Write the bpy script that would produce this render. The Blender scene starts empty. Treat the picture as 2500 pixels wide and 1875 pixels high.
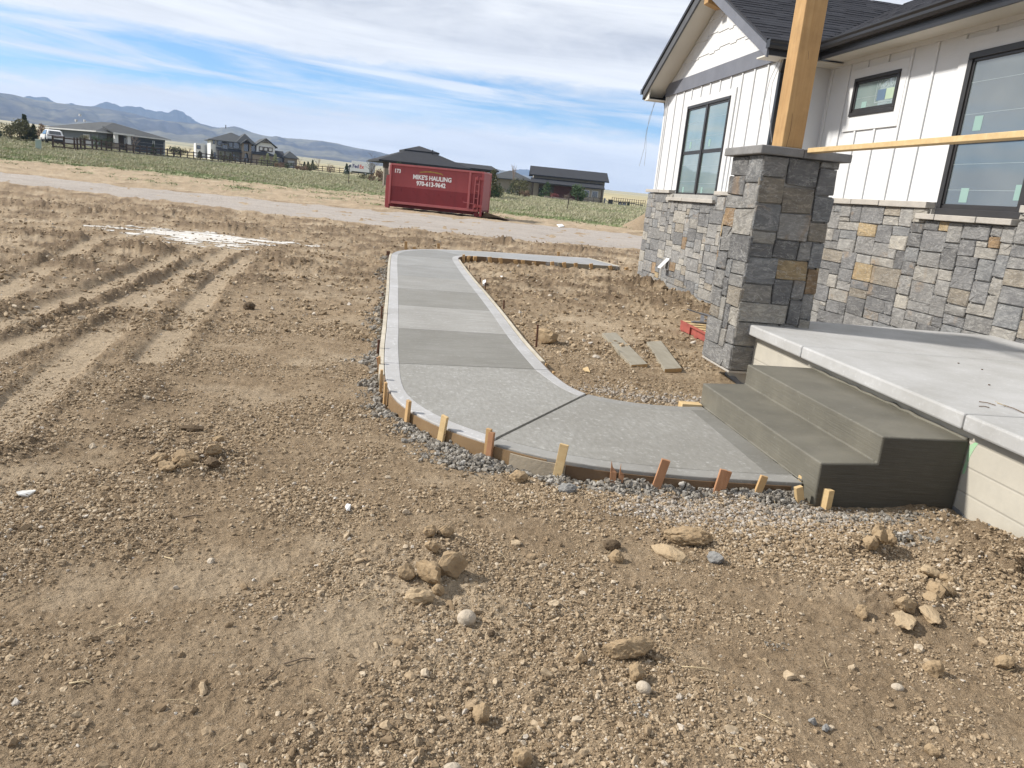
import bpy, bmesh, math, random
import numpy as np
from mathutils import Matrix, Vector, Euler
R = math.radians
scene = bpy.context.scene
COL = scene.collection
# ------------------------------------------------------------------ camera
PITCH, ROLL, YAW, FPX, EYE = 0.2403820, -0.0990007, 0.1553284, 1901.94, 1.6
def cam_axes():
    f = np.array([math.sin(YAW)*math.cos(PITCH), math.cos(YAW)*math.cos(PITCH), -math.sin(PITCH)])
    r = np.array([math.cos(YAW), -math.sin(YAW), 0.0]); u = np.cross(r, f)
    return (math.cos(ROLL)*r - math.sin(ROLL)*u, math.cos(ROLL)*u + math.sin(ROLL)*r, f)
AX = cam_axes()
cd = bpy.data.cameras.new("camera"); cam = bpy.data.objects.new("camera", cd); COL.objects.link(cam)
cd.sensor_width = 36; cd.sensor_fit = 'HORIZONTAL'; cd.lens = FPX/2500*36
cd.clip_start = 0.05; cd.clip_end = 30000
m = Matrix.Identity(4)
for i in range(3):
    m[i][0], m[i][1], m[i][2] = AX[0][i], AX[1][i], -AX[2][i]
m[2][3] = EYE
cam.matrix_world = m; scene.camera = cam
# ------------------------------------------------------------------ sun, sky, exposure
SUN_EL, SUN_DIR_AZ = 38.0, math.degrees(math.atan2(-0.97, 0.20))     # azimuth from +Y towards +X
sd = Vector((math.sin(R(SUN_DIR_AZ))*math.cos(R(SUN_EL)), math.cos(R(SUN_DIR_AZ))*math.cos(R(SUN_EL)), math.sin(R(SUN_EL))))
sl = bpy.data.lights.new("sun", 'SUN'); sl.energy = 4.0; sl.angle = R(4.0); sl.color = (1.0, 0.95, 0.88)
so = bpy.data.objects.new("sun", sl); COL.objects.link(so); so.rotation_euler = (-sd).to_track_quat('-Z', 'Y').to_euler()
so.location = (-20, 5, 30)
scene.view_settings.view_transform = 'Standard'; scene.view_settings.look = 'None'
scene.view_settings.gamma = 1; scene.view_settings.use_curve_mapping = False
scene.view_settings.exposure = 0.60
scene.render.engine = 'CYCLES'
scene.cycles.use_denoising = True
scene.cycles.max_bounces = 6; scene.cycles.diffuse_bounces = 3; scene.cycles.volume_bounces = 1
w = bpy.data.worlds.new("World"); scene.world = w; w.use_nodes = True
class NT:
    """tiny node-tree writer"""
    def __init__(s, tree): s.t = tree; s.n = tree.nodes; s.n.clear()
    def add(s, typ, ins=None, **kw):
        nd = s.n.new(typ)
        for k, v in kw.items(): setattr(nd, k, v)
        if ins:
            for k, v in ins.items(): s.put(nd, k, v)
        return nd
    def put(s, nd, k, v):
        sk = nd.inputs[k]
        if isinstance(v, bpy.types.NodeSocket): s.t.links.new(v, sk)
        elif isinstance(v, bpy.types.Node): s.t.links.new(v.outputs[0], sk)
        else: sk.default_value = v
    def math(s, op, a, b=0.0, c=None, clamp=False):
        nd = s.add('ShaderNodeMath', operation=op, use_clamp=clamp); s.put(nd, 0, a); s.put(nd, 1, b)
        if c is not None: s.put(nd, 2, c)
        return nd.outputs[0]
    def vmath(s, op, a, b=None):
        nd = s.add('ShaderNodeVectorMath', operation=op); s.put(nd, 0, a)
        if b is not None: s.put(nd, 1, b)
        return nd.outputs[0]
    def ramp(s, fac, stops, interp='LINEAR'):
        nd = s.add('ShaderNodeValToRGB', {0: fac}); cr = nd.color_ramp; cr.interpolation = interp
        while len(cr.elements) < len(stops): cr.elements.new(0.5)
        for e, (p, c) in zip(cr.elements, stops):
            e.position = p; e.color = (c, c, c, 1) if not hasattr(c, '__len__') else (*c[:3], 1)
        return nd.outputs[0]
    def mix(s, fac, a, b, blend='MIX'):
        nd = s.add('ShaderNodeMix', data_type='RGBA', blend_type=blend)
        s.put(nd, 0, fac)
        for i, v in ((6, a), (7, b)):
            s.put(nd, i, v if isinstance(v, (bpy.types.NodeSocket, bpy.types.Node)) else (*v[:3], 1))
        return nd.outputs[2]
    def noise(s, vec, scale, detail=4, rough=0.55, dist=0.0, out=0):
        nd = s.add('ShaderNodeTexNoise', {'Scale': scale, 'Detail': detail, 'Roughness': rough, 'Distortion': dist})
        if vec is not None: s.put(nd, 'Vector', vec)
        return nd.outputs[out]
def build_sky():
    n = NT(w.node_tree)
    sky = n.add('ShaderNodeTexSky', sky_type='NISHITA', sun_disc=False)
    sky.sun_elevation = R(SUN_EL); sky.sun_rotation = R(SUN_DIR_AZ)
    sky.altitude = 1500; sky.air_density = 1.0; sky.dust_density = 0.6; sky.ozone_density = 1.5
    d = n.vmath('NORMALIZE', n.add('ShaderNodeTexCoord').outputs['Generated'])
    sp = n.add('ShaderNodeSeparateXYZ', {0: d})
    x, y, z = sp.outputs
    az = n.math('ARCTAN2', x, y); el = n.math('ARCSINE', z)
    # streaks lean down to the right
    el2 = n.math('ADD', el, n.math('MULTIPLY', az, 0.05))
    def plane(ka, ke, off):
        return n.add('ShaderNodeCombineXYZ', {0: n.math('MULTIPLY', az, ka), 1: n.math('MULTIPLY', el2, ke), 2: off}).outputs[0]
    big = n.noise(plane(2.6, 15.0, 44.4), 1.0, 9, 0.62, 0.4)
    puf = n.noise(plane(12.0, 34.0, 5.5), 1.0, 8, 0.65, 0.5)
    big = n.math('ADD', n.math('MULTIPLY', big, 0.66), n.math('MULTIPLY', puf, 0.34))
    cir = n.noise(plane(4.2, 46.0, 9.1), 1.0, 6, 0.6, 0.55)
    fin = n.noise(plane(16.0, 70.0, 1.3), 1.0, 5, 0.6, 0.4)
    eln = n.math('DIVIDE', el, R(40))                       # 0..1 over 0..40 degrees
    def prof(stops): return n.ramp(eln, [(a/40.0, v) for a, v in stops])
    cover = prof([(0, .50), (1.0, .66), (3.0, .64), (4.3, .40), (5.4, .18), (6.8, .24), (8.0, .54), (10.5, .66), (16, .60), (25, .60), (40, .58)])
    mb = n.math('MULTIPLY', n.math('SUBTRACT', n.math('ADD', big, cover), 0.80), 4.6, clamp=True)
    cprof = prof([(0, .30), (2.5, .46), (4.5, .52), (7.0, .54), (9, .50), (14, .42), (40, .30)])
    mc = n.math('MULTIPLY', n.math('SUBTRACT', n.math('ADD', cir, cprof), 0.92), 4.4, clamp=True)
    mc = n.math('MULTIPLY', mc, 0.85)
    mask = n.math('MAXIMUM', n.math('SMOOTH_MAX', mb, mc, 0.2), 0.0, clamp=True)
    veil = prof([(0, .80), (1.5, .62), (3.3, .30), (5, .06), (8, .0), (12, .18), (25, .5), (40, .55)])
    mask = n.math('MAXIMUM', mask, veil)
    # thicker parts of the cloud layer are greyer underneath
    tn = n.noise(plane(2.4, 24.0, 21.0), 1.0, 6, 0.62, 0.5)
    thick = n.math('MULTIPLY', n.math('SUBTRACT', tn, 0.38), 3.8, clamp=True)
    thick = n.math('MULTIPLY', thick, prof([(0, .6), (2.5, .7), (5, .35), (8, .6), (10, 1.0), (16, 1.0), (40, 1.0)]))
    thick = n.math('MAXIMUM', thick, prof([(0, 0), (16, 0), (25, .8), (40, .9)]))
    thick = n.math('MULTIPLY', thick, n.ramp(puf, [(.3, .55), (.6, 1.0)]))
    cloud = n.mix(thick, (6.6, 6.75, 7.0), (3.5, 3.75, 4.35))
    cloud = n.mix(n.math('MULTIPLY', fin, 0.22), cloud, (7.2, 7.2, 7.3))
    skyc = n.mix(1.0, sky.outputs[0], (0.46, 0.74, 0.98), 'MULTIPLY')
    col = n.mix(mask, skyc, cloud)
    bg = n.add('ShaderNodeBackground', {'Color': col, 'Strength': 0.1})
    n.add('ShaderNodeOutputWorld', {'Surface': bg})
build_sky()
# ------------------------------------------------------------------ helpers
WM = {}
rng = random.Random(7)
def ray(px, py):
    c = ((px-1250)/FPX, -(py-937.5)/FPX, 1.0)
    return c[0]*AX[0] + c[1]*AX[1] + c[2]*AX[2]
def G(px, py, z=0.0):
    d = ray(px, py); t = (z-EYE)/d[2]; return Vector((d[0]*t, d[1]*t, z))
def V(px, py, Y):
    d = ray(px, py); t = Y/d[1]; return Vector((d[0]*t, Y, EYE+d[2]*t))
def F(px, py, D):
    """point at horizontal distance D in the direction of a photo pixel"""
    d = ray(px, py); h = math.hypot(d[0], d[1]); return Vector((d[0]/h*D, d[1]/h*D, EYE + d[2]/h*D))
def link(o, parent=None, M=None):
    M = M if M is not None else Matrix.Identity(4)
    COL.objects.link(o)
    if parent is not None:
        o.parent = parent; o.matrix_parent_inverse = WM[parent.name].inverted()
    o.matrix_basis = M; WM[o.name] = M.copy(); return o
def tag(o, label=None, cat=None, group=None, kind=None):
    for k, v in (('label', label), ('category', cat), ('group', group), ('kind', kind)):
        if v: o[k] = v
    return o
def empty(name, loc, label, cat, group=None, rz=0.0):
    o = bpy.data.objects.new(name, None); o.empty_display_size = 0.2
    link(o, None, Matrix.Translation(loc) @ Matrix.Rotation(rz, 4, 'Z'))
    return tag(o, label, cat, group)
class MB:
    def __init__(s): s.v = []; s.f = []; s.mi = []; s.cur = 0; s.uv = None
    def add(s, vs, fs):
        b = len(s.v); s.v += [tuple(p) for p in vs]
        s.f += [tuple(b+i for i in f) for f in fs]; s.mi += [s.cur]*len(fs); return s
    def hexa(s, p):     # 4 bottom ccw, 4 top
        return s.add(p, [(3, 2, 1, 0), (4, 5, 6, 7), (0, 1, 5, 4), (1, 2, 6, 5), (2, 3, 7, 6), (3, 0, 4, 7)])
    def box(s, x0, x1, y0, y1, z0, z1):
        return s.hexa([(x0, y0, z0), (x1, y0, z0), (x1, y1, z0), (x0, y1, z0), (x0, y0, z1), (x1, y0, z1), (x1, y1, z1), (x0, y1, z1)])
    def bar(s, a, b, w, h, up=(0, 0, 1), taper=1.0):
        a, b = Vector(a), Vector(b); d = (b-a).normalized(); up = Vector(up)
        if abs(d.dot(up)) > 0.98: up = Vector((0, 1, 0))
        x = d.cross(up).normalized(); y = x.cross(d).normalized()
        ps = []
        for p, k in ((a, 1.0), (b, taper)):
            for sx, sy in ((-1, -1), (1, -1), (1, 1), (-1, 1)): ps.append(p + x*sx*w/2*k + y*sy*h/2*k)
        return s.hexa(ps)
    def tube(s, path, r, n=6, cap=True):
        path = [Vector(p) for p in path]; rs = r if hasattr(r, '__len__') else [r]*len(path)
        b = len(s.v); x = None
        for i, p in enumerate(path):
            d = (path[min(i+1, len(path)-1)] - path[max(i-1, 0)]).normalized()
            if x is None:
                x = d.orthogonal().normalized()
            else:
                x = (x - d*x.dot(d)).normalized()
            y = d.cross(x)
            for k in range(n):
                a = 2*math.pi*k/n; s.v.append(tuple(p + (x*math.cos(a) + y*math.sin(a))*rs[i]))
        fs = []
        for i in range(len(path)-1):
            for k in range(n):
                fs.append((b+i*n+k, b+i*n+(k+1) % n, b+(i+1)*n+(k+1) % n, b+(i+1)*n+k))
        if cap:
            fs.append(tuple(b+k for k in range(n))[::-1]); e = b+(len(path)-1)*n; fs.append(tuple(e+k for k in range(n)))
        s.f += fs; s.mi += [s.cur]*len(fs); return s
    def prism(s, poly, ext):
        """poly: list of 3-D points (planar), ext: extrusion vector"""
        n = len(poly); ext = Vector(ext); vs = [Vector(p) for p in poly] + [Vector(p)+ext for p in poly]
        fs = [tuple(range(n))[::-1], tuple(range(n, 2*n))] + [(i, (i+1) % n, n+(i+1) % n, n+i) for i in range(n)]
        return s.add(vs, fs)
    def mesh(s, name, mats, smooth=False):
        me = bpy.data.meshes.new(name); me.from_pydata([tuple(p) for p in s.v], [], s.f)
        for mt in (mats if isinstance(mats, (list, tuple)) else [mats]): me.materials.append(mt)
        me.polygons.foreach_set('material_index', s.mi)
        if smooth: me.polygons.foreach_set('use_smooth', [True]*len(s.f))
        bm = bmesh.new(); bm.from_mesh(me); bmesh.ops.recalc_face_normals(bm, faces=bm.faces); bm.to_mesh(me); bm.free()
        me.update(); return me
    def build(s, name, mats, parent=None, M=None, bevel=0.0, seg=2, smooth=False):
        o = bpy.data.objects.new(name, s.mesh(name, mats, smooth))
        if bevel:
            md = o.modifiers.new('bevel', 'BEVEL'); md.width = bevel; md.segments = seg; md.limit_method = 'ANGLE'; md.angle_limit = R(35)
        return link(o, parent, M)
def part(name, mats, parent, fn, bevel=0.0, M=None, smooth=False, seg=2):
    b = MB(); fn(b); return b.build(name, mats, parent, M, bevel, seg, smooth)
def dup(o, M, parent=None):
    c = o.copy(); link(c, parent, M); return c
# numpy gradient noise ---------------------------------------------------------
def _h(ix, iy, s):
    n = (ix*374761393 + iy*668265263 + s*1274126177).astype(np.int64) & 0xffffffff
    n = ((n ^ (n >> 13))*1274126177) & 0xffffffff
    return (n ^ (n >> 16)) & 0xffffffff
def pn(x, y, s=0):
    ix = np.floor(x).astype(np.int64); iy = np.floor(y).astype(np.int64); fx = x-ix; fy = y-iy
    u = fx*fx*fx*(fx*(fx*6-15)+10); v = fy*fy*fy*(fy*(fy*6-15)+10)
    def g(dx, dy):
        a = _h(ix+dx, iy+dy, s)*(2*np.pi/4294967296.0); return np.cos(a)*(fx-dx)+np.sin(a)*(fy-dy)
    a, b, c, d = g(0, 0), g(1, 0), g(0, 1), g(1, 1)
    return 1.5*((a*(1-u)+b*u)*(1-v)+(c*(1-u)+d*u)*v)
def fbm(x, y, o=4, s=0, gain=0.5):
    r = np.zeros_like(x); a = 1.0
    for i in range(o): r += a*pn(x, y, s+i*17); x = x*2.03+11.3; y = y*2.03-7.1; a *= gain
    return r
def sst(e0, e1, x):
    t = np.clip((x-e0)/(e1-e0), 0, 1); return t*t*(3-2*t)
def seg_dist(x, y, pts):
    """distance to a polyline and arc-length along it"""
    best = np.full(x.shape, 1e9); arc = np.zeros_like(x); side = np.zeros_like(x); L = 0.0
    for (ax, ay), (bx, by) in zip(pts[:-1], pts[1:]):
        dx, dy = bx-ax, by-ay; l2 = dx*dx+dy*dy; t = np.clip(((x-ax)*dx+(y-ay)*dy)/l2, 0, 1)
        d = np.hypot(x-ax-t*dx, y-ay-t*dy); k = d < best
        best = np.where(k, d, best); arc = np.where(k, L+t*math.sqrt(l2), arc)
        side = np.where(k, np.sign(dx*(y-ay)-dy*(x-ax)), side); L += math.sqrt(l2)
    return best, arc, side
def inside(x, y, poly):
    r = np.zeros(x.shape, bool); n = len(poly)
    for i in range(n):
        (x0, y0), (x1, y1) = poly[i], poly[(i+1) % n]
        if y0 == y1: continue
        c = ((y0 > y) != (y1 > y)) & (x < (x1-x0)*(y-y0)/(y1-y0)+x0); r ^= c
    return r
# materials --------------------------------------------------------------------
def material(name, fn):
    mt = bpy.data.materials.new(name); mt.use_nodes = True; n = NT(mt.node_tree)
    p = n.add('ShaderNodeBsdfPrincipled'); fn(n, p)
    n.add('ShaderNodeOutputMaterial', {'Surface': p}); return mt
def obco(n): return n.add('ShaderNodeTexCoord').outputs['Object']
def bump(n, p, hgt, dist=0.01, strength=1.0):
    b = n.add('ShaderNodeBump', {'Height': hgt, 'Distance': dist, 'Strength': strength}); n.put(p, 'Normal', b.outputs[0])
def simple(name, c1, c2=None, scale=3.0, rough=0.7, bmp=0.0, bscale=30.0, metal=0.0, stretch=None, spec=0.5):
    def f(n, p):
        v = obco(n)
        if stretch: v = n.add('ShaderNodeMapping', {'Vector': v, 'Scale': stretch}).outputs[0]
        k = n.ramp(n.noise(v, scale, 6, 0.6), [(0.3, 0.0), (0.7, 1.0)])
        n.put(p, 'Base Color', n.mix(k, c1, c2 or tuple(c*0.8 for c in c1)))
        n.put(p, 'Roughness', rough); n.put(p, 'Metallic', metal); n.put(p, 'Specular IOR Level', spec)
        if bmp: bump(n, p, n.noise(v, bscale, 5, 0.6), bmp)
    return material(name, f)
# ------------------------------------------------------------------ materials
def mat_ground(n, p):
    geo = n.add('ShaderNodeNewGeometry').outputs['Position']
    at = n.add('ShaderNodeAttribute', attribute_name='zone'); sp = n.add('ShaderNodeSeparateColor', {0: at.outputs['Color']})
    loose, grass, pale = sp.outputs; far = at.outputs['Alpha']
    big = n.noise(geo, 0.55, 6, 0.6); mid = n.noise(geo, 5.0, 7, 0.65); fine = n.noise(geo, 46.0, 5, 0.7)
    vf = n.noise(geo, 170.0, 3, 0.7)
    crum = n.noise(geo, 13.0, 6, 0.72); side = n.noise(geo, 0.16, 3, 0.5)
    c = n.mix(n.ramp(big, [(0.36, 0), (0.64, 1)]), (0.335, 0.248, 0.158), (0.435, 0.338, 0.224))
    c = n.mix(n.ramp(side, [(0.40, .4), (0.60, 0)]), c, (0.265, 0.192, 0.12))
    c = n.mix(n.ramp(mid, [(0.40, 0), (0.62, 1)]), c, (0.27, 0.197, 0.123))
    c = n.mix(n.math('MULTIPLY', pale, 0.75), c, n.mix(mid, (0.47, 0.372, 0.256), (0.56, 0.46, 0.33)))
    c = n.mix(n.math('MULTIPLY', loose, 0.92), c, n.mix(mid, (0.125, 0.086, 0.052), (0.215, 0.154, 0.096)))
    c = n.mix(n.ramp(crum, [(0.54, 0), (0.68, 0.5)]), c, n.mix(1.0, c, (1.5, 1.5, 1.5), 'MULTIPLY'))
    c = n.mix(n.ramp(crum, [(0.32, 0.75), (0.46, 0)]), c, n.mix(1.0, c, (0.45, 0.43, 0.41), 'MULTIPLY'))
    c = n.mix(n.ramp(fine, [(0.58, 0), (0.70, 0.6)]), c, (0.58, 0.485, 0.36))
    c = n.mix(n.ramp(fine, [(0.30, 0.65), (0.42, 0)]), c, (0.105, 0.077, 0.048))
    c = n.mix(n.ramp(vf, [(0.62, 0), (0.72, 0.5)]), c, (0.55, 0.48, 0.37))
    gcol = n.mix(n.ramp(n.noise(geo, 0.35, 6, 0.65), [(0.38, 0), (0.62, 1)]), (0.235, 0.235, 0.13), (0.40, 0.355, 0.235))
    gcol = n.mix(n.ramp(n.noise(geo, 1.6, 5, 0.7), [(0.50, 0), (0.64, .8)]), gcol, (0.11, 0.135, 0.045))
    c = n.mix(grass, c, gcol)
    fcol = n.mix(n.ramp(n.noise(geo, 0.006, 6, 0.6), [(0.40, 0), (0.62, 1)]), (0.50, 0.42, 0.24), (0.33, 0.29, 0.165))
    fcol = n.mix(n.ramp(n.noise(n.add('ShaderNodeMapping', {'Vector': geo, 'Scale': (0.0006, 0.006, 0.01)}).outputs[0], 1.0, 5, .6), [(0.52, 0), (0.60, .7)]), fcol, (0.20, 0.20, 0.11))
    c = n.mix(far, c, fcol)
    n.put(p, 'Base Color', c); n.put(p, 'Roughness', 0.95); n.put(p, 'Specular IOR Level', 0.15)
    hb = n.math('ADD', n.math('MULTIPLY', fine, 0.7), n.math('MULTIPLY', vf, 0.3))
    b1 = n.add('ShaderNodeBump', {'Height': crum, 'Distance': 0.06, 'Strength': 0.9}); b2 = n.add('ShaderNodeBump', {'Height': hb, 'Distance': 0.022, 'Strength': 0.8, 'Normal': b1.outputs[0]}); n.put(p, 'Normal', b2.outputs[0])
M_ground = material('ground_dirt', mat_ground)
def mat_pebble(stops, rough=0.9):
    def f(n, p):
        r = n.add('ShaderNodeObjectInfo').outputs['Random']; v = obco(n)
        c = n.ramp(r, stops, 'LINEAR'); k = n.noise(v, 2.2, 5, 0.7)
        c = n.mix(n.math('MULTIPLY', n.ramp(k, [(0.35, 1), (0.65, 0)]), 0.5), c, (0.12, 0.085, 0.05))
        n.put(p, 'Base Color', c); n.put(p, 'Roughness', rough); n.put(p, 'Specular IOR Level', 0.2)
    return f
M_clod = material('dirt_clods', mat_pebble([(0, (0.20, 0.144, 0.088)), (.30, (0.32, 0.238, 0.15)), (.62, (0.42, 0.324, 0.213)), (.88, (0.50, 0.402, 0.278)), (.975, (0.56, 0.48, 0.37)), (1, (0.6, 0.56, 0.5))]))
M_grit = material('crushed_gravel', mat_pebble([(0, (0.24, 0.20, 0.16)), (.5, (0.36, 0.32, 0.27)), (.8, (0.46, 0.42, 0.37)), (1, (0.6, 0.58, 0.54))]))
M_spill = material('spilled_concrete', mat_pebble([(0, (0.16, 0.148, 0.128)), (.5, (0.26, 0.245, 0.215)), (.85, (0.36, 0.345, 0.31)), (1, (0.48, 0.46, 0.42))]))
M_lime = simple('white_powder', (0.66, 0.65, 0.62), (0.46, 0.42, 0.36), 3.0, 0.9)
def mat_rock(c1, c2):
    def f(n, p):
        v = obco(n); k = n.noise(v, 9, 7, 0.65); k2 = n.noise(v, 45, 4, 0.7)
        c = n.mix(n.ramp(k, [(.35, 0), (.65, 1)]), c1, c2); c = n.mix(n.ramp(k2, [(.3, .5), (.5, 0)]), c, tuple(q*.6 for q in c1))
        n.put(p, 'Base Color', c); n.put(p, 'Roughness', 0.92); n.put(p, 'Specular IOR Level', 0.15)
        bump(n, p, n.math('ADD', n.math('MULTIPLY', k, .6), n.math('MULTIPLY', k2, .4)), 0.02, 0.9)
    return f
M_clodrock = material('dry_clay', mat_rock((0.36, 0.268, 0.165), (0.265, 0.19, 0.112)))
M_clodpale = material('pale_clay', mat_rock((0.42, 0.325, 0.21), (0.33, 0.245, 0.15)))
M_cloddark = material('dark_clay', mat_rock((0.13, 0.095, 0.06), (0.09, 0.065, 0.042)))
M_cobble = material('river_cobble', mat_rock((0.47, 0.405, 0.32), (0.40, 0.34, 0.26)))
M_greylump = material('grey_lump', mat_rock((0.27, 0.265, 0.25), (0.19, 0.185, 0.175)))
# concrete: colour comes from the object colour (wet or dry panel)
def mat_conc(speck, bmp=0.002, rough=0.75, broom=None):
    def f(n, p):
        oc = n.add('ShaderNodeObjectInfo').outputs['Color']; v = obco(n)
        k = n.noise(v, 1.7, 6, 0.62); k2 = n.noise(v, 26, 5, 0.7)
        c = n.mix(n.ramp(k, [(.30, .0), (.66, .7)]), oc, n.mix(1.0, oc, (0.66, 0.645, 0.61), 'MULTIPLY'))
        c = n.mix(n.ramp(k2, [(.55, 0), (.72, speck)]), c, n.mix(1.0, oc, (1.5, 1.52, 1.56), 'MULTIPLY'))
        if broom:
            bv = n.add('ShaderNodeMapping', {'Vector': v, 'Scale': broom}).outputs[0]
            k3 = n.noise(bv, 1.0, 4, 0.65)
            c = n.mix(n.ramp(k3, [(.36, .65), (.60, 0)]), c, n.mix(1.0, oc, (0.66, 0.65, 0.62), 'MULTIPLY'))
            bump(n, p, k3, 0.003, 0.7)
        else: bump(n, p, k2, bmp)
        n.put(p, 'Base Color', c); n.put(p, 'Roughness', rough)
    return f
M_conc = material('concrete_cured', mat_conc(0.3))
M_broom = material('concrete_broomed', mat_conc(0.55, broom=(1.6, 34.0, 10)))
M_brush = material('concrete_broomed_near', mat_conc(0.9, broom=(34.0, 11.0, 10)))
M_band = material('concrete_troweled', mat_conc(0.6, rough=0.6))
def mat_wet(n, p):
    v = obco(n); k = n.noise(v, 3, 6, 0.6)
    st = n.noise(n.add('ShaderNodeMapping', {'Vector': v, 'Scale': (3, 3, 70)}).outputs[0], 1.0, 4, .65)
    c = n.mix(n.ramp(k, [(.3, 0), (.7, 1)]), (0.105, 0.098, 0.076), (0.168, 0.156, 0.122))
    c = n.mix(n.ramp(n.noise(v, 1.1, 4, .6), [(.35, .45), (.6, 0)]), c, (0.085, 0.080, 0.064)); c = n.mix(n.ramp(n.noise(v, 75, 2, .5), [(.70, 0), (.76, .8)]), c, (0.05, 0.047, 0.04))
    c = n.mix(n.ramp(n.noise(v, 22, 5, .7), [(.6, 0), (.78, .5)]), c, (0.27, 0.26, 0.22))
    n.put(p, 'Base Color', c); n.put(p, 'Roughness', 0.62); bump(n, p, n.math('ADD', st, k), 0.004, 0.8)
M_wet = material('concrete_wet', mat_wet)
def mat_wetshade(n, p):  # wet concrete with the shade of the step end put into its colour
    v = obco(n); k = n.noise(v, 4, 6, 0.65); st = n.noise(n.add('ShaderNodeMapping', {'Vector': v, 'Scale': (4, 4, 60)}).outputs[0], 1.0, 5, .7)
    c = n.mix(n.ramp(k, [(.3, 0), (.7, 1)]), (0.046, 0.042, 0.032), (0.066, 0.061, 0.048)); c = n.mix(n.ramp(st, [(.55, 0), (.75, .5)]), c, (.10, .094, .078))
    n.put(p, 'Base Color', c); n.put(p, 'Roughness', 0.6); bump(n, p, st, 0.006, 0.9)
M_wetshade = material('concrete_wet_shaded', mat_wetshade)
def mat_wall(n, p):
    v = obco(n); s = n.add('ShaderNodeSeparateXYZ', {0: v}); k = n.noise(v, 2.4, 7, 0.65)
    lift = n.ramp(n.math('FRACT', n.math('MULTIPLY', s.outputs[2], 6.6)), [(0, .55), (.06, 0), (.94, 0), (1, .55)])
    c = n.mix(n.ramp(k, [(.35, 0), (.65, 1)]), (0.46, 0.43, 0.36), (0.38, 0.355, 0.30))
    c = n.mix(lift, c, (0.27, 0.25, 0.21)); c = n.mix(n.ramp(n.noise(v, 30, 4, .7), [(.68, 0), (.78, .8)]), c, (.18, .16, .13))
    n.put(p, 'Base Color', c); n.put(p, 'Roughness', 0.85); bump(n, p, n.math('SUBTRACT', k, lift), 0.004)
M_fwall = material('concrete_board_formed', mat_wall)
M_membrane = simple('damp_proofing', (0.20, 0.21, 0.22), (0.13, 0.14, 0.15), 8, 0.6, 0.004, 20)
M_green = simple('green_spray', (0.26, 0.52, 0.27), (0.38, 0.46, 0.34), 30, 0.7)
# stones: object colour sets the hue of each one
def mat_stone(n, p):
    oi = n.add('ShaderNodeObjectInfo'); oc = oi.outputs['Color']; v = obco(n)
    sh = n.add('ShaderNodeCombineXYZ', {0: n.math('MULTIPLY', oi.outputs['Random'], 37.0), 1: n.math('MULTIPLY', oi.outputs['Random'], 91.0)}).outputs[0]
    v = n.vmath('ADD', v, sh); tl = n.math('MULTIPLY', n.math('SUBTRACT', oi.outputs['Random'], .5), 2.4)
    vr = n.add('ShaderNodeMapping', {'Vector': v, 'Scale': (1.0, 2.6, 1.0), 'Rotation': n.add('ShaderNodeCombineXYZ', {2: tl}).outputs[0]}).outputs[0]
    k = n.noise(v, 4.5, 9, 0.72, 0.9); k2 = n.noise(vr, 8, 7, .72, 1.6); k3 = n.noise(v, 60, 5, .72); vein = n.noise(vr, 3.2, 6, .6, 1.5)
    c = n.mix(n.ramp(k, [(.30, .0), (.68, .85)]), oc, n.mix(1.0, oc, (0.50, 0.50, 0.52), 'MULTIPLY'))
    c = n.mix(n.ramp(k2, [(.48, 0), (.68, .65)]), c, n.mix(1.0, oc, (1.55, 1.54, 1.50), 'MULTIPLY'))
    c = n.mix(n.ramp(vein, [(.485, 0), (.50, .5), (.515, 0)]), c, (.50, .49, .46))
    c = n.mix(n.ramp(k3, [(.58, 0), (.72, .35)]), c, n.mix(1.0, oc, (0.45, 0.45, 0.45), 'MULTIPLY'))
    rust = n.math('MULTIPLY', n.ramp(n.noise(v, 2.6, 6, .65, .8), [(.56, 0), (.72, 1)]), n.math('GREATER_THAN', oi.outputs['Random'], 0.75))
    c = n.mix(n.math('MULTIPLY', rust, .6), c, (0.32, 0.205, 0.10))
    n.put(p, 'Base Color', c); n.put(p, 'Roughness', 0.82); n.put(p, 'Specular IOR Level', 0.3)
    bump(n, p, n.math('ADD', n.math('MULTIPLY', k, .8), n.math('ADD', n.math('MULTIPLY', k2, .5), n.math('MULTIPLY', k3, .14))), 0.04, 1.0)
M_stone = material('ashlar_stone', mat_stone)
M_mortar = simple('mortar', (0.38, 0.365, 0.335), (0.28, 0.27, 0.25), 9, 0.9, 0.004, 40)
M_ledge = simple('ledge_stone', (0.42, 0.39, 0.345), (0.33, 0.31, 0.28), 4, 0.8, 0.012, 14)
M_cap = simple('cap_stone', (0.215, 0.21, 0.205), (0.15, 0.147, 0.145), 5, 0.8, 0.010, 16)
def mat_siding(n, p):
    v = obco(n); g = n.add('ShaderNodeMapping', {'Vector': v, 'Scale': (9, 9, 90)}).outputs[0]
    k = n.noise(g, 1.0, 4, 0.6); k2 = n.noise(v, 1.3, 4, .6)
    c = n.mix(n.ramp(k2, [(.3, 0), (.7, 1)]), (0.645, 0.655, 0.665), (0.60, 0.61, 0.615))
    n.put(p, 'Base Color', c); n.put(p, 'Roughness', 0.6); bump(n, p, k, 0.004, 0.6)
M_siding = material('white_fibre_cement', mat_siding)
M_trimw = simple('white_trim', (0.64, 0.645, 0.645), (0.60, 0.605, 0.605), 2, 0.55, 0.002, 30)
M_cream = simple('cream_soffit', (0.66, 0.635, 0.57), (0.61, 0.585, 0.52), 2, 0.6)
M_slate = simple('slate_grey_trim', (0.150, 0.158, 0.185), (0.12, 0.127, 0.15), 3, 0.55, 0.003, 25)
M_slatedk = simple('charcoal_trim', (0.06, 0.063, 0.07), (0.085, 0.088, 0.095), 5, 0.6, 0.003, 25)
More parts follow.
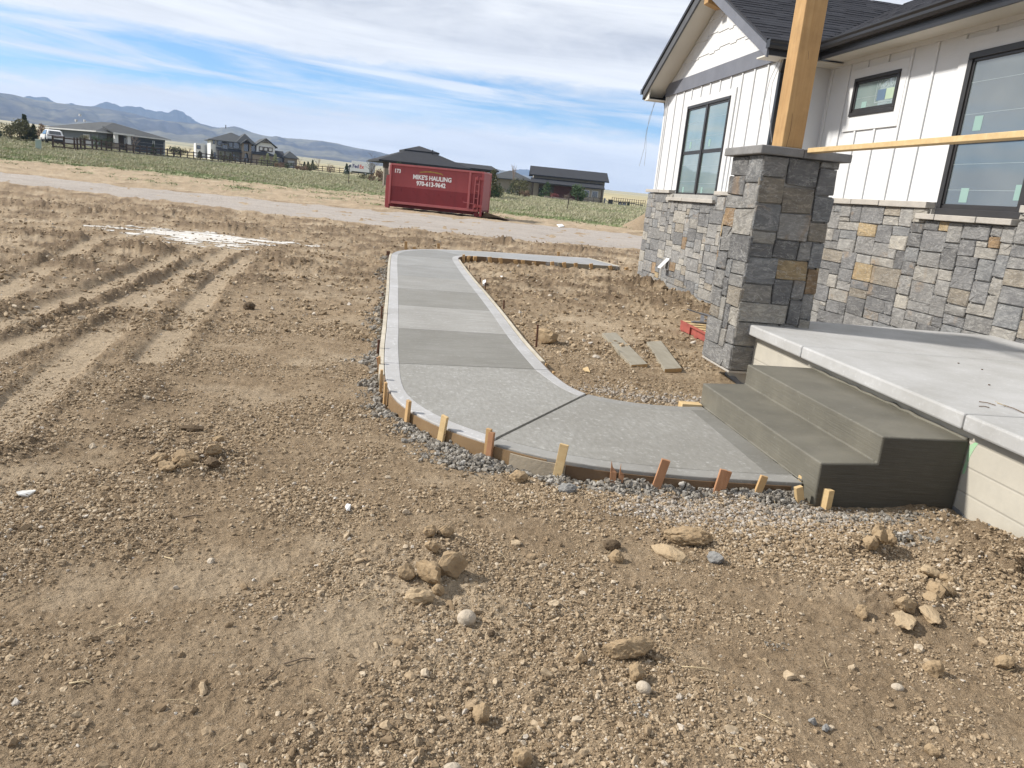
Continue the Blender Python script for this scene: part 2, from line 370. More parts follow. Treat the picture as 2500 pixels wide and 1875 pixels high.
M_black = simple('black_metal', (0.012, 0.012, 0.014), (0.02, 0.02, 0.022), 3, 0.32)
M_bframe = simple('bronze_black_frame', (0.020, 0.020, 0.022), (0.03, 0.028, 0.028), 3, 0.42)
def mat_shingle(n, p):
    oi = n.add('ShaderNodeObjectInfo'); v = obco(n); k = n.noise(v, 90, 4, .7); k2 = n.noise(v, 5, 4, .6)
    c = n.ramp(oi.outputs['Random'], [(0, (.017, .018, .023)), (1, (.034, .036, .044))])
    c = n.mix(n.ramp(k, [(.55, 0), (.75, .6)]), c, (.085, .087, .10)); c = n.mix(n.ramp(k2, [(.4, 0), (.7, .35)]), c, (.045, .046, .055))
    n.put(p, 'Base Color', c); n.put(p, 'Roughness', 0.9); n.put(p, 'Specular IOR Level', .25); bump(n, p, k, .006)
M_shingle = material('asphalt_shingle', mat_shingle)
def glass(name, c1, c2, rough=0.03):
    def f(n, p):
        v = obco(n); k = n.noise(v, 0.9, 3, .5)
        n.put(p, 'Base Color', n.mix(n.ramp(k, [(.35, 0), (.65, 1)]), c1, c2)); n.put(p, 'Roughness', rough)
        n.put(p, 'Specular IOR Level', 1.0); n.put(p, 'IOR', 1.6); n.put(p, 'Coat Weight', 0.6); n.put(p, 'Coat Roughness', 0.02)
        bump(n, p, n.noise(v, 1.6, 2, .5), 0.004, 0.25)
    return material(name, f)
M_pane = glass('teal_window_glass', (0.14, 0.20, 0.195), (0.22, 0.275, 0.265))
M_panedk = glass('dark_window_glass', (0.012, 0.016, 0.018), (0.025, 0.03, 0.032))
M_panegrey = glass('grey_window_glass', (0.13, 0.15, 0.155), (0.085, 0.105, 0.115))
M_sticker = simple('pane_sticker', (0.24, 0.36, 0.33), (0.21, 0.33, 0.30), 3, 0.6)
M_film = simple('film_edge', (0.33, 0.39, 0.40), None, 3, 0.4)
M_white = simple('white_paint', (0.82, 0.82, 0.81), (0.76, 0.76, 0.75), 3, 0.45)
# woods
def mat_wood(c1, c2, grain=(3, 3, 60), knots=True, rough=0.7):
    def f(n, p):
        oi = n.add('ShaderNodeObjectInfo'); v = obco(n)
        r = n.math('MULTIPLY', oi.outputs['Random'], 23.0); v = n.vmath('ADD', v, n.add('ShaderNodeCombineXYZ', {0: r, 1: r, 2: r}).outputs[0])
        g = n.add('ShaderNodeMapping', {'Vector': v, 'Scale': grain}).outputs[0]
        k = n.noise(g, 1.0, 6, .65, 1.0); k2 = n.noise(v, 6, 4, .6)
        c = n.mix(n.ramp(k, [(.32, 0), (.68, 1)]), c1, c2); c = n.mix(n.ramp(k2, [(.4, 0), (.75, .45)]), c, tuple(q*.62 for q in c2))
        if knots: c = n.mix(n.ramp(n.noise(v, 3.1, 2, .5), [(.70, 0), (.76, .7)]), c, tuple(q*.38 for q in c2))
        n.put(p, 'Base Color', c); n.put(p, 'Roughness', rough); bump(n, p, k, .003, .6)
    return f
M_post = material('cedar_timber', mat_wood((0.46, 0.29, 0.125), (0.35, 0.20, 0.075), (14, 14, 1.1)))
M_lumber = material('pale_lumber', mat_wood((0.60, 0.45, 0.24), (0.52, 0.36, 0.17), (1.5, 22, 22)))
M_stake = material('stake_wood', mat_wood((0.53, 0.35, 0.165), (0.42, 0.255, 0.11), (22, 22, 2), False))
M_stakered = material('reddish_stake_wood', mat_wood((0.44, 0.235, 0.125), (0.34, 0.165, 0.08), (22, 22, 2), False))
M_oldboard = material('mortar_stained_board', mat_wood((0.31, 0.285, 0.225), (0.235, 0.205, 0.15), (14, 1.6, 14)))
M_paleform = material('cement_dusted_board', mat_wood((0.55, 0.50, 0.40), (0.43, 0.38, 0.29), (18, 1.5, 18), False))
M_hardboard = simple('brown_hardboard', (0.25, 0.165, 0.085), (0.19, 0.12, 0.06), 5, 0.55, 0.002, 40)
M_hbdark = simple('damp_hardboard', (0.115, 0.068, 0.034), (0.15, 0.095, 0.05), 5, 0.55, 0.002, 40)
M_ply = simple('weathered_plywood', (0.34, 0.29, 0.215), (0.26, 0.22, 0.165), 7, 0.85, 0.003, 40)
M_rust = simple('rusty_steel', (0.13, 0.055, 0.03), (0.08, 0.04, 0.026), 20, 0.8, 0.002, 60, 0.3)
M_palletred = simple('red_painted_wood', (0.36, 0.085, 0.06), (0.22, 0.05, 0.04), 6, 0.7, 0.002, 40)
M_hedge = None
# ------------------------------------------------------------------ the ground
OUTER = [(2.43, 4.06), (2.1, 4.07), (1.78, 4.085), (1.45, 4.13), (1.16, 4.20), (0.88, 4.32), (0.64, 4.49), (0.42, 4.70), (0.24, 4.93), (0.10, 5.19), (0.0, 5.50), (-0.055, 5.9), (-0.085, 6.52),
         (-0.10, 7.3), (-0.105, 8.2), (-0.122, 9.8), (-0.14, 11.4), (-0.165, 12.96), (-0.19, 14.75), (-0.20, 16.3), (-0.17, 17.0), (-0.02, 17.75), (0.30, 18.40), (0.75, 18.88), (1.3, 19.25), (2.1, 19.6), (3.46, 20.02), (4.90, 20.45)]
INNER = [(2.43, 5.70), (2.28, 5.66), (2.10, 5.655), (1.95, 5.67), (1.80, 5.715), (1.66, 5.78), (1.53, 5.88), (1.455, 6.03), (1.415, 6.18), (1.39, 6.34), (1.37, 6.48), (1.362, 6.58), (1.355, 6.69),
         (1.32, 7.5), (1.302, 8.29), (1.29, 9.88), (1.263, 11.46), (1.225, 13.06), (1.20, 14.93), (1.195, 16.5), (1.22, 17.05), (1.29, 17.45), (1.42, 17.75), (1.62, 17.92), (1.95, 18.02), (2.6, 18.10), (3.6, 18.22), (5.25, 18.62)]
WALK_POLY = OUTER + INNER[::-1]
def SP(pts): return [tuple(G(a*1.1302, b*1.1302).xy) for a, b in pts]
RUTS = [(SP([(560, 530), (500, 540), (400, 592), (250, 655), (100, 712), (-60, 775)]), .18, .034),
        (SP([(470, 520), (430, 530), (330, 577), (200, 630), (60, 680), (-80, 720)]), .18, .034),
        (SP([(330, 500), (215, 515), (120, 568), (40, 610), (-60, 660)]), .17, .03),
        (SP([(545, 550), (470, 610), (400, 690), (330, 780)]), .15, .02),
        (SP([(440, 560), (330, 640), (200, 740), (60, 860), (-60, 980)]), .15, .02)]
MOUNDS = []      # x, y, rx, ry, h, loose
def mound(px, py, rx, ry, h, loose=1.0): g = G(px, py); MOUNDS.append((g.x, g.y, rx, ry, h, loose))
for a in [(480, 1128, .34, .30, .045, .9), (350, 1075, .30, .22, .03, .7), (30, 1110, .22, .25, .05, .8), (330, 970, .15, .5, .03, .7), (1090, 1350, .16, .14, .035, .3),
          (1122, 593, 1.0, .30, .10, 1), (1225, 594, .45, .35, .26, 1), (1330, 605, .9, .35, .16, 1), (1430, 614, 1.0, .4, .13, 1), (1000, 588, 1.2, .3, .08, 1),
          (60, 500, 2.0, .6, .12, .9), (250, 520, 1.6, .6, .12, .9), (430, 520, 1.6, .5, .12, .9), (560, 560, 1.2, .5, .1, .9), (120, 580, .8, .5, .1, .9), (350, 610, .9, .35, .11, 1), (700, 640, .6, .6, .05, .8),
          (820, 560, 1.2, .4, .08, .9), (860, 585, .8, .3, .06, .9), (150, 640, .5, .7, .07, .8), (640, 690, .3, .8, .05, .8), (250, 770, .3, .7, .05, .8),
          (2380, 1330, .22, .5, .05, .5), (2450, 1370, .4, .3, .06, .4), (2100, 1350, .25, .12, .035, .5), (2180, 1470, .3, .2, .045, .4), (1990, 1330, .2, .15, .02, .2),
          (1800, 900, .35, .5, .05, 1), (1760, 880, .2, .3, .06, 1), (1700, 690, .6, .25, .06, 1), (1560, 690, .9, .5, .12, 1), (1480, 690, .9, .4, .06, 1), (1640, 720, .5, .5, .09, .9), (1690, 760, .3, .4, .08, .9),
          (1545, 850, .3, .3, .03, .8), (1350, 810, .2, .2, .02, .6), (1750, 1200, .3, .10, .03, .0), (1640, 1190, .3, .10, .03, .0)]: mound(*a)
_FD = np.array([20, 45, 60, 95, 105, 125, 150, 180, 260, 420, 700, 1500, 2600, 9000.])
_FZ = {0: [0, 0, .35, 1.25, 1.85, 2.1, 2.35, 2.5, 2.8, 5, 11, 27, 58, 70], 600: [0, 0, .25, .80, .90, 1.15, 1.55, 1.85, 2.45, 4, 8, 20, 48, 60],
       900: [0, 0, .2, .80, .90, 1.1, 1.35, 1.85, 2.3, 3.5, 7, 17, 42, 55], 1500: [0, 0, .15, .62, .70, .85, 1.0, 1.15, 1.6, 3.2, 7.5, 17, 38, 50]}
_FA = [math.atan2(*ray(px, 440)[:2]) for px in (0, 600, 900, 1500)]
def terrain(x, y):
    D = np.hypot(x, y); az = np.arctan2(x, y); ld = np.log(np.maximum(D, 1.0))
    zs = [np.interp(ld, np.log(_FD), _FZ[k]) for k in (0, 600, 900, 1500)]
    out = zs[0]
    for i in range(3):
        t = np.clip((az-_FA[i])/(_FA[i+1]-_FA[i]), 0, 1); out = np.where(az > _FA[i], zs[i]*(1-t)+zs[i+1]*t, out)
    back = sst(1.2, 2.0, np.abs(az)); return out*(1-back) + back*np.minimum(out, 1.0+0.004*D)
def grass_edge(x): return np.interp(x, [-60, -26.5, -18.7, -12, -6, -1.8, 2, 6, 10.4, 15.5, 25, 60], [60, 57.5, 63.5, 63, 64.5, 66.5, 62, 54, 51.5, 50.5, 47, 44])
def road_near(x): return np.interp(x, [-80, -15.5, -11.6, .15, 4, 8.6, 20, 80], [62, 34.5, 32.7, 27.6, 26.6, 28.0, 29.0, 32])
def road_far(x): return np.interp(x, [-80, -19.8, -6, 4.4, 12.7, 80], [72, 44.0, 41.3, 42.3, 42.0, 44])
LIME = SP([(215, 489), (262, 494), (300, 495), (345, 494), (400, 500), (450, 503), (520, 512), (600, 520), (665, 529), (600, 527), (560, 524), (540, 528), (500, 534), (455, 524), (420, 530), (385, 520), (350, 514), (310, 506), (268, 497)])
def ground_h(x, y, full=True):
    D = np.hypot(x, y); z = terrain(x, y)
    loose = np.zeros_like(z); pale = np.zeros_like(z)
    dirt = 1-sst(45, 60, D)
    n1 = fbm(x*.33, y*.33, 3, 3); n2 = fbm(x*1.5, y*1.5, 4, 11); n3 = fbm(x*6.5, y*6.5, 4, 29); n4 = pn(x*27, y*27, 41) + .6*pn(x*55, y*55, 43)
    calm = sst(-.25, .5, fbm(x*.8, y*.8, 3, 77))               # rough and smoother patches
    rough = .35+.65*calm
    farb = 1-.5*sst(8, 20, D)
    zz = .035*n1 + .018*n2*rough + .015*np.abs(n3)*rough + .010*n4*(.3+.7*rough)*farb*(1-sst(7, 14, D))
    zz += sst(9, 16, D)*(.030*n2 + .022*np.maximum(n3, 0))      # ploughed-up look further out
    loose += .40*sst(.05, .8, n2+.35*n3)*rough + .5*sst(.25, .9, n1+.5*n2)*sst(7, 14, D)
    mf = sst(9, 14, D)*(1-sst(38, 46, D)); n5 = fbm(x*1.0+3, y*1.0, 5, 91, .62); n6 = fbm(x*3.1, y*3.1, 4, 93, .6)
    loose += mf*.95*sst(.02, .5, n5*.8+n6*.5+.25*n1); pale += mf*.6*sst(.05, .6, -n5-.3*n6); n7 = fbm(x*8.3, y*8.3, 3, 95, .65); zz += mf*(.018*np.clip(n6, -.2, 1)+.034*np.clip(n7, -.25, 1.2))
    pale += .5*sst(.1, .8, -n2-.2*n3) * (1-.5*calm)
    fl = sst(.35, .75, fbm(x*.55+9, y*.55-4, 3, 88)); pale += .55*fl
    for pts, hw, dep in RUTS:
        d, arc, side = seg_dist(x, y, pts); fade = sst(0, 1.2, arc)
        prof = -dep*(1-sst(hw*.7, hw*1.15, d)) + dep*1.15*np.exp(-((d-hw*1.5)/(hw*.34))**2)*np.clip(.55+.5*n3+.5*n4*.6+.3*n2, 0, 1.5)
        tread = .011*np.sign(np.sin(arc*2*np.pi/.11 + 9*d*side))*(1-sst(hw*.6, hw*.8, d))
        inr = 1-sst(hw*.8, hw*1.2, d)
        zz = zz*(1-.75*inr*fade) + fade*(prof + tread*(dep > .04))
        pale = np.maximum(pale, inr*fade*.75); loose = np.maximum(loose*(1-inr*fade), fade*.9*np.exp(-((d-hw*1.6)/(hw*.55))**2)*sst(.01, .04, np.full_like(d, dep)))
    for mx, my, rx, ry, h, lo in MOUNDS:
        e = np.exp(-(((x-mx)/rx)**2+((y-my)/ry)**2)*1.1)
        zz += h*e*(.75+.75*np.abs(n3)+.35*n2); loose = np.maximum(loose, lo*sst(.2, .75, e*(1+.6*n2+.35*n3))); pale *= 1-lo*sst(.15, .6, e)
    dl, _, _ = seg_dist(x, y, LIME+LIME[:1]); fl_ = np.where(inside(x, y, LIME), 1.0, 1-sst(0, 1.2, dl)); zz *= 1-.85*fl_; loose *= 1-.7*fl_
    # gravel road: flatter and paler; grassland beyond
    jn = 1.4*n1+.6*n2
    rd = sst(-.8, .6, y-road_near(x)+jn)*(1-sst(-.7, .7, y-road_far(x)+jn*.8))
    zz = zz*(1-.75*rd) + .05*rd*n2
    loose *= 1-rd; loose = np.maximum(loose, .6*np.exp(-((y-road_near(x)+1.2)/1.0)**2)*sst(0, .5, n2+.3*n3))
    ge = grass_edge(x) + 2.2*n1 + 1.6*n2
    gr = sst(-1.0, 2.0, y-ge)*sst(30, 38, y)
    strip = sst(.25, .7, n1*.7+n2*.8-.1)*sst(0, 3, y-road_far(x)-1.5)*.75
    gr = np.maximum(gr, strip*sst(35, 40, y)); far = sst(170, 320, D)
    pale = np.clip(pale + .5*sst(-1, 2, y-road_far(x))*sst(30, 40, y), 0, 1)
    zz *= dirt + (1-dirt)*1.2; z = z + zz*(1-sst(150, 400, D))
    if full:
        walk = inside(x, y, WALK_POLY); d1, _, _ = seg_dist(x, y, OUTER); d2, _, _ = seg_dist(x, y, INNER)
        dm = np.minimum(d1, d2); low = (1-sst(.10, .55, d1))*(1-sst(7, 12, y))*(1-walk); z = z - .012*low
        z = np.where(walk, np.minimum(z, -.02), np.where(dm < .35, z*sst(0, .35, dm)+np.clip(z, -.06, .03)*(1-sst(0, .35, dm)), z))
        st = (x > 2.40) & (x < 14) & (y > -.5) & (y < 18)
        dst = np.maximum(np.maximum(2.45-x, 3.95-y), 0)
        z = np.where((x > 2.5) & (x < 3.36) & (y > 4.0) & (y < 5.7), -.12, z)
        z = np.where((x > 3.4) & (y > .3) & (y < 7.3) & (x < 13), np.minimum(z, -.1), z)
        z = np.where((x > 5.6) & (y > 7.2) & (y < 17.3) & (x < 13), -.2, z)
        z = np.where((x > 3.0) & (x < 4.0) & (y > 6.7) & (y < 7.7), np.minimum(z, .05), z)
    return z, np.clip(loose, 0, 1), np.clip(gr, 0, 1), np.clip(pale, 0, 1), far
def build_ground():
    yaw = YAW
    fine = np.concatenate([np.linspace(-58, -44.4, 60), np.linspace(-44, 44, 860), np.linspace(44.4, 58, 60)]); side = np.linspace(-180, -59.5, 40)
    az = np.radians(np.concatenate([side, fine, -side[::-1][:-1]])) + yaw
    # rows: even steps on the picture out to 40 m, then a geometric series
    a = 1/np.linspace(1/1.25, 1/42.0, 640); b = np.geomspace(42, 300, 90)[1:]; c = np.geomspace(300, 9500, 34)[1:]
    r = np.concatenate([[.02, .5, .9], a, b, c])
    Rr, A = np.meshgrid(r, az, indexing='ij'); x = (Rr*np.sin(A)).ravel(); y = (Rr*np.cos(A)).ravel()
    z, lo, gr, pa, fa = ground_h(x, y)
    nr, na = Rr.shape; i = np.arange(nr-1)[:, None]*na; j = np.arange(na)[None, :]; j2 = (j+1) % na
    q = np.stack([i+j, i+j2, i+na+j2, i+na+j], -1).reshape(-1, 4)
    me = bpy.data.meshes.new('ground'); nv = len(x); nf = len(q)
    me.vertices.add(nv); me.vertices.foreach_set('co', np.stack([x, y, z], -1).astype(np.float32).ravel())
    me.loops.add(nf*4); me.loops.foreach_set('vertex_index', q.astype(np.int32).ravel())
    me.polygons.add(nf); me.polygons.foreach_set('loop_start', (np.arange(nf)*4).astype(np.int32)); me.polygons.foreach_set('loop_total', np.full(nf, 4, np.int32))
    me.polygons.foreach_set('use_smooth', np.ones(nf, bool)); me.update(calc_edges=True)
    at = me.attributes.new('zone', 'FLOAT_COLOR', 'POINT'); at.data.foreach_set('color', np.stack([lo, gr, pa, fa], -1).astype(np.float32).ravel())
    me.materials.append(M_ground); me.validate()
    return tag(link(bpy.data.objects.new('ground', me)), kind='structure')
build_ground()
def gz(x, y):
    return float(ground_h(np.array([float(x)]), np.array([float(y)]))[0][0])
def build_road():
    xs = np.linspace(-75, 45, 240); rows = 16; v = []; rn = []
    for i, xx in enumerate(xs):
        y0 = float(road_near(np.array(xx))) + .5*float(pn(np.array([xx*.5]), np.array([1.0]), 5)[0]); y1 = float(road_far(np.array(xx))) + .7*float(pn(np.array([xx*.4]), np.array([9.0]), 6)[0])
        for k in range(rows): v.append((xx, y0+(y1-y0)*k/(rows-1)))
    v = np.array(v); z = ground_h(v[:, 0], v[:, 1])[0]; t = np.tile(np.linspace(0, 1, rows), len(xs))
    edge = np.minimum(t, 1-t); z = z + np.where(edge < .02, -.10, .035 + .03*pn(v[:, 0]*.9, v[:, 1]*.9, 8))
    f = [(i*rows+k, (i+1)*rows+k, (i+1)*rows+k+1, i*rows+k+1) for i in range(len(xs)-1) for k in range(rows-1)]
    b = MB(); b.add(np.column_stack([v, z]).tolist(), f)
    def mt(n, p):
        g = n.add('ShaderNodeNewGeometry').outputs['Position']; s = n.add('ShaderNodeMapping', {'Vector': g, 'Scale': (.25, 1.3, 1)}).outputs[0]
        k = n.noise(s, 1.0, 6, .65); k2 = n.noise(g, 14, 5, .7); k3 = n.noise(g, 3, 5, .7)
        c = n.mix(n.ramp(k, [(.35, 0), (.65, 1)]), (.34, .30, .262), (.43, .385, .34)); c = n.mix(n.ramp(k2, [(.35, .6), (.55, 0)]), c, (.25, .215, .18))
        c = n.mix(n.ramp(k3, [(.56, 0), (.7, .6)]), c, (.33, .26, .18))
        n.put(p, 'Base Color', c); n.put(p, 'Roughness', .95); bump(n, p, n.math('ADD', k2, k3), .06, .8)
    o = b.build('gravel_road', material('road_gravel', mt), smooth=True); tag(o, kind='structure')
build_road()
# ------------------------------------------------------------------ hills
RIDGE = [(-400, 205), (-150, 212), (0, 226.6), (32, 231), (81, 243), (130, 249), (152, 253), (190, 257.5), (230, 260), (279, 269), (320, 276), (361, 287), (407, 295), (488, 301.5), (500, 304), (516, 309), (532, 312), (552, 310.5), (573, 308.5), (589, 312.5), (614, 323), (641, 330), (663, 333.5), (706, 337.5), (744, 340), (787, 344), (825, 350.5), (853, 357.5), (880, 363), (920, 369.5), (950, 377), (1000, 388), (1080, 400), (1150, 405), (1212, 412.5), (1242, 418.5), (1262, 424), (1300, 433), (1360, 446), (1420, 457), (1489, 463.5), (1520, 470), (1549, 474.5), (1580, 479), (1700, 494), (1900, 512), (2200, 542), (2600, 585)]
BACK = [(-300, 262), (-100, 250), (20, 245), (54, 235.2), (90, 237.4), (108, 236), (119, 239.3), (130, 248), (150, 258), (163, 253), (175, 251.5), (187, 256), (215, 262), (231, 258), (249, 251), (263, 248.3), (274, 251.5), (293, 260), (312, 259), (344, 261), (353, 266.5), (380, 271), (412, 274.6), (423, 269), (431, 267.3), (445, 272), (461, 284), (477, 295), (490, 301.7), (540, 325), (700, 352), (1100, 418), (1215, 417), (1242, 418), (1255, 415.5), (1262, 414.3), (1276, 413.4), (1290, 414), (1303, 418), (1320, 424), (1420, 450), (1500, 475), (1600, 500)]
def hills(name, sil, Db, Dr, mt, seed, rough):
    azs = []; te = []
    for px, py in sil:
        d = ray(px, py); h = math.hypot(d[0], d[1]); azs.append(math.atan2(d[0], d[1])); te.append(d[2]/h)
    az = np.linspace(azs[0], azs[-1], 620); t = np.interp(az, azs, te); t = t + rough*fbm(az*160, az*0+seed, 3, seed)
    taper = sst(azs[0], azs[0]+.05, az)*(1-sst(azs[-1]-.05, azs[-1], az))
    ks = np.concatenate([np.linspace(0, 1, 30), [1.25, 1.6]]); v = []
    zr = EYE + t*Dr
    for k in ks:
        D = Db + (Dr-Db)*k; x = D*np.sin(az); y = D*np.cos(az); base = terrain(x, y) - 6
        kk = min(k, 1.0); gul = fbm(az*34+.9*kk, az*0+kk*2.2, 4, seed+3)
        prof = kk**1.25
        zz = base + (zr-base)*np.clip(prof*(1+.55*gul*(1-kk)*kk*2.2), 0, 1.0)*taper if k <= 1 else base + (zr-base)*taper*max(0, 1-(k-1)*1.4)
        v.append(np.stack([x, y, zz], -1))
    v = np.concatenate(v); na = len(az)
    f = [(r*na+i, r*na+i+1, (r+1)*na+i+1, (r+1)*na+i) for r in range(len(ks)-1) for i in range(na-1)]
    b = MB(); b.add(v.tolist(), f); return tag(b.build(name, mt, smooth=True), kind='structure')
def mt_hill(c1, c2, c3):
    def f(n, p):
        g = n.add('ShaderNodeNewGeometry').outputs['Position']
        k = n.noise(n.add('ShaderNodeMapping', {'Vector': g, 'Scale': (.0022, .0022, .012)}).outputs[0], 1.0, 7, .6, .8)
        k2 = n.noise(n.add('ShaderNodeMapping', {'Vector': g, 'Scale': (.02, .02, .05)}).outputs[0], 1.0, 5, .7)
        c = n.mix(n.ramp(k, [(.44, 0), (.58, 1)]), c1, c2); c = n.mix(n.ramp(k2, [(.52, 0), (.68, .7)]), c, c3)
        n.put(p, 'Base Color', c); n.put(p, 'Roughness', 1.0); n.put(p, 'Specular IOR Level', 0)
    return f
hills('hills', RIDGE, 2500, 3900, material('foothill_grass_scrub', mt_hill((.062, .060, .064), (.17, .155, .112), (.036, .039, .041))), 5, .00035)
hills('mountains', BACK, 4200, 5600, material('far_forest', mt_hill((.035, .04, .045), (.06, .062, .06), (.025, .03, .032))), 9, .0009)
# ------------------------------------------------------------------ stone laying
STONE_COLS = [((.215, .21, .20), 9), ((.165, .165, .165), 8), ((.27, .262, .245), 8), ((.205, .21, .212), 4), ((.13, .13, .13), 4), ((.315, .297, .262), 6), ((.25, .222, .18), 4), ((.37, .345, .295), 3), ((.35, .27, .16), 1), ((.25, .175, .105), 1)]
_SC = [c for c, k in STONE_COLS for _ in range(k)]
def ashlar(W, H, cu, cv, r, sizes, holes=()):
    nu, nv = int(round(W/cu)), int(round(H/cv)); occ = np.zeros((nv, nu), bool); out = []
    for (a, b, c, d) in holes: occ[int(round(c/cv)):int(round(d/cv)), int(round(a/cu)):int(round(b/cu))] = True
    for j in range(nv):
        i = 0
        while i < nu:
            if occ[j, i]: i += 1; continue
            run = 0
            while i+run < nu and not occ[j, i+run]: run += 1
            sw, sh = r.choice(sizes); sw = min(sw + r.choice((0, 0, 1)), run); sh = min(sh, nv-j)
            if run-sw in (1,): sw = run if run < 6 else sw-1
            while sh > 1 and occ[j:j+sh, i:i+sw].any(): sh -= 1
            if nv-j-sh == 1 and not occ[nv-1, i:i+sw].any() and sh < 4: sh += 1
            sw = max(sw, 1); occ[j:j+sh, i:i+sw] = True; out.append((i*W/nu, j*H/nv, sw*W/nu, sh*H/nv)); i += sw
    return out
def stone_mesh(w, h, dep, r, gap=.0045):
    """one rough-faced block: local u to the right, v up, w outwards"""
    c = min(w, h)*.055; pts = []
    x0, x1, y0, y1 = gap, w-gap, gap, h-gap
    j = lambda s: r.uniform(-s, s)
    sl = min(.012, .09*min(w, h))
    for (cx, cy, ax, ay) in ((x0, y0, 1, 0), (x1, y0, -1, 0), (x1, y1, -1, 0), (x0, y1, 1, 0)):
        cx += j(sl)*.9; cy += j(sl)*.7; k1, k2 = r.uniform(.3, 1.3)*c, r.uniform(.3, 1.3)*c
        a = (cx+ax*k1, cy); b = (cx, cy+(k2 if cy < h/2 else -k2))
        pts += [b, a] if (cx < w/2) == (cy < h/2) else [a, b]
    d = dep*r.uniform(.82, 1.1); v = []; mx, my = w/2, h/2; bev = min(.008, min(w, h)*.09)
    for (px, py) in pts: v.append((px, py, 0))
    for (px, py) in pts: v.append((px, py, d-bev*r.uniform(.6, 1.5)))
    for (px, py) in pts:
        L = math.hypot(px-mx, py-my); k = 1-bev*r.uniform(.7, 1.7)/L
        v.append((mx+(px-mx)*k, my+(py-my)*k, d+j(.006)))
    v.append((mx+j(.2)*w, my+j(.2)*h, d+r.uniform(-.004, .008)))
    f = []
    for q in (0, 8):
        for i in range(8): f.append((q+i, q+(i+1) % 8, q+8+(i+1) % 8, q+8+i))
    for i in range(8): f.append((16+i, 16+(i+1) % 8, 24))
    b = MB(); b.add(v, f); return b
colm_ref = [None]
def lay(parent, origin, uax, wax, W, H, dep, r, sizes, cu=.06, cv=.06, holes=(), name='stone'):
    ux, wx = Vector(uax), Vector(wax); n = 0
    for (u, v, w_, h_) in ashlar(W, H, cu, cv, r, sizes, holes):
        p = Vector(origin) + ux*u + Vector((0, 0, v))
        M = Matrix(((ux.x, 0, wx.x, p.x), (ux.y, 0, wx.y, p.y), (ux.z, 1, wx.z, p.z), (0, 0, 0, 1)))
        o = stone_mesh(w_, h_, dep, r).build(name, M_stone, parent, M)
        c = r.choice(_SC); c = tuple(.78*q+.22*m_ for q, m_ in zip(c, (.225, .22, .208))) if c[0]/c[2] < 1.35 else c; k = r.uniform(.88, 1.12)*(1.18 if parent is not colm_ref[0] else 1.0); o.color = (c[0]*k, c[1]*k, c[2]*k, 1); n += 1
    return n
SZ_WALL = [(3, 2), (4, 2), (5, 3), (6, 4), (7, 4), (4, 3), (3, 3), (5, 4), (2, 1), (4, 1), (9, 4), (3, 2), (6, 2), (5, 4), (8, 3), (6, 3), (7, 3), (5, 2)]
SZ_COL = [(6, 4), (7, 4), (8, 4), (12, 4), (5, 3), (6, 3), (7, 3), (4, 4), (5, 4), (4, 2), (6, 2), (3, 3), (8, 3)]
# ------------------------------------------------------------------ the new house
house = empty('new_house', (5.5, 12, 0), 'white board-and-batten house with grey stone base and black roof on the right, still being built', 'house')
GX, WX = 5.50, 6.31           # siding planes of the gable front and of the wing set back behind it
def core(b):
    b.box(GX, 12.6, 12.0, 17.38, -.3, 4.02); b.box(WX, 12.6, .3, 11.998, -.3, 4.02)
part('wall', M_siding, house, core)
part('gable_wall', M_siding, house, lambda b: b.prism([(GX, 11.95, 4.021), (GX, 17.4, 4.021), (GX, 14.65, 5.42)], (.3, 0, 0)))
mortar = part('stone_veneer', M_mortar, house, lambda b: (b.box(GX-.060, GX-.002, 12.0, 17.50, -.3, 1.888), b.box(GX-.060, 6.4, 17.384, 17.50, -.3, 1.888), b.box(GX-.060, WX-.05, 11.95, 11.998, -.3, 1.888)))
mortar2 = part('stone_veneer', M_mortar, house, lambda b: (b.box(WX-.060, WX-.002, 8.84, 11.94, -.2, 1.888), b.box(WX-.060, WX-.002, 7.40, 8.84, -.2, 1.755), b.box(WX-.060, WX-.002, 3.6, 7.40, .45, 1.888)))
r1 = random.Random(21)
# gable front: u runs towards -Y, outwards is -X
lay(mortar, (GX-.062, 17.55, -.06), (0, -1, 0), (-1, 0, 0), 1.68, 1.94, .032, r1, SZ_WALL, .088)
lay(mortar, (GX-.062, 15.87, -.06), (0, -1, 0), (-1, 0, 0), 2.16, 1.80, .032, r1, SZ_WALL, .088)
lay(mortar, (GX-.062, 13.71, -.06), (0, -1, 0), (-1, 0, 0), 1.78, 1.94, .032, r1, SZ_WALL, .088)
lay(mortar, (GX-.04, 11.948, -.06), (1, 0, 0), (0, -1, 0), .78, 1.94, .032, r1, SZ_WALL, .088)
lay(mortar2, (WX-.062, 11.93, .0), (0, -1, 0), (-1, 0, 0), 3.06, 1.89, .032, r1, SZ_WALL, .088)
lay(mortar2, (WX-.062, 8.87, .0), (0, -1, 0), (-1, 0, 0), 1.46, 1.755, .032, r1, SZ_WALL, .088)
lay(mortar2, (WX-.062, 7.41, .60), (0, -1, 0), (-1, 0, 0), 2.9, 1.28, .032, r1, SZ_WALL, .088)
def ledge(y0, y1, x1, z0, z1, proj, r):
    y = y0
    while y < y1-.05:
        L = min(r.uniform(.45, 1.0), y1-y); L = y1-y if y1-y-L < .25 else L
        part('ledge_stone', M_ledge, house, lambda b: b.box(x1-proj-r.uniform(0, .012), x1-.003, y+.004, y+L-.004, z0+r.uniform(0, .006), z1), .008)
        y += L
ledge(15.99, 17.62, GX, 1.89, 1.96, .13, r1); ledge(11.92, 13.56, GX, 1.89, 1.96, .13, r1); ledge(13.50, 16.08, GX, 1.742, 1.812, .15, r1)
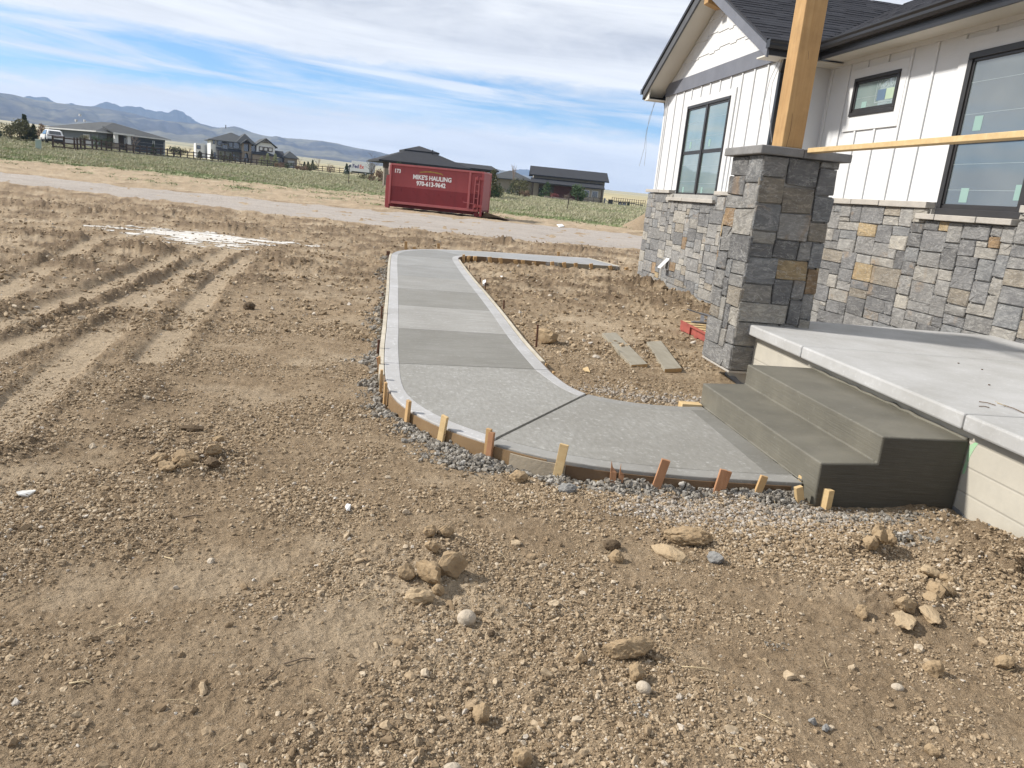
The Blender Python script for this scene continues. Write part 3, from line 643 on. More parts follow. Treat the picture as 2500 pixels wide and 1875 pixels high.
ledge(8.86, 11.98, WX, 1.89, 1.968, .13, r1); ledge(7.42, 8.99, WX, 1.757, 1.826, .15, r1); ledge(3.6, 7.38, WX, 1.89, 1.968, .13, r1)
# battens and flat trim
def batten(x, y, z0, z1): part('batten', M_trimw, house, lambda b: b.box(x-.021, x-.001, y-.022, y+.022, z0, z1), .003, seg=1)
for y in (12.40, 12.89, 13.37, 16.24, 16.74, 17.24): batten(GX, y, 1.962, 3.918)
for y in (13.85, 14.34, 14.81, 15.28, 15.79): batten(GX, y, 3.712, 3.918)
part('corner_board', M_trimw, house, lambda b: b.box(GX-.024, GX-.002, 17.30, 17.40, 1.962, 3.918)); part('corner_board', M_trimw, house, lambda b: b.box(GX-.024, GX-.002, 11.985, 12.10, 1.962, 3.918))
def casing(x, y0, y1, z0, z1, wd, top, bot=True):
    part('window_trim', M_trimw, house, lambda b: b.box(x-.026, x-.001, y0-wd, y1+wd, z1, z1+top), .003)
    part('window_trim', M_trimw, house, lambda b: b.box(x-.0255, x-.001, y0-wd, y0, z0, z1)); part('window_trim', M_trimw, house, lambda b: b.box(x-.0255, x-.001, y1, y1+wd, z0, z1))
    if bot: part('window_trim', M_trimw, house, lambda b: b.box(x-.026, x-.001, y0-wd, y1+wd, z0-.2, z0), .003)
casing(GX, 13.70, 15.84, 1.962, 3.585, .18, .12, False)
casing(WX, 7.44, 8.80, 1.97, 3.64, .145, .17, False); casing(WX, 10.09, 11.17, 3.12, 3.64, .13, .13)
for y in (11.90, 11.41, 9.94, 9.45, 8.965): batten(WX, y, 1.97, 3.868)
for y in (10.96, 10.47): batten(WX, y, 3.772, 3.868); batten(WX, y, 1.97, 2.918)
batten(WX, 8.49, 3.812, 3.868); batten(WX, 8.0, 3.812, 3.868); batten(WX, 7.5, 3.812, 3.868)
for y in (7.1, 6.6, 6.1, 5.6, 5.1): batten(WX, y, 1.97, 3.868)
for x in (5.75, 6.0): part('batten', M_trimw, house, lambda b: b.box(x-.02, x+.02, 11.977, 11.999, 1.97, 3.9))
part('frieze_board', M_trimw, house, lambda b: b.box(WX-.03, WX-.001, .3, 11.975, 3.87, 3.96)); part('frieze_board', M_slate, house, lambda b: b.box(GX-.04, GX-.001, 11.62, 17.42, 3.92, 4.18), .003)
# windows
def window(x, y0, y1, z0, z1, cols, rows, pane_m, fw=.055, stickers=(), films=0, rowz=None):
    fr = part('window', M_bframe, house, lambda b: (b.box(x-.046, x-.001, y0, y1, z0, z0+fw), b.box(x-.046, x-.001, y0, y1, z1-fw, z1), b.box(x-.046, x-.001, y0, y0+fw, z0+fw, z1-fw), b.box(x-.046, x-.001, y1-fw, y1, z0+fw, z1-fw)), .006)
    ys = np.linspace(y0+fw, y1-fw, cols+1); zs = [z0+fw] + ([rowz] if rowz else list(np.linspace(z0+fw, z1-fw, rows+1)[1:-1])) + [z1-fw]
    for yy in ys[1:-1]: part('mullion', M_bframe, fr, lambda b: b.box(x-.040, x-.0015, yy-.045, yy+.045, z0+fw, z1-fw), .004)
    for i in range(cols):
        for j in range(len(zs)-1):
            a, c, d, e = ys[i]+(.045 if i else 0), ys[i+1]-(.045 if i < cols-1 else 0), zs[j], zs[j+1]
            s = .032
            part('sash', M_bframe, fr, lambda b: (b.box(x-.026, x-.002, a, c, d, d+s+.02*(j == 0)), b.box(x-.026, x-.002, a, c, e-s, e), b.box(x-.026, x-.002, a, a+s, d+s, e-s), b.box(x-.026, x-.002, c-s, c, d+s, e-s)), .003)
            part('pane', pane_m, fr, lambda b: b.box(x-.012, x-.003, a+s*.8, c-s*.8, d+s*.8, e-s*.8))
            for k in range(films):
                zz = d+s+(e-d-2*s)*(k+.62+.13*((i+j) % 2))/(films+.4)
                part('film_edge', M_film, fr, lambda b: b.box(x-.0135, x-.0123, a+s, c-s, zz, zz+.004))
    for (yy, zz, sy, sz) in stickers: part('sticker', M_sticker, fr, lambda b: b.box(x-.0138, x-.0122, yy-sy/2, yy+sy/2, zz-sz/2, zz+sz/2))
    return fr
window(GX, 13.70, 15.84, 1.815, 3.585, 2, 2, M_pane, films=2, rowz=2.685, stickers=((15.44, 2.83, .10, .13), (14.44, 2.83, .09, .13), (15.5, 1.97, .09, .12), (14.48, 1.97, .09, .12)))
bigw = window(WX, 7.44, 8.80, 1.83, 3.64, 1, 2, M_panegrey, fw=.075, films=2, rowz=2.66, stickers=((8.44, 2.85, .13, .16), (8.40, 2.06, .13, .16), (7.60, 2.10, .08, .16)))
smw = window(WX, 10.09, 11.17, 3.12, 3.64, 1, 1, M_pane, fw=.05, films=1, stickers=((10.86, 3.24, .12, .13),))
def text_mesh(txt, size, mt, M, parent, name='lettering', bold=.0, depth=.004, align='CENTER', xs=1.0):
    cu = bpy.data.curves.new('lettering', 'FONT'); cu.body = txt; cu.size = size; cu.offset = bold; cu.extrude = depth; cu.align_x = align; cu.resolution_u = 3
    t = bpy.data.objects.new('lettering_source', cu); COL.objects.link(t); bpy.context.view_layer.update()
    me = bpy.data.meshes.new_from_object(t.evaluated_get(bpy.context.evaluated_depsgraph_get())); bpy.data.objects.remove(t); bpy.data.curves.remove(cu)
    me.materials.clear(); me.materials.append(mt); me.name = name
    for vtx in me.vertices: vtx.co.x *= xs
    return link(bpy.data.objects.new(name, me), parent, M)
def face_M(p, u, wv):
    u, wv = Vector(u), Vector(wv); v = wv.cross(u)
    return Matrix(((u.x, v.x, wv.x, p[0]), (u.y, v.y, wv.y, p[1]), (u.z, v.z, wv.z, p[2]), (0, 0, 0, 1)))
text_mesh("KOLBE", .145, M_film, face_M((WX-.0135, 10.36, 3.455), (0, -1, 0), (-1, 0, 0)), smw, bold=-.001, depth=.0012, align='CENTER')
part('sticker', M_film, smw, lambda b: (b.box(WX-.0145, WX-.0122, 10.60, 10.61, 3.26, 3.58), b.box(WX-.0145, WX-.0122, 10.16, 10.60, 3.57, 3.58), b.box(WX-.0145, WX-.0122, 10.16, 10.60, 3.26, 3.27), b.box(WX-.0145, WX-.0122, 10.30, 10.45, 3.235, 3.241)))
part('sticker', simple('blue_print', (.10, .16, .24), None), smw, lambda b: b.box(WX-.0145, WX-.0122, 10.38, 10.57, 3.29, 3.43)); part('sticker', simple('pale_print', (.36, .46, .34), None), smw, lambda b: b.box(WX-.0145, WX-.0122, 10.19, 10.37, 3.29, 3.43))
# roof ------------------------------------------------------------------------
RX = 5.05; EY0, EY1, AY = 11.56, 17.74, 14.65; EZ = 4.10; SL = .5; AZ = EZ+SL*(AY-EY0)
roof = part('roof', M_shingle, house, lambda b: (b.prism([(RX-.03, EY0, EZ), (5.83, EY0, EZ), (8.93, AY, AZ), (RX-.03, AY, AZ)], (0, 0, -.03)),
        b.prism([(RX-.03, EY1, EZ), (12.6, EY1, EZ), (12.6, AY, AZ), (RX-.03, AY, AZ)], (0, 0, -.03)),
        b.prism([(5.80, .1, 4.112), (5.80, EY0-.02, 4.112), (8.93, AY, AZ+.012), (12.6, AY, 7.5), (12.6, .1, 7.5)], (0, 0, -.03))))
def shingles():
    # front-facing slope of the gable roof: laid one by one
    r = random.Random(5); L = math.hypot(AY-EY0, AZ-EZ); ex = .143; k = 0; ds, dz = (AY-EY0)/L, (AZ-EZ)/L; n = 0; rest = MB()
    while k*ex < L-.02:
        s0, s1 = k*ex-.01, min((k+1.1)*ex, L); x = RX-.035 - r.uniform(0, .25); xe = 5.83 + 3.1*(s0/L) + .03
        while x < xe:
            wd = r.uniform(.18, .44); th = r.choice((.007, .013)); xa, xb = max(x, RX-.035), min(x+wd-.004, xe)
            if xb > xa+.01:
                y0, z0, y1, z1 = EY0+ds*s0, EZ+dz*s0, EY0+ds*s1, EZ+dz*s1
                p = [(xa, y0, z0+.002), (xb, y0, z0+.002), (xb, y1, z1+.002), (xa, y1, z1+.002), (xa, y0, z0+th), (xb, y0, z0+th), (xb, y1, z1+.003), (xa, y1, z1+.003)]
                if n < 300: b = MB(); b.hexa(p); b.build('shingle', M_shingle, roof)
                else: rest.hexa(p)
                n += 1
            x += wd
        k += 1
    # the wing's slope, seen nearly edge-on
    L2 = 3.6; k = 0; dx, dz = 2/math.sqrt(5), 1/math.sqrt(5)
    while k*ex < L2:
        s0, s1 = k*ex-.012, (k+1.1)*ex; y = 4.0; ye = EY0 + max(0, s0*dx-.02)
        while y < ye:
            wd = r.uniform(.2, .45); th = r.choice((.008, .014)); yb = min(y+wd-.004, ye); x0, z0, x1, z1 = 5.80+dx*s0, 4.112+dz*s0, 5.80+dx*s1, 4.112+dz*s1
            rest.hexa([(x0, y, z0+.002), (x1, y, z1+.002), (x1, yb, z1+.002), (x0, yb, z0+.002), (x0, y, z0+th), (x1, y, z1+.003), (x1, yb, z1+.003), (x0, yb, z0+th)]); y += wd
        k += 1
    tag(rest.build('shingles', M_shingle, roof), kind='stuff')
shingles()
# rakes, soffits, eaves
def slope_z(y): return EZ + SL*((y-EY0) if y < AY else (EY1-y))
def rake(ya, yb, mt, lab):
    za, zb = slope_z(ya)-.032, slope_z(yb)-.032; h = .215
    o = part('rake_board', mt, house, lambda b: b.prism([(RX, ya, za), (RX, yb, zb), (RX, yb, zb-h*1.05), (RX, ya, za-h)], (.035, 0, 0)), .003)
    if lab: o['label'] = lab
    part('rake_board', M_black, house, lambda b: b.prism([(RX-.028, ya, za+.028), (RX-.028, yb, zb+.028), (RX-.028, yb, zb-.03), (RX-.028, ya, za-.03)], (.027, 0, 0)))['label'] = 'black metal drip edge'
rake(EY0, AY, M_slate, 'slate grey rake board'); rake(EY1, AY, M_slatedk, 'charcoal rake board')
for ya in (EY0, EY1):
    za = slope_z(ya)-.07; part('soffit', M_cream, house, lambda b: b.prism([(RX+.037, ya+(.03 if ya < AY else -.03), za-.09), (RX+.037, AY, slope_z(AY)-.16), (GX-.002, AY, slope_z(AY)-.16), (GX-.002, ya+(.03 if ya < AY else -.03), za-.09)], (0, 0, -.012)))
part('soffit', M_cream, house, lambda b: b.box(RX+.04, GX+6, 17.402, EY1-.04, 3.83, 3.85)); part('soffit', M_cream, house, lambda b: b.box(RX+.04, WX-.002, EY0+.04, 11.98, 3.885, 3.905))
part('soffit', M_cream, house, lambda b: b.box(5.86, WX-.002, .3, EY0+.04, 3.93, 3.95)); part('eave_return', M_cream, house, lambda b: b.prism([(RX+.05, 17.42, 3.852), (RX+.05, EY1-.05, 3.852), (RX+.05, EY1-.05, 4.0), (RX+.05, 17.42, 4.15)], (.02, 0, 0)))
part('fascia', M_black, house, lambda b: b.box(5.825, 5.85, .3, EY0+.02, 3.885, 4.11)); part('fascia', M_black, house, lambda b: b.box(RX+.037, 5.82, EY0+.001, EY0+.03, 3.885, 4.07)); part('fascia', M_black, house, lambda b: b.box(RX+.037, 12.6, EY1-.035, EY1-.002, 3.84, 4.07))
def gutter(along, a, b_, at, z, sgn):
    """K-profile gutter; along 'y' or 'x', sgn: side it sticks out to"""
    pr = [(0, 0), (.075, 0), (.10, .035), (.10, .07), (.122, .095), (.122, .115), (.112, .115), (.112, .10), (.088, .075), (.088, .04), (.068, .012), (.012, .012), (.012, .115), (0, .115)]
    if along == 'y': pts = [(at+sgn*u, a, z+v) for u, v in pr]; ext = (0, b_-a, 0)
    else: pts = [(a, at+sgn*u, z+v) for u, v in pr]; ext = (b_-a, 0, 0)
    g = part('gutter', M_black, house, lambda b: b.prism(pts, ext)); return g
gutter('y', .3, EY0-.03, 5.824, 3.985, -1); gutter('x', RX-.02, 5.71, EY0, 3.965, -1); gutter('x', RX-.02, 12.6, EY1, 3.965, 1)
part('gutter_end', M_black, house, lambda b: b.box(RX-.026, RX-.021, EY0-.122, EY0, 3.965, 4.08)); part('gutter_end', M_black, house, lambda b: b.box(RX-.026, RX-.021, EY1, EY1+.122, 3.965, 4.08))
part('downspout', M_black, house, lambda b: (b.box(GX-.03, GX+.045, 11.90, 11.975, .1, 3.75), b.bar((GX+.01, 11.93, 3.74), (GX-.1, 11.62, 3.97), .07, .06)), .008)
part('downspout', M_black, house, lambda b: (b.box(GX+.02, GX+.10, 17.41, 17.48, 1.0, 3.6), b.bar((GX+.06, 17.45, 3.58), (GX+.06, 17.74, 3.97), .07, .06)), .008)
# gable shingles: staggered white panels
def clip(poly, f):
    out = []
    for i in range(len(poly)):
        a, b = poly[i], poly[(i+1) % len(poly)]; fa, fb = f(a), f(b)
        if fa >= 0: out.append(a)
        if fa*fb < 0: t = fa/(fa-fb); out.append((a[0]+(b[0]-a[0])*t, a[1]+(b[1]-a[1])*t))
    return out
def gable_siding():
    r = random.Random(3)
    for k, z0 in enumerate([4.182, 4.48, 4.78, 5.07]):
        y = 11.9+r.uniform(0, .1)
        while y < 17.4:
            wd = r.uniform(.17, .30); st = (.0 if k == 0 else r.choice((-.03, .0, .0, .03))); poly = [(y+.002, z0+st), (y+wd-.002, z0+st), (y+wd-.002, z0+.36), (y+.002, z0+.36)]
            for f in (lambda p: 5.46-SL*abs(p[0]-AY)*1.0-.02-p[1],): poly = clip(poly, f)
            if len(poly) > 2:
                d0, d1 = GX-.026, GX-.006
                n = len(poly); zt = z0+.36
                lean = lambda p: d0+(p[1]-z0)/.36*.016 - k*.0
                vs = [(lean(p), p[0], p[1]) for p in poly] + [(GX-.001, p[0], p[1]) for p in poly]
                b = MB(); b.add(vs, [tuple(range(n)), tuple(range(n, 2*n))[::-1]] + [(i, (i+1) % n, n+(i+1) % n, n+i) for i in range(n)]); b.build('gable_shingle', M_trimw, house)
            y += wd
gable_siding()
part('timber_bracket', M_post, house, lambda b: (b.prism([(RX+.06, AY-.1, 5.44), (RX+.06, AY-.1, 5.20), (RX+.30, AY-.1, 5.13), (GX-.03, AY-.1, 5.18), (GX-.03, AY-.1, 5.44)], (0, .2, 0))), .008)
def wires(pts, nm='wire'):
    part(nm, simple('grey_wire', (.30, .30, .31), None), house, lambda b: b.tube(pts, .004, 5))
wires([(5.3, 17.62, 3.83), (5.28, 17.66, 3.55), (5.22, 17.68, 3.2), (5.22, 17.66, 2.85), (5.2, 17.80, 2.45)]); wires([(5.32, 17.6, 3.83), (5.26, 17.72, 3.5), (5.24, 17.70, 3.1), (5.22, 17.5, 2.75), (5.2, 17.42, 2.45)])
wires([(5.35, 11.75, 3.88), (5.30, 11.86, 3.6), (5.33, 12.0, 3.3), (5.36, 12.12, 3.05)]); wires([(5.38, 11.72, 3.88), (5.33, 11.82, 3.55), (5.36, 11.84, 3.2), (5.4, 11.66, 2.7)])
vent = part('vent_hood', M_white, house, lambda b: (b.prism([(GX-.10, 15.63, .60), (GX-.27, 15.63, .40), (GX-.27, 15.63, .385), (GX-.10, 15.63, .585)], (0, -.20, 0)), b.box(GX-.115, GX-.10, 15.43, 15.63, .36, .60)), .002)
part('vent_flap', M_black, vent, lambda b: b.box(GX-.118, GX-.1155, 15.45, 15.61, .38, .56))
# ------------------------------------------------------------------ stone column, post, rail
colm = empty('stone_column', (3.48, 7.17, .16), 'square stone column carrying the timber post at the porch corner', 'column')
part('mortar_core', M_mortar, colm, lambda b: b.box(3.147, 3.813, 6.867, 7.493, .165, 2.135))
r2 = random.Random(44); colm_ref[0] = colm
lay(colm, (3.145, 7.52, .165), (0, -1, 0), (-1, 0, 0), .685, 1.97, .032, r2, SZ_COL, .062, .06)
lay(colm, (3.115, 6.865, .165), (1, 0, 0), (0, -1, 0), .735, 1.97, .032, r2, SZ_COL, .062, .06)
lay(colm, (3.815, 6.84, .165), (0, 1, 0), (1, 0, 0), .685, 1.97, .032, r2, SZ_COL, .062, .06)
lay(colm, (3.85, 7.495, .165), (-1, 0, 0), (0, 1, 0), .735, 1.97, .032, r2, SZ_COL, .062, .06)
part('base_plate', M_ledge, colm, lambda b: b.box(3.125, 3.84, 6.84, 7.52, .145, .164))
part('cap_stone', M_cap, colm, lambda b: b.box(3.055, 3.46, 6.775, 7.60, 2.14, 2.215), .010); part('cap_stone', M_cap, colm, lambda b: b.box(3.463, 3.92, 6.775, 7.60, 2.14, 2.213), .010)
post = empty('timber_post', (3.36, 6.92, 2.215), 'square golden timber post standing on the stone column', 'post')
part('shaft', M_post, post, lambda b: b.box(3.255, 3.452, 6.815, 7.02, 2.216, 5.2), .008)
def checks(b):
    for pts in ([(3.30, 2.22), (3.312, 2.36), (3.305, 2.5)], [(3.36, 2.95), (3.353, 3.02)]):
        for (xa, za), (xc, zc) in zip(pts[:-1], pts[1:]): b.prism([(xa-.0015, 6.8145, za), (xa+.0015, 6.8145, za), (xc+.001, 6.8145, zc), (xc-.001, 6.8145, zc)], (0, .002, 0))
part('drying_check', simple('dark_crack', (.05, .03, .015), None), post, checks)
rail = part('temporary_rail', M_lumber, None, lambda b: b.box(3.475, 3.564, .9, 6.76, 2.186, 2.225), .003); tag(rail, 'long pale two-by-four rail running level from the stone column across the porch', 'rail')
# ------------------------------------------------------------------ porch and steps
porch = empty('porch', (3.3, 5, 0), 'raised grey concrete porch slab in front of the stone wall', 'porch')
for (y0, y1) in ((5.834, 7.39), (3.916, 5.826), (1.998, 3.908), (.3, 1.99)):
    o = part('slab', M_conc, porch, lambda b: b.box(3.25, 6.255, y0, y1, .522, .62), .014); o.color = (.43, .43, .425, 1)
part('joint_filler', M_membrane, porch, lambda b: b.box(3.27, 6.25, .31, 7.38, .53, .60))
part('foundation_wall', M_fwall, porch, lambda b: b.box(3.335, 3.55, .3, 7.36, .02, .521)); part('foundation_wall', M_fwall, porch, lambda b: b.box(3.55, 6.25, 7.16, 7.36, .0, .521))
def membrane(b):
    ys = np.linspace(.3, 7.36, 90); pts = [(3.328, y, .035+.10*max(0, (4.0-y))*.22+.012*math.sin(y*23)+.012*math.sin(y*61)) for y in ys]
    b.prism([(3.328, .3, -.25)] + pts + [(3.328, 7.36, -.25)], (.005, 0, 0))
part('damp_proof_sheet', M_membrane, porch, membrane)
gs = part('paint_mark', M_green, porch, lambda b: b.prism([(3.3335, 3.918, .43), (3.3335, 3.88, .46), (3.3335, 3.855, .462), (3.3335, 3.872, .43), (3.3335, 3.893, .37), (3.3335, 3.902, .26), (3.3335, 3.92, .25)], (.0012, 0, 0)))
steps = empty('concrete_steps', (2.9, 4.9, 0), 'dark wet freshly poured two-tread concrete steps against the porch', 'steps')
stp = part('treads', M_wet, steps, lambda b: b.prism([(2.445, 3.925, -.1), (2.435, 3.925, .275), (2.785, 3.925, .29), (2.782, 3.925, .452), (3.332, 3.925, .458), (3.332, 3.925, -.1)], (0, 1.84, 0)), .010, seg=3)
part('shaded_side_face', M_wetshade, steps, lambda b: b.prism([(2.452, 3.921, -.1), (2.443, 3.921, .265), (2.793, 3.921, .28), (2.792, 3.921, .443), (3.323, 3.921, .449), (3.325, 3.921, -.1)], (0, .006, 0)))  # thin skin on the end of the steps, shade painted into the wet colour
# slurry left where the top tread meets the wall
part('slurry_bead', M_wet, steps, lambda b: b.tube([(3.322+.008*rng.uniform(-1, 1), 3.93+.09*k, .462+.006*rng.uniform(-1, 1)) for k in range(21)], [.012*rng.uniform(.5, 1.4) for _ in range(21)], 6), smooth=True)
part('slurry_bead', M_wet, steps, lambda b: b.tube([(2.785, 3.95+.09*k, .292) for k in range(21)], [.009*rng.uniform(.4, 1.3) for _ in range(21)], 6), smooth=True); part('slurry_bead', M_wet, steps, lambda b: b.tube([(2.437, 4.08+.078*k, .104) for k in range(21)], [.010*rng.uniform(.4, 1.3) for _ in range(21)], 6), smooth=True)
# ------------------------------------------------------------------ the walk
walk = empty('concrete_walk', (.6, 8, 0), 'newly poured grey concrete walk curving from the steps to the far side of the house', 'walkway')
def lerp2(a, b, t): return (a[0]+(b[0]-a[0])*t, a[1]+(b[1]-a[1])*t)
def dense(pts, n):
    """resample with a smooth spline"""
    P = np.array(pts); s = np.concatenate([[0], np.cumsum(np.hypot(*np.diff(P, axis=0).T))]); idx = np.arange(len(P))
    t = np.linspace(0, len(P)-1, n); i = np.clip(t.astype(int), 0, len(P)-2); u = (t-i)[:, None]
    g = lambda k: P[np.clip(k, 0, len(P)-1)]
    a, b, c, d = g(i-1), g(i), g(i+1), g(i+2)
    return .5*((2*b)+(-a+c)*u+(2*a-5*b+4*c-d)*u*u+(-a+3*b-3*c+d)*u**3)
OD = dense(OUTER, 561); ID = dense(INNER, 561)
JO = [(0.60, 4.53), (-.085, 6.52), (-.105, 8.2), (-.122, 9.8), (-.14, 11.4), (-.165, 12.96), (-.19, 14.75), (-.19, 16.6), (.75, 18.88), (2.1, 19.6), (3.46, 20.02)]
JI = [(1.53, 5.88), (1.362, 6.65), (1.302, 8.29), (1.29, 9.88), (1.263, 11.46), (1.225, 13.06), (1.20, 14.93), (1.2, 16.7), (1.42, 17.75), (2.5, 18.08), (3.8, 18.25)]
io = [0] + [int(np.argmin(np.hypot(*(OD-np.array(p)).T))) for p in JO] + [560]
ii = [0] + [int(np.argmin(np.hypot(*(ID-np.array(p)).T))) for p in JI] + [560]
TONE = [(.275, .268, .245), (.30, .294, .272), (.228, .222, .20), (.335, .328, .308), (.25, .244, .222), (.305, .30, .282), (.285, .285, .275), (.31, .31, .30), (.26, .26, .25), (.33, .335, .335), (.345, .35, .355), (.35, .355, .36)]
def walk_panels():
    N = 14
    for k in range(len(io)-1):
        to = np.linspace(io[k], io[k+1], N+1).round().astype(int); ti = np.linspace(ii[k], ii[k+1], N+1).round().astype(int)
        o = OD[to].copy(); q = ID[ti].copy()
        g = .004 if k not in (1,) else .010
        # open the joints
        def pull(arr, d0, d1):
            a = arr.copy(); v = arr[1]-arr[0]; a[0] = arr[0]+v/np.linalg.norm(v)*d0; v = arr[-2]-arr[-1]; a[-1] = arr[-1]+v/np.linalg.norm(v)*d1; return a
        d0 = 0 if k == 0 else (.013 if k == 1 else .006 if k == 2 else .004); d1 = .013 if k == 0 else (.006 if k == 1 else .004)
        o, q = pull(o, d0, d1), pull(q, d0, d1)
        def strip(name, t0, t1, z, mt, tone):
            wd = np.linalg.norm(o-q, axis=1)[:, None]
            A = o+(q-o)*(t0/wd if t0 < 1 else t0) if t0 >= 0 else None
            return A
        W_ = np.linalg.norm(o-q, axis=1)[:, None]; bw = .125
        a = o; b_ = o+(q-o)*bw/W_; c = q+(o-q)*bw/W_; d = q
        has_band = k >= 0
        def ruled(b, p0, p1, zt, zb):
            n = len(p0); vs = [(*p, zt) for p in p0]+[(*p, zt) for p in p1]+[(*p, zb) for p in p0]+[(*p, zb) for p in p1]; fs = []
            for i in range(n-1): fs += [(i, i+1, n+i+1, n+i), (2*n+i, 3*n+i, 3*n+i+1, 2*n+i+1), (i, 2*n+i, 2*n+i+1, i+1), (n+i, n+i+1, 3*n+i+1, 3*n+i)]
            fs += [(0, n, 3*n, 2*n), (n-1, 3*n-1, 4*n-1, 2*n-1)]; b.add(vs, fs)
        s = part('slab', M_brush if k < 2 else M_broom, walk, lambda b: ruled(b, b_, c, .1, -.05)); s.color = (*TONE[k], 1)
        for p0, p1, inner in ((a, b_, 0), (c, d, 1)):
            e = part('edge_band', M_band, s, lambda b: ruled(b, p0, p1, .1005, -.05), .006 if k < 5 else 0)
            tb = (.445, .44, .435) if k > 0 else (.275, .268, .248)
            if inner: tb = tuple(t*.93 for t in tb)
            if k == 8 and not inner: tb = (.36, .36, .36)
            e.color = (*tb, 1)
        if k == 0:
            # smooth damp strip along the bottom step
            e = part('edge_band', M_band, s, lambda b: b.hexa([(2.27, 4.20, .095), (2.428, 4.20, .095), (2.428, 5.58, .095), (2.29, 5.56, .095), (2.27, 4.20, .1012), (2.428, 4.20, .1012), (2.428, 5.58, .1012), (2.29, 5.56, .1012)])); e.color = (.19, .185, .165, 1)
    part('joint_bed', M_membrane, walk, lambda b: [b.add([(*OD[i], .072), (*ID[j], .072), (*(ID[j]+[.03, .012]), .072), (*(OD[i]+[.03, .012]), .072)], [(0, 1, 2, 3)]) for i, j in zip(io[1:-1], ii[1:-1])])
walk_panels()
# form boards along the edges
def offs(pts, d):
    P = np.array(pts); t = np.gradient(P, axis=0); t /= np.linalg.norm(t, axis=1)[:, None]; return P + np.stack([-t[:, 1], t[:, 0]], -1)*d
def board(name, pts, d0, d1, z0, z1, mt, label, group=None, wob=.0, bevel=0):
    a = offs(pts, d0); b_ = offs(pts, d1); n = len(a); r = random.Random(len(label))
    zt = [z1 + wob*r.uniform(-1, 1) for _ in range(n)]
    vs = [(*p, z) for p, z in zip(a, zt)]+[(*p, z) for p, z in zip(b_, zt)]+[(*p, z0) for p in a]+[(*p, z0) for p in b_]; fs = []
    for i in range(n-1): fs += [(i, i+1, n+i+1, n+i), (2*n+i, 3*n+i, 3*n+i+1, 2*n+i+1), (i, 2*n+i, 2*n+i+1, i+1), (n+i, n+i+1, 3*n+i+1, 3*n+i)]
    fs += [(0, n, 3*n, 2*n), (n-1, 3*n-1, 4*n-1, 2*n-1)]
    b = MB(); b.add(vs, fs); return tag(b.build(name, mt, None, None, bevel), label, 'form board', group or 'form boards along the walk')
def iO(y, x=None):
    p = np.array([x, y]) if x is not None else None
    return int(np.argmin(np.abs(OD[:, 1]-y)+ (OD[:, 0] > 2)*9)) if p is None else int(np.argmin(np.hypot(*(OD-p).T)))
def iI(x, y): return int(np.argmin(np.hypot(*(ID-np.array([x, y])).T)))
j = iO(0, 0) if False else None
board('form_board', OD[iO(4.30, .93):iO(6.25, -.075)+1:3], .004, .014, -.06, .088, M_hardboard, 'curved brown hardboard form bent round the near outside bend of the walk', bevel=0)
board('form_board', OD[6:iO(4.29, .94)+1:3], .004, .014, -.06, .078, M_hbdark, 'damp dark brown curved hardboard form between the stakes nearest the steps')
board('form_board', OD[iO(4.245, 1.04):iO(4.43, .72)+1:2], .018, .030, -.07, .080, M_ply, 'short weathered plywood patch over the curved form below the walk')
board('form_board', OD[iO(6.1, -.07):iO(16.9, -.18):6], .006, .046, -.03, .098, M_paleform, 'long straight cement-dusted form board along the left edge of the walk')
board('form_board', ID[iI(1.36, 7.0):iI(1.2, 16.9):6], -.046, -.006, -.03, .100, M_paleform, 'long straight pale form board along the right edge of the walk')
board('form_board', ID[4:iI(1.36, 7.1):3], -.013, -.004, -.04, .094, M_hbdark, 'thin dark curved form on the inner bend of the walk beside the steps')
board('form_board', ID[iI(1.25, 17.3):iI(1.95, 18.02):2], -.016, -.004, -.06, .104, M_hbdark, 'thin dark form on the far inner corner of the walk')
board('form_board', ID[iI(1.98, 18.02):iI(3.6, 18.22):6], -.044, -.006, -.16, .10, M_hardboard, 'brown form board along the near side of the far walk leg, left length')
board('form_board', ID[iI(3.62, 18.22):560:6], -.044, -.006, -.16, .098, M_oldboard, 'grey form board along the near side of the far walk leg, right length')
board('form_board', OD[iO(17.5, -.1):iO(19.25, 1.3):4], .006, .018, -.05, .1, M_hardboard, 'thin curved form on the far outside bend of the walk')
b = MB(); b.bar((4.91, 20.47, .04), (5.28, 18.62, .04), .04, .14); tag(b.build('form_board', M_paleform), 'pale form board closing the end of the far walk leg', 'form board', 'form boards along the walk')
b = MB(); b.bar((2.452, 4.13, .055), (2.512, 3.88, .055), .04, .14); tag(b.build('form_board', M_lumber, None, None, .002), 'short pale lumber block standing against the dark corner of the steps', 'form board', 'form boards along the walk')
b = MB(); b.box(2.26, 2.425, 5.68, 5.77, .06, .115); tag(b.build('form_board', M_lumber, None, None, .002), 'small pale wood block at the inner corner between walk and bottom step', 'form board', 'form boards along the walk')
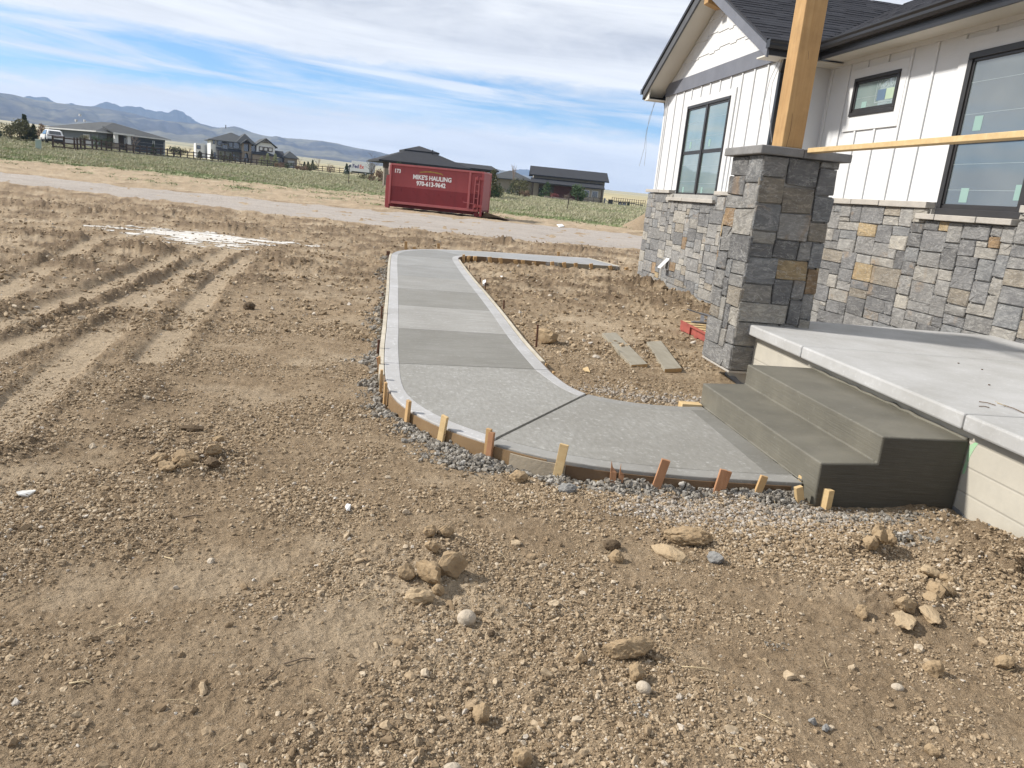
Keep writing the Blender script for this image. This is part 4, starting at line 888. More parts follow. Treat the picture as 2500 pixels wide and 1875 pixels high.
# stakes: photo pixel of foot and head
NST = [0]
def stake(foot, head, wd, th, mt, label, group, tw=0.0, broken=False, z0=0.0, out=None, outside=1, gap=.036):
    a = G(*foot, z0); t = V(*head, a.y); NST[0] += 1
    if out is not None:
        k = int(np.argmin(np.hypot(out[:, 0]-a.x, out[:, 1]-a.y))); k = min(max(k, 1), len(out)-2); tg = Vector((*(out[k+1]-out[k-1]), 0)).normalized(); nr = Vector((-tg.y, tg.x, 0)) if outside > 0 else Vector((tg.y, -tg.x, 0))
        sd_ = (a-Vector((*out[k], 0))).dot(nr); st_ = (t-Vector((*out[k], 0))).dot(nr); a = a + nr*(gap-sd_); t = t + nr*(max(gap-.002, min(st_, gap+.024))-st_); tw = math.atan2(nr.x, -nr.y)
    d = (t-a).normalized(); lo = a - d*.09
    b = MB()
    up = Vector((math.sin(tw), -math.cos(tw), 0))
    if not broken:
        b.bar(lo, t, wd, th, up)
    else:
        r = random.Random(NST[0]); x = d.cross(up).normalized(); y = x.cross(d).normalized(); n = len(b.v)
        bot = [lo+x*sx*wd/2+y*sy*th/2 for sx, sy in ((-1, -1), (1, -1), (1, 1), (-1, 1))]
        mid = [lo+(t-lo)*.72+x*(sx*wd/2)+y*sy*th/2 for sx, sy in ((-1, -1), (1, -1), (1, 1), (-1, 1))]
        top = [t+x*wd*(-.45+.1*k)+y*sy*th*.2 - d*r.uniform(0, .03)*k for k, sy in ((0, -1), (3, -1), (3, 1), (0, 1))]
        b.hexa(bot+mid); b.hexa(mid+top)
    o = b.build('wooden_stake', mt, None, None, .0015, 1); tag(o, label, 'stake', group); return o
def z2(x, y): return (880+x*.27125, 860+y*.27125)
def z3(x, y): return (1180+x*.3707, 960+y*.3707)
def zb(x, y): return (850+x*.31646, 580+y*.31646)
def zr(x, y): return (900+x*.31646, 340+y*.31646)
GW = 'wooden stakes holding the walk forms'
NEAR = [(z2(138, 165), z2(152, 45), .028, .02, M_stakered, 'dark narrow stake at the left edge of the walk just above the bend'),
        (z2(170, 205), z2(170, 38), .036, .02, M_stake, 'grey-topped stake second down on the left edge of the walk bend'),
        (z2(205, 355), z2(192, 158), .034, .02, M_stake, 'tall thin stake third down on the left bend of the walk'),
        (z2(262, 465), z2(266, 272), .042, .02, M_stake, 'upright stake fourth down on the left bend, before the brown form shows'),
        (z2(462, 655), z2(520, 428), .040, .022, M_stake, 'leaning tan stake with cement on its top, left half of the curved form'),
        (z2(755, 808), z2(832, 560), .052, .02, M_lumber, 'broad pale stake leaning right on the curved form with a bent nail'),
        (z2(1157, 958), z2(1182, 680), .036, .02, M_stake, 'left stake of the touching pair below the slanting joint'),
        (z2(1202, 952), z2(1238, 698), .038, .022, M_stakered, 'right stake of the touching pair below the slanting joint'),
        (z2(1772, 1125), z2(1842, 822), .052, .02, M_lumber, 'pale stake with a cement stain in front of the plywood patch'),
        (z3(848, 600), z3(862, 432), .036, .018, M_stakered, 'splintered reddish stake, left of the broken pair'),
        (z3(890, 588), z3(918, 434), .030, .018, M_stakered, 'split narrow stake, right of the broken pair'),
        (z3(1130, 650), z3(1204, 438), .050, .022, M_stakered, 'stout reddish stake leaning right, midway along the dark form'),
        (z3(1496, 642), z3(1552, 470), .042, .02, M_stakered, 'left stake of the leaning pair nearest the steps'),
        (z3(1528, 646), z3(1590, 484), .028, .018, M_stakered, 'thin right stake of the leaning pair nearest the steps'),
        (z3(1738, 640), z3(1796, 496), .044, .02, M_stake, 'single tan stake closest to the bottom step'),
        (z3(2085, 735), z3(2075, 615), .045, .03, M_lumber, 'short stake nailed behind the pale block at the step corner'),
        (zb(1550, 992), zb(1553, 928), .034, .02, M_stake, 'upper stake of three on the inner edge of the walk'),
        (zb(1597, 1042), zb(1600, 973), .036, .02, M_stake, 'middle stake of three on the inner edge of the walk'),
        (zb(1669, 1106), zb(1674, 1038), .036, .02, M_stake, 'lowest stake of three on the inner edge of the walk'),
        (zb(1845, 1190), zb(1850, 1140), .045, .02, M_stakered, 'stubby reddish stake near the inner end of the slanting joint'),
        (zb(2112, 1250), zb(2116, 1185), .045, .02, M_stake, 'stubby weathered stake on the inner bend near the steps'),
        (z3(1168, 70), z3(1168, 38), .036, .03, M_oldboard, 'short grey stake on the inner bend closest to the steps')]
for k, (a, b_, wd, th, mt, lab) in enumerate(NEAR): stake(a, b_, wd, th, mt, lab, GW, .25 if k < 6 else .1, 'splint' in lab or 'split' in lab, 0, OD if k < 15 else ID if k > 15 else None, 1 if k < 15 else -1)
part('nail', M_rust, bpy.data.objects['wooden_stake.005'], lambda b: b.tube([V(*z2(755, 745), 4.63), V(*z2(770, 735), 4.615), V(*z2(768, 752), 4.61)], .002, 5))
FAR = [((720, 942), (722, 888)), ((733, 944), (733, 890)), ((775, 940), (775, 900)), ((822, 940), (822, 903)), ((922, 940), (920, 902)), ((1000, 943), (998, 907)), ((1077, 935), (1075, 906)), ((1138, 940), (1137, 910)),
       ((1239, 955), (1238, 930)), ((1400, 976), (1398, 938)), ((1500, 985), (1497, 946)), ((1585, 990), (1584, 950)), ((1713, 1000), (1711, 958)), ((1850, 1006), (1848, 970)), ((1968, 1012), (1966, 982))]
for k, (a, b_) in enumerate(FAR):
    nm = ['leftmost', 'second', 'third', 'fourth', 'fifth', 'sixth', 'seventh', 'eighth', 'ninth', 'tenth', 'eleventh', 'twelfth', 'thirteenth', 'fourteenth', 'rightmost'][k]
    stake(zr(*a), zr(*b_), .085, .04, M_stake, nm + ' short stake from the left along the far leg of the walk', 'stakes along the far leg of the walk', 0, False, 0, ID, -1, .07)
for a, b_, lab in (((288, 852), (288, 788), 'tall pale stake behind the far bend of the walk, left of two'), ((540, 845), (538, 803), 'pale stake behind the far bend of the walk, right of two'), ((1465, 912), (1465, 868), 'lone stake behind the far leg of the walk'), ((1660, 915), (1660, 903), 'stub of a stake near the far end of the walk'),
                   ((150, 915), (152, 862), 'dark stake at the far left corner of the walk'), ((352, 848), (352, 830), 'tiny stake between the two pale ones behind the far bend')):
    stake(zr(*a), zr(*b_), .07, .03, M_stake if 'dark' not in lab else M_rust, lab, GW)
def pin(a, b_, lab, r=.011):
    p = G(*a); t = V(*b_, p.y); b = MB(); b.tube([p-Vector((0, 0, .1)), t], r, 8); b.tube([t-Vector((0, 0, .012)), t], r*1.35, 8)
    tag(b.build('steel_pin', M_rust, smooth=False), lab, 'steel pin', 'rusty steel form pins')
for a, b_, lab in ((zb(1452, 852), zb(1464, 672), 'rusty steel pin standing beside the rock on the right of the walk'), (zb(1203, 562), zb(1203, 484), 'rusty pin midway up the right form board'), (zb(1060, 405), zb(1060, 348), 'rusty pin on the right form board beside a white scrap'),
                   (zb(1020, 350), zb(1020, 310), 'rusty pin just beyond the white scrap on the right form'), (zb(939, 252), zb(939, 214), 'rusty pin nearest the far inner corner'), (zb(219, 930), zb(238, 788), 'rusty pin nearest the bend on the left form board'),
                   (zb(253, 645), zb(262, 532), 'reddish steel pin second from the bend on the left form board'), (zb(268, 478), zb(268, 428), 'rusty pin third from the bend on the left form board'), (zb(309, 182), zb(310, 105), 'rusty pin at the far end of the left form board')):
    pin(a, b_, lab)
# planks, pallet, scraps
def plank(n1, n2, f1, f2, lab):
    a, b_, c, d = G(*n1, .045), G(*n2, .045), G(*f2, .045), G(*f1, .045)
    t = Vector((0, 0, .045)); vs = [p-t for p in (a, b_, c, d)] + [a, b_, c, d]
    b = MB(); b.hexa(vs); o = b.build('plank', [M_oldboard, M_stakered], None, None, .003); tag(o, lab, 'plank', 'boards lying on the dirt')
    e = MB(); q = (a-d).normalized()*.0025; e.hexa([a-t*.95, b_-t*.95, b_-t*.95+q, a-t*.95+q, a-t*.06, b_-t*.06, b_-t*.06+q, a-t*.06+q]); e.build('end_grain', M_stake, o)
S = lambda x, y: (x*1.1302, y*1.1302)
plank(S(1364, 788), S(1399, 786), S(1301, 719), S(1331, 718), 'mortar-stained plank on the dirt, left and longer of two')
plank(S(1436, 797), S(1473, 795), S(1397, 738), S(1428, 736), 'mortar-stained plank on the dirt, right and shorter of two')
pal = empty('wooden_pallet', (4.2, 9.5, 0), 'red-painted wooden pallet half hidden behind the stone column', 'pallet')
for x in (3.81, 4.27, 4.73):
    o = part('stringer', M_palletred, pal, lambda b: (b.box(x, x+.04, 8.96, 10.02, .022, .125)))
for k in range(6): part('deck_board', M_lumber if k else M_lumber, pal, lambda b: b.box(3.80, 4.78, 8.95+k*.19, 9.07+k*.19, .126, .145), .002)
for y in (8.95, 9.42, 9.90): part('bottom_board', M_palletred, pal, lambda b: b.box(3.80, 4.78, y, y+.12, .0, .021))
part('edge_board', M_palletred, pal, lambda b: b.box(3.782, 3.799, 8.94, 10.03, .118, .146)); part('block', M_palletred, pal, lambda b: b.box(3.785, 3.809, 9.66, 10.02, .022, .117))
b = MB()
for k in range(14): x, y = 3.98+.3*rng.random(), 9.45+.4*rng.random(); b.bar((x, y, .155+.012*k), (x+rng.uniform(-.3, .2), y+rng.uniform(-.2, .3), .17+.012*k+rng.uniform(-.02, .05)), .05, .012)
tag(b.build('metal_scrap', simple('dull_grey_scrap', (.20, .20, .21), (.08, .08, .085), 8, .5)), 'small heap of grey metal scrap on the pallet behind the column', 'scrap')
def scrap(pts, mt, nm, lab, cat, th=.006):
    P = [G(*p, .0) for p in pts]
    for p in P: p.z = gz(p.x, p.y) + .008
    b = MB(); b.prism(P, (0, 0, th)); tag(b.build(nm, mt), lab, cat)
M_paper = simple('dirty_paper', (.62, .62, .60), (.5, .49, .45), 20, .7)
scrap([S(36, 1079), S(48, 1073), S(76, 1070), (88, 1213), S(60, 1083), S(42, 1085)], M_paper, 'paper_scrap', 'torn pale grey scrap lying alone on the dirt at the left', 'paper')
scrap([S(745, 1106), S(749, 1101), S(757, 1104), S(755, 1113), S(748, 1116)], M_white, 'paper_scrap', 'small white chip of paper on the dirt below the curved form', 'paper')
scrap([z2(1995, 188), z2(2040, 180), z2(2062, 218), z2(2020, 212)], M_lumber, 'wood_chip', 'pale triangular wood chip right of the walk beside the planks', 'wood chip', .008)
scrap([z3(715, 588), z3(735, 578), z3(845, 592), z3(858, 612), z3(800, 608)], M_lumber, 'wood_splinter', 'long pale splinter lying below the broken stakes', 'wood chip', .02)
scrap([z2(2090, 1160), z2(2130, 1150), z2(2240, 1170), z2(2240, 1190)], M_lumber, 'wood_splinter', 'pale flake of wood against the spilled concrete', 'wood chip', .012) if False else None
scrap([zr(1450, 665), zr(1490, 664), zr(1508, 676), zr(1470, 677)], M_white, 'board_scrap', 'white board scrap at the far edge of the gravel road', 'scrap', .04)
scrap([zb(1170, 312), zb(1190, 316), zb(1212, 328), zb(1190, 326)], M_white, 'paper_scrap', 'white strip of litter on the dirt inside the walk', 'paper')
scrap([zb(1035, 364), zb(1058, 364), zb(1058, 378), zb(1038, 378)], M_white, 'paper_scrap', 'small white scrap leaning on the right form board', 'paper', .04)
# white powder spilled on the mud
def powder():
    P = LIME
    xs = [p[0] for p in P]; ys = [p[1] for p in P]; X, Y = np.meshgrid(np.linspace(min(xs)-.3, max(xs)+.3, 230), np.linspace(min(ys)-.3, max(ys)+.3, 150), indexing='ij'); x, y = X.ravel(), Y.ravel()
    ins = inside(x, y, P); d, _, _ = seg_dist(x, y, P+[P[0]]); sdist = np.where(ins, d, -d); keep = (sdist + .85*fbm(x*1.5, y*2.8, 5, 61, .65)-.02 > 0).reshape(X.shape)
    z = ground_h(x, y)[0].reshape(X.shape); nz = fbm(x*9, y*9, 3, 71).reshape(X.shape); idx = -np.ones(X.shape, int); v = []; f = []
    for i in range(X.shape[0]-1):
        for j in range(X.shape[1]-1):
            if keep[i, j] and keep[i+1, j+1]:
                q = []
                for (a, c) in ((i, j), (i+1, j), (i+1, j+1), (i, j+1)):
                    if idx[a, c] < 0: idx[a, c] = len(v); v.append((X[a, c], Y[a, c], z[a, c]+.006))
                    q.append(int(idx[a, c]))
                f.append(tuple(q))
    b = MB(); b.add(v, f); tag(b.build('white_powder', M_lime, smooth=True), kind='stuff')
powder()
# ------------------------------------------------------------------ loose rocks and clods that stand out one by one
def rock(px, py, sx, sy, sz, mt, nm, lab, cat='rock', rz=0, seed=1, rough=.35, sub=3, group=None, sink=.25, blocky=0.0):
    g = G(px, py); bm = bmesh.new(); q_ = 1.0+.38*bool(blocky); sx, sy, sz = sx*q_, sy*q_, sz*q_; bmesh.ops.create_icosphere(bm, subdivisions=sub, radius=1.0); r = random.Random(seed)
    pts = np.array([v.co[:] for v in bm.verts])
    if blocky:
        for _ in range(15):
            nrm = np.array([r.gauss(0, 1) for _ in range(3)]); nrm /= np.linalg.norm(nrm); dd = r.uniform(.42, .82); ov = pts@nrm-dd; pts -= np.outer(np.clip(ov, 0, None)*blocky, nrm)
    n1 = fbm(pts[:, 0]*1.4+seed*3.1+pts[:, 2], pts[:, 1]*1.4+pts[:, 2]*.8, 3, seed); n2 = fbm(pts[:, 0]*5+pts[:, 2]*3, pts[:, 1]*5+seed-pts[:, 2]*2, 3, seed+5)
    pts *= (1+rough*(.42*n1+.42*n2))[:, None]
    for v, p in zip(bm.verts, pts): v.co = (p[0]*sx/2, p[1]*sy/2, p[2]*sz/2)
    me = bpy.data.meshes.new(nm); bm.to_mesh(me); bm.free(); me.materials.append(mt)
    me.polygons.foreach_set('use_smooth', [rough < .2]*len(me.polygons))
    o = bpy.data.objects.new(nm, me); z = gz(g.x, g.y) + sz*(.5-sink)
    link(o, None, Matrix.Translation((g.x, g.y, z)) @ Matrix.Rotation(R(rz), 4, 'Z')); return tag(o, lab, cat, group)
q7 = lambda x, y: (850+x*.38427, 1260+y*.38427)
q8 = lambda x, y: (1650+x*.38427, 1260+y*.38427)
q4 = lambda x, y: (300+x*.18083, 980+y*.18083)
CG = 'dry clay clods in the middle foreground'
rock(*q7(650, 380), .115, .10, .11, M_clodrock, 'clay_clod', 'largest squarish clay clod of the cluster left of the foreground centre', 'clod', 20, 3, .32, 3, CG, .2, .9)
rock(*q7(505, 420), .075, .13, .10, M_clodrock, 'clay_clod', 'upright slab-like clay clod leaning on the largest one', 'clod', 25, 8, .4, 3, CG, .15, .8)
rock(*q7(370, 400), .085, .07, .065, M_clodrock, 'clay_clod', 'flat brown clod at the left end of the cluster', 'clod', -10, 12, .35, 3, CG, .25, .8)
rock(*q7(530, 280), .06, .05, .05, M_clodrock, 'clay_clod', 'small clod behind the upright slab-like clod', 'clod', 0, 14, .35, 3, CG, .2, .8)
rock(*q7(450, 535), .115, .055, .055, M_clodpale, 'clay_clod', 'pale elongated clod in front of the cluster', 'clod', 8, 17, .38, 3, CG, .25, .6)
rock(*q7(570, 490), .045, .04, .045, M_clodrock, 'clay_clod', 'little round clod beside the pale elongated one', 'clod', 0, 19, .35, 3, CG, .2, .6)
rock(*q7(620, 185), .06, .045, .05, M_clodrock, 'clay_clod', 'rough clod at the top right of the cluster', 'clod', 0, 23, .45, 3, CG, .2, .5)
rock(*q7(510, 185), .05, .045, .05, M_clodrock, 'clay_clod', 'rough clod at the top left of the cluster', 'clod', 0, 27, .45, 3, CG, .2, .5)
rock(*q7(752, 660), .074, .068, .066, M_cobble, 'round_cobble', 'smooth round pale cobble in the middle of the foreground', 'stone', 0, 31, .07, 4, None, .2)
rock(*q7(1875, 1105), .055, .042, .045, M_cobble, 'egg_cobble', 'smooth egg-shaped pale cobble in the foreground right of centre', 'stone', -50, 33, .07, 4, None, .2)
rock(*q7(1785, 880), .165, .075, .075, M_clodrock, 'cracked_clod', 'long cracked clay block in the foreground right of centre', 'clod', 10, 41, .34, 4, None, .2, .7)
rock(*q7(1830, 1020), .05, .05, .06, M_clodrock, 'clay_clod', 'pointed clod just above the egg-shaped cobble', 'clod', 0, 43, .3, 3, None, .3, .7)
rock(*q7(1478, 925), .042, .04, .04, M_clodrock, 'clay_clod', 'single small clod left of the long cracked block', 'clod', 0, 46, .35, 3, None, .2, .6)
rock(*q7(838, 1270), .05, .05, .055, M_clodrock, 'clay_clod', 'tawny clod near the bottom centre of the foreground', 'clod', 0, 47, .35, 3, None, .2, .6)
rock(*q7(1105, 1545), .05, .05, .055, M_clodrock, 'clay_clod', 'brown clod at the very bottom, left of centre', 'clod', 0, 48, .45, 3, None, .2, .4)
rock(*q7(665, 1570), .052, .035, .03, M_cobble, 'flat_pebble', 'pale flat pebble at the bottom edge of the picture', 'stone', 10, 49, .15, 3, None, .2)
rock(*q7(1680, 195), .07, .055, .05, M_cloddark, 'clay_clod', 'dark rounded clod above its tan twin, right of centre', 'clod', 0, 51, .4, 3, None, .2, .4)
rock(*q7(1705, 270), .06, .05, .05, M_clodrock, 'clay_clod', 'tan clod below its dark twin, right of centre', 'clod', 0, 52, .4, 3, None, .2, .4)
rock(*q8(55, 165), .21, .11, .085, M_clodrock, 'clay_clod', 'big flat tan clod on the dirt left of the step corner', 'clod', -15, 61, .35, 4, None, .3, .6)
rock(*q7(2060, 255), .17, .07, .05, M_clodpale, 'clay_clod', 'pale elongated flake of clay below the big flat clod', 'clod', -50, 62, .35, 3, None, .3, .5)
rock(*q8(1205, 265), .06, .07, .08, M_clodrock, 'clay_clod', 'left clod of the ridge in front of the porch wall', 'clod', 0, 63, .4, 3, None, .2, .8)
rock(*q8(1265, 255), .08, .08, .10, M_clodrock, 'clay_clod', 'middle clod of the ridge in front of the porch wall', 'clod', 30, 64, .4, 3, None, .2, .8)
rock(*q8(1330, 230), .08, .07, .08, M_clodrock, 'clay_clod', 'right clod of the ridge in front of the porch wall', 'clod', 0, 65, .4, 3, None, .2, .8)
HP = 'flaky clay pieces in the heap at the right'
for k, (x, y, a, b_, c, lab) in enumerate([(1600, 400, .10, .07, .05, 'flat pale flake at the top of the clay heap on the right'), (1640, 520, .07, .08, .07, 'blocky clod in the middle of the clay heap on the right'), (1710, 510, .08, .07, .06, 'blocky clod at the right edge of the clay heap'),
        (1450, 620, .10, .07, .06, 'broad clod at the lower left of the clay heap on the right'), (1455, 705, .15, .07, .045, 'long layered flake at the bottom of the clay heap on the right'), (1600, 660, .12, .06, .035, 'thin layered flake right of the long one'), (1180, 645, .05, .05, .055, 'separate clod left of the clay heap on the right'), (1610, 570, .08, .05, .04, 'small slab in the lower middle of the clay heap'), (1720, 440, .06, .05, .05, 'rough clod at the upper right of the clay heap')]):
    rock(*q8(x, y), a, b_, c, M_clodpale if k in (0, 4, 5) else M_clodrock, 'clay_clod', lab, 'clod', 20*k-30, 70+k, .36, 3, HP, .2, .7)
rock(*q8(1625, 970), .06, .06, .055, M_clodrock, 'clay_clod', 'lone tan clod in the lower right foreground', 'clod', 0, 81, .35, 3, None, .2, .7)
rock(*q8(1415, 1065), .045, .035, .03, M_cobble, 'flat_pebble', 'smooth tan pebble in the lower right foreground', 'stone', -20, 82, .12, 3, None, .2)
rock(*q8(2090, 950), .07, .05, .05, M_clodrock, 'clay_clod', 'layered clod near the right edge of the foreground', 'clod', 0, 83, .35, 3, None, .2, .7)
rock(*q8(1635, 1470), .035, .035, .035, M_clodrock, 'clay_clod', 'small blocky clod near the bottom right corner', 'clod', 0, 84, .3, 3, None, .2, .8)
rock(*q8(875, 1295), .024, .022, .03, M_greylump, 'grey_chip', 'small blue-grey chip of concrete, lower right foreground', 'stone', 0, 85, .3, 3, None, .2, .8)
rock(*q8(955, 1335), .022, .022, .024, M_greylump, 'grey_chip', 'small grey chip right of the blue-grey one', 'stone', 0, 86, .3, 3, None, .2, .8)
rock(*q8(250, 290), .06, .06, .05, M_greylump, 'grey_chip', 'grey lump of mortar on the dirt below the gravel', 'stone', 0, 87, .4, 3, None, .2, .6)
rock(*z3(552, 655), .10, .08, .06, M_greylump, 'concrete_lump', 'dark grey lump of spilled concrete below the plywood patch', 'lump', 0, 88, .45, 3, None, .2)
rock(*z3(232, 560), .10, .09, .08, M_clodrock, 'clay_clod', 'rounded brown clod against the spilled concrete below the form', 'clod', 0, 89, .45, 3, None, .2)
rock(*S(538, 667), .13, .12, .10, M_cloddark, 'dirt_lump', 'lone dark lump of dirt on the bare ground left of the walk', 'clod', 0, 90, .4, 3, None, .2)
rock(*q7(905, 770), .03, .03, .025, M_cloddark, 'clay_clod', 'small reddish-dark clod right below the round cobble', 'clod', 0, 91, .3, 3, None, .2)
DK = 'dark clods on the low dirt mound at the left'
for k, (x, y, a, b_, c, lab) in enumerate([(830, 890, .12, .07, .06, 'oblong clod on top of the low dirt mound at the left'), (850, 975, .065, .05, .06, 'square clod just below the oblong one on the mound'), (1230, 830, .08, .06, .055, 'round dark clod on the right side of the low mound'), (1200, 960, .10, .07, .05, 'dark flat clod at the lower right of the low mound'), (480, 880, .09, .07, .045, 'flat clod at the left of the low mound'), (580, 980, .11, .06, .05, 'low clod at the lower left of the low mound'), (1290, 570, .06, .05, .05, 'clod at the upper right of the low mound'), (960, 400, .12, .06, .04, 'dark crumbly ridge clod at the top of the low mound')]):
    rock(*q4(x, y), a, b_, c, M_cloddark if k in (3, 7) else M_clodrock, 'clay_clod', lab, 'clod', 25*k, 100+k, .42, 3, DK, .3, .5)
rock(*zb(1520, 820), .24, .22, .2, M_clodrock, 'boulder', 'angular brown rock beside the tall rusty pin right of the walk', 'rock', 20, 120, .3, 3, None, .25, .9)
WB = 'clods along the foot of the stone wall'
zw = lambda x, y: (1480+x*.12658, 560+y*.12658)
for k, (x, y, s, lab) in enumerate([(650, 915, .18, 'clod at the house corner end of the stone wall'), (790, 925, .17, 'dark clod second along the stone wall foot'), (930, 990, .26, 'broad clod third along the stone wall foot'), (1015, 990, .13, 'small clod below the vent hood'), (1100, 1050, .22, 'clod under the middle of the stone wall'), (1225, 1095, .12, 'small clod right of the middle of the stone wall'), (1480, 1170, .26, 'heaped clod near the column along the stone wall'), (1700, 1250, .14, 'clod left of the darkest one beside the column'), (1820, 1290, .28, 'darkest big clod by the wall beside the column'), (1110, 1195, .15, 'loose clod on the dirt out from the stone wall')]):
    rock(*zw(x, y), s, s*.8, s*.7, M_clodrock if k % 3 else M_cloddark, 'clay_clod', lab, 'clod', 30*k, 130+k, .4, 3, WB, .3, .5)
# ------------------------------------------------------------------ uncountable loose material (one object each, instanced pieces)
def scatter(name, pos, scl, mt, seed, amp=.55, sub=2, squash=(1, .85, .62), smooth=False, variants=7):
    rs = np.random.RandomState(seed); n = len(pos); me = bpy.data.meshes.new(name)
    me.vertices.add(n); me.vertices.foreach_set('co', np.asarray(pos, np.float32).ravel())
    a = me.attributes.new('rot', 'FLOAT_VECTOR', 'POINT'); rot = np.stack([rs.uniform(-.5, .5, n), rs.uniform(-.5, .5, n), rs.uniform(0, 6.28, n)], -1); a.data.foreach_set('vector', rot.astype(np.float32).ravel())
    a = me.attributes.new('scl', 'FLOAT', 'POINT'); a.data.foreach_set('value', np.asarray(scl, np.float32))
    a = me.attributes.new('idx', 'INT', 'POINT'); a.data.foreach_set('value', rs.randint(0, variants, n).astype(np.int32))
    me.materials.append(mt); o = bpy.data.objects.new(name, me); link(o); tag(o, kind='stuff')
    t = bpy.data.node_groups.new(name+'_pieces', 'GeometryNodeTree'); t.interface.new_socket('Geometry', in_out='INPUT', socket_type='NodeSocketGeometry'); t.interface.new_socket('Geometry', in_out='OUTPUT', socket_type='NodeSocketGeometry')
    N = NT(t); gi = N.add('NodeGroupInput'); go = N.add('NodeGroupOutput'); join = N.add('GeometryNodeJoinGeometry')
    for k in range(variants):
        ico = N.add('GeometryNodeMeshIcoSphere', {'Radius': .5, 'Subdivisions': sub}); ps = N.add('GeometryNodeInputPosition')
        nz = N.add('ShaderNodeTexNoise', {'Scale': 1.3, 'Detail': 2.5, 'W': k*7.3+seed}, noise_dimensions='4D'); N.put(nz, 'Vector', ps)
        off = N.vmath('SCALE', N.vmath('SUBTRACT', nz.outputs['Color'], (.5, .5, .5))); off.node.inputs['Scale'].default_value = amp*2.2
        sp = N.add('GeometryNodeSetPosition', {'Geometry': ico.outputs['Mesh'], 'Offset': off}); q = .8+.4*((k*37) % 10)/10
        tf = N.add('GeometryNodeTransform', {'Geometry': sp, 'Scale': (squash[0], squash[1]*q, squash[2]*(1.7-q*.7))})
        ss = N.add('GeometryNodeSetShadeSmooth', {'Geometry': tf, 'Shade Smooth': smooth}); sm = N.add('GeometryNodeSetMaterial', {'Geometry': ss, 'Material': mt})
        N.t.links.new(N.add('GeometryNodeGeometryToInstance', {0: sm}).outputs[0], join.inputs[0])
    def attr(nm, ty): return N.add('GeometryNodeInputNamedAttribute', {'Name': nm}, data_type=ty).outputs['Attribute']
    eu = N.add('FunctionNodeEulerToRotation', {0: attr('rot', 'FLOAT_VECTOR')})
    ip = N.add('GeometryNodeInstanceOnPoints', {'Points': gi.outputs[0], 'Instance': join, 'Pick Instance': True, 'Instance Index': attr('idx', 'INT'), 'Rotation': eu, 'Scale': attr('scl', 'FLOAT')})
    N.put(go, 0, ip); md = o.modifiers.new('pieces', 'NODES'); md.node_group = t; return o
BLOCKED = [WALK_POLY, [(2.40, 3.90), (2.40, 5.80), (3.3, 5.8), (3.3, 3.90)], [(3.30, .2), (3.30, 7.4), (13, 7.4), (13, .2)], [(3.1, 6.8), (3.1, 7.55), (3.9, 7.55), (3.9, 6.8)], [(5.42, 7.3), (5.42, 17.6), (13, 17.6), (13, 7.3)]]
def free(x, y):
    k = np.ones(x.shape, bool)
    for p in BLOCKED: k &= ~inside(x, y, p)
    return k
def field(n, r0, r1, s0, s1, seed, power=1.6, clump=1.0):
    """n random spots between two radii in the view sector, thicker where the ground is rough"""
    rs = np.random.RandomState(seed); r = np.sqrt(rs.uniform(r0*r0, r1*r1, n)) if r1 < 6 else np.exp(rs.uniform(np.log(r0), np.log(r1), n)); a = np.clip(rs.normal(0, R(30), n), R(-57), R(57))+rs.uniform(-.02, .02, n)+YAW; a = np.where(rs.uniform(0, 1, n) < .72, rs.uniform(R(-44), R(44), n)+YAW, rs.uniform(R(-58), R(58), n)+YAW)
    x, y = r*np.sin(a), r*np.cos(a); z, lo, gr, pa, fa = ground_h(x, y)
    calm = sst(-.3, .45, fbm(x*.8, y*.8, 3, 77)) + .6*sst(-.1, .6, fbm(x*2.3, y*2.3, 3, 99)); p = np.clip((.20+.80*calm+.6*lo)*(1-.5*pa), .06, 1)**clump*(1-gr)
    k = (rs.uniform(0, 1, n) < p) & free(x, y); x, y, z = x[k], y[k], z[k]; s = s0 + (s1-s0)*rs.uniform(0, 1, len(x))**(power*2.2)
    return np.stack([x, y, z+s*.12], -1), s
P1, S1 = field(300000, 1.25, 4.2, .0035, .014, 1, 1.4, 2.1); P2, S2 = field(30000, 1.25, 5.0, .010, .026, 2, 1.8, 1.5); P3, S3 = field(160000, 3.6, 9, .009, .028, 3, 1.8, 1.6); P4, S4 = field(60000, 8, 30, .014, .07, 4, 2.2); P5, S5 = field(1600, 1.3, 7.5, .020, .048, 5, 1.6)
scatter('dirt_crumbs', np.concatenate([P1, P3]), np.concatenate([S1, S3]), M_clod, 11, sub=1, amp=.5); scatter('dirt_clods', np.concatenate([P2, P4, P5]), np.concatenate([S2, S4, S5]), M_clod, 13, sub=2, amp=.62)
def near_line(n, pts, off, spread, s0, s1, seed, zup=.0, power=3.0):
    rs = np.random.RandomState(seed); P = np.array(pts); t = np.gradient(P, axis=0); t /= np.linalg.norm(t, axis=1)[:, None]; nn = np.stack([-t[:, 1], t[:, 0]], -1)
    i = rs.randint(0, len(P), n); cl = sst(-.35, .35, fbm(i*.05, i*0.+seed, 3, seed)); d = off + spread*np.abs(rs.normal(0, 1, n))*(.35+cl); s = s0+(s1-s0)*rs.uniform(0, 1, n)**power
    q = P[i]+nn[i]*d[:, None]+rs.normal(0, .01, (n, 2)); k = (rs.uniform(0, 1, n) < .25+.85*cl) & free(q[:, 0], q[:, 1]); q, s, d, cl = q[k], s[k], d[k], cl[k]
    z = ground_h(q[:, 0], q[:, 1])[0]; hump = zup*cl*np.exp(-((d-off)/spread)**2)*rs.uniform(.3, 1, len(q)); return np.column_stack([q, z+s*.2+hump]), s
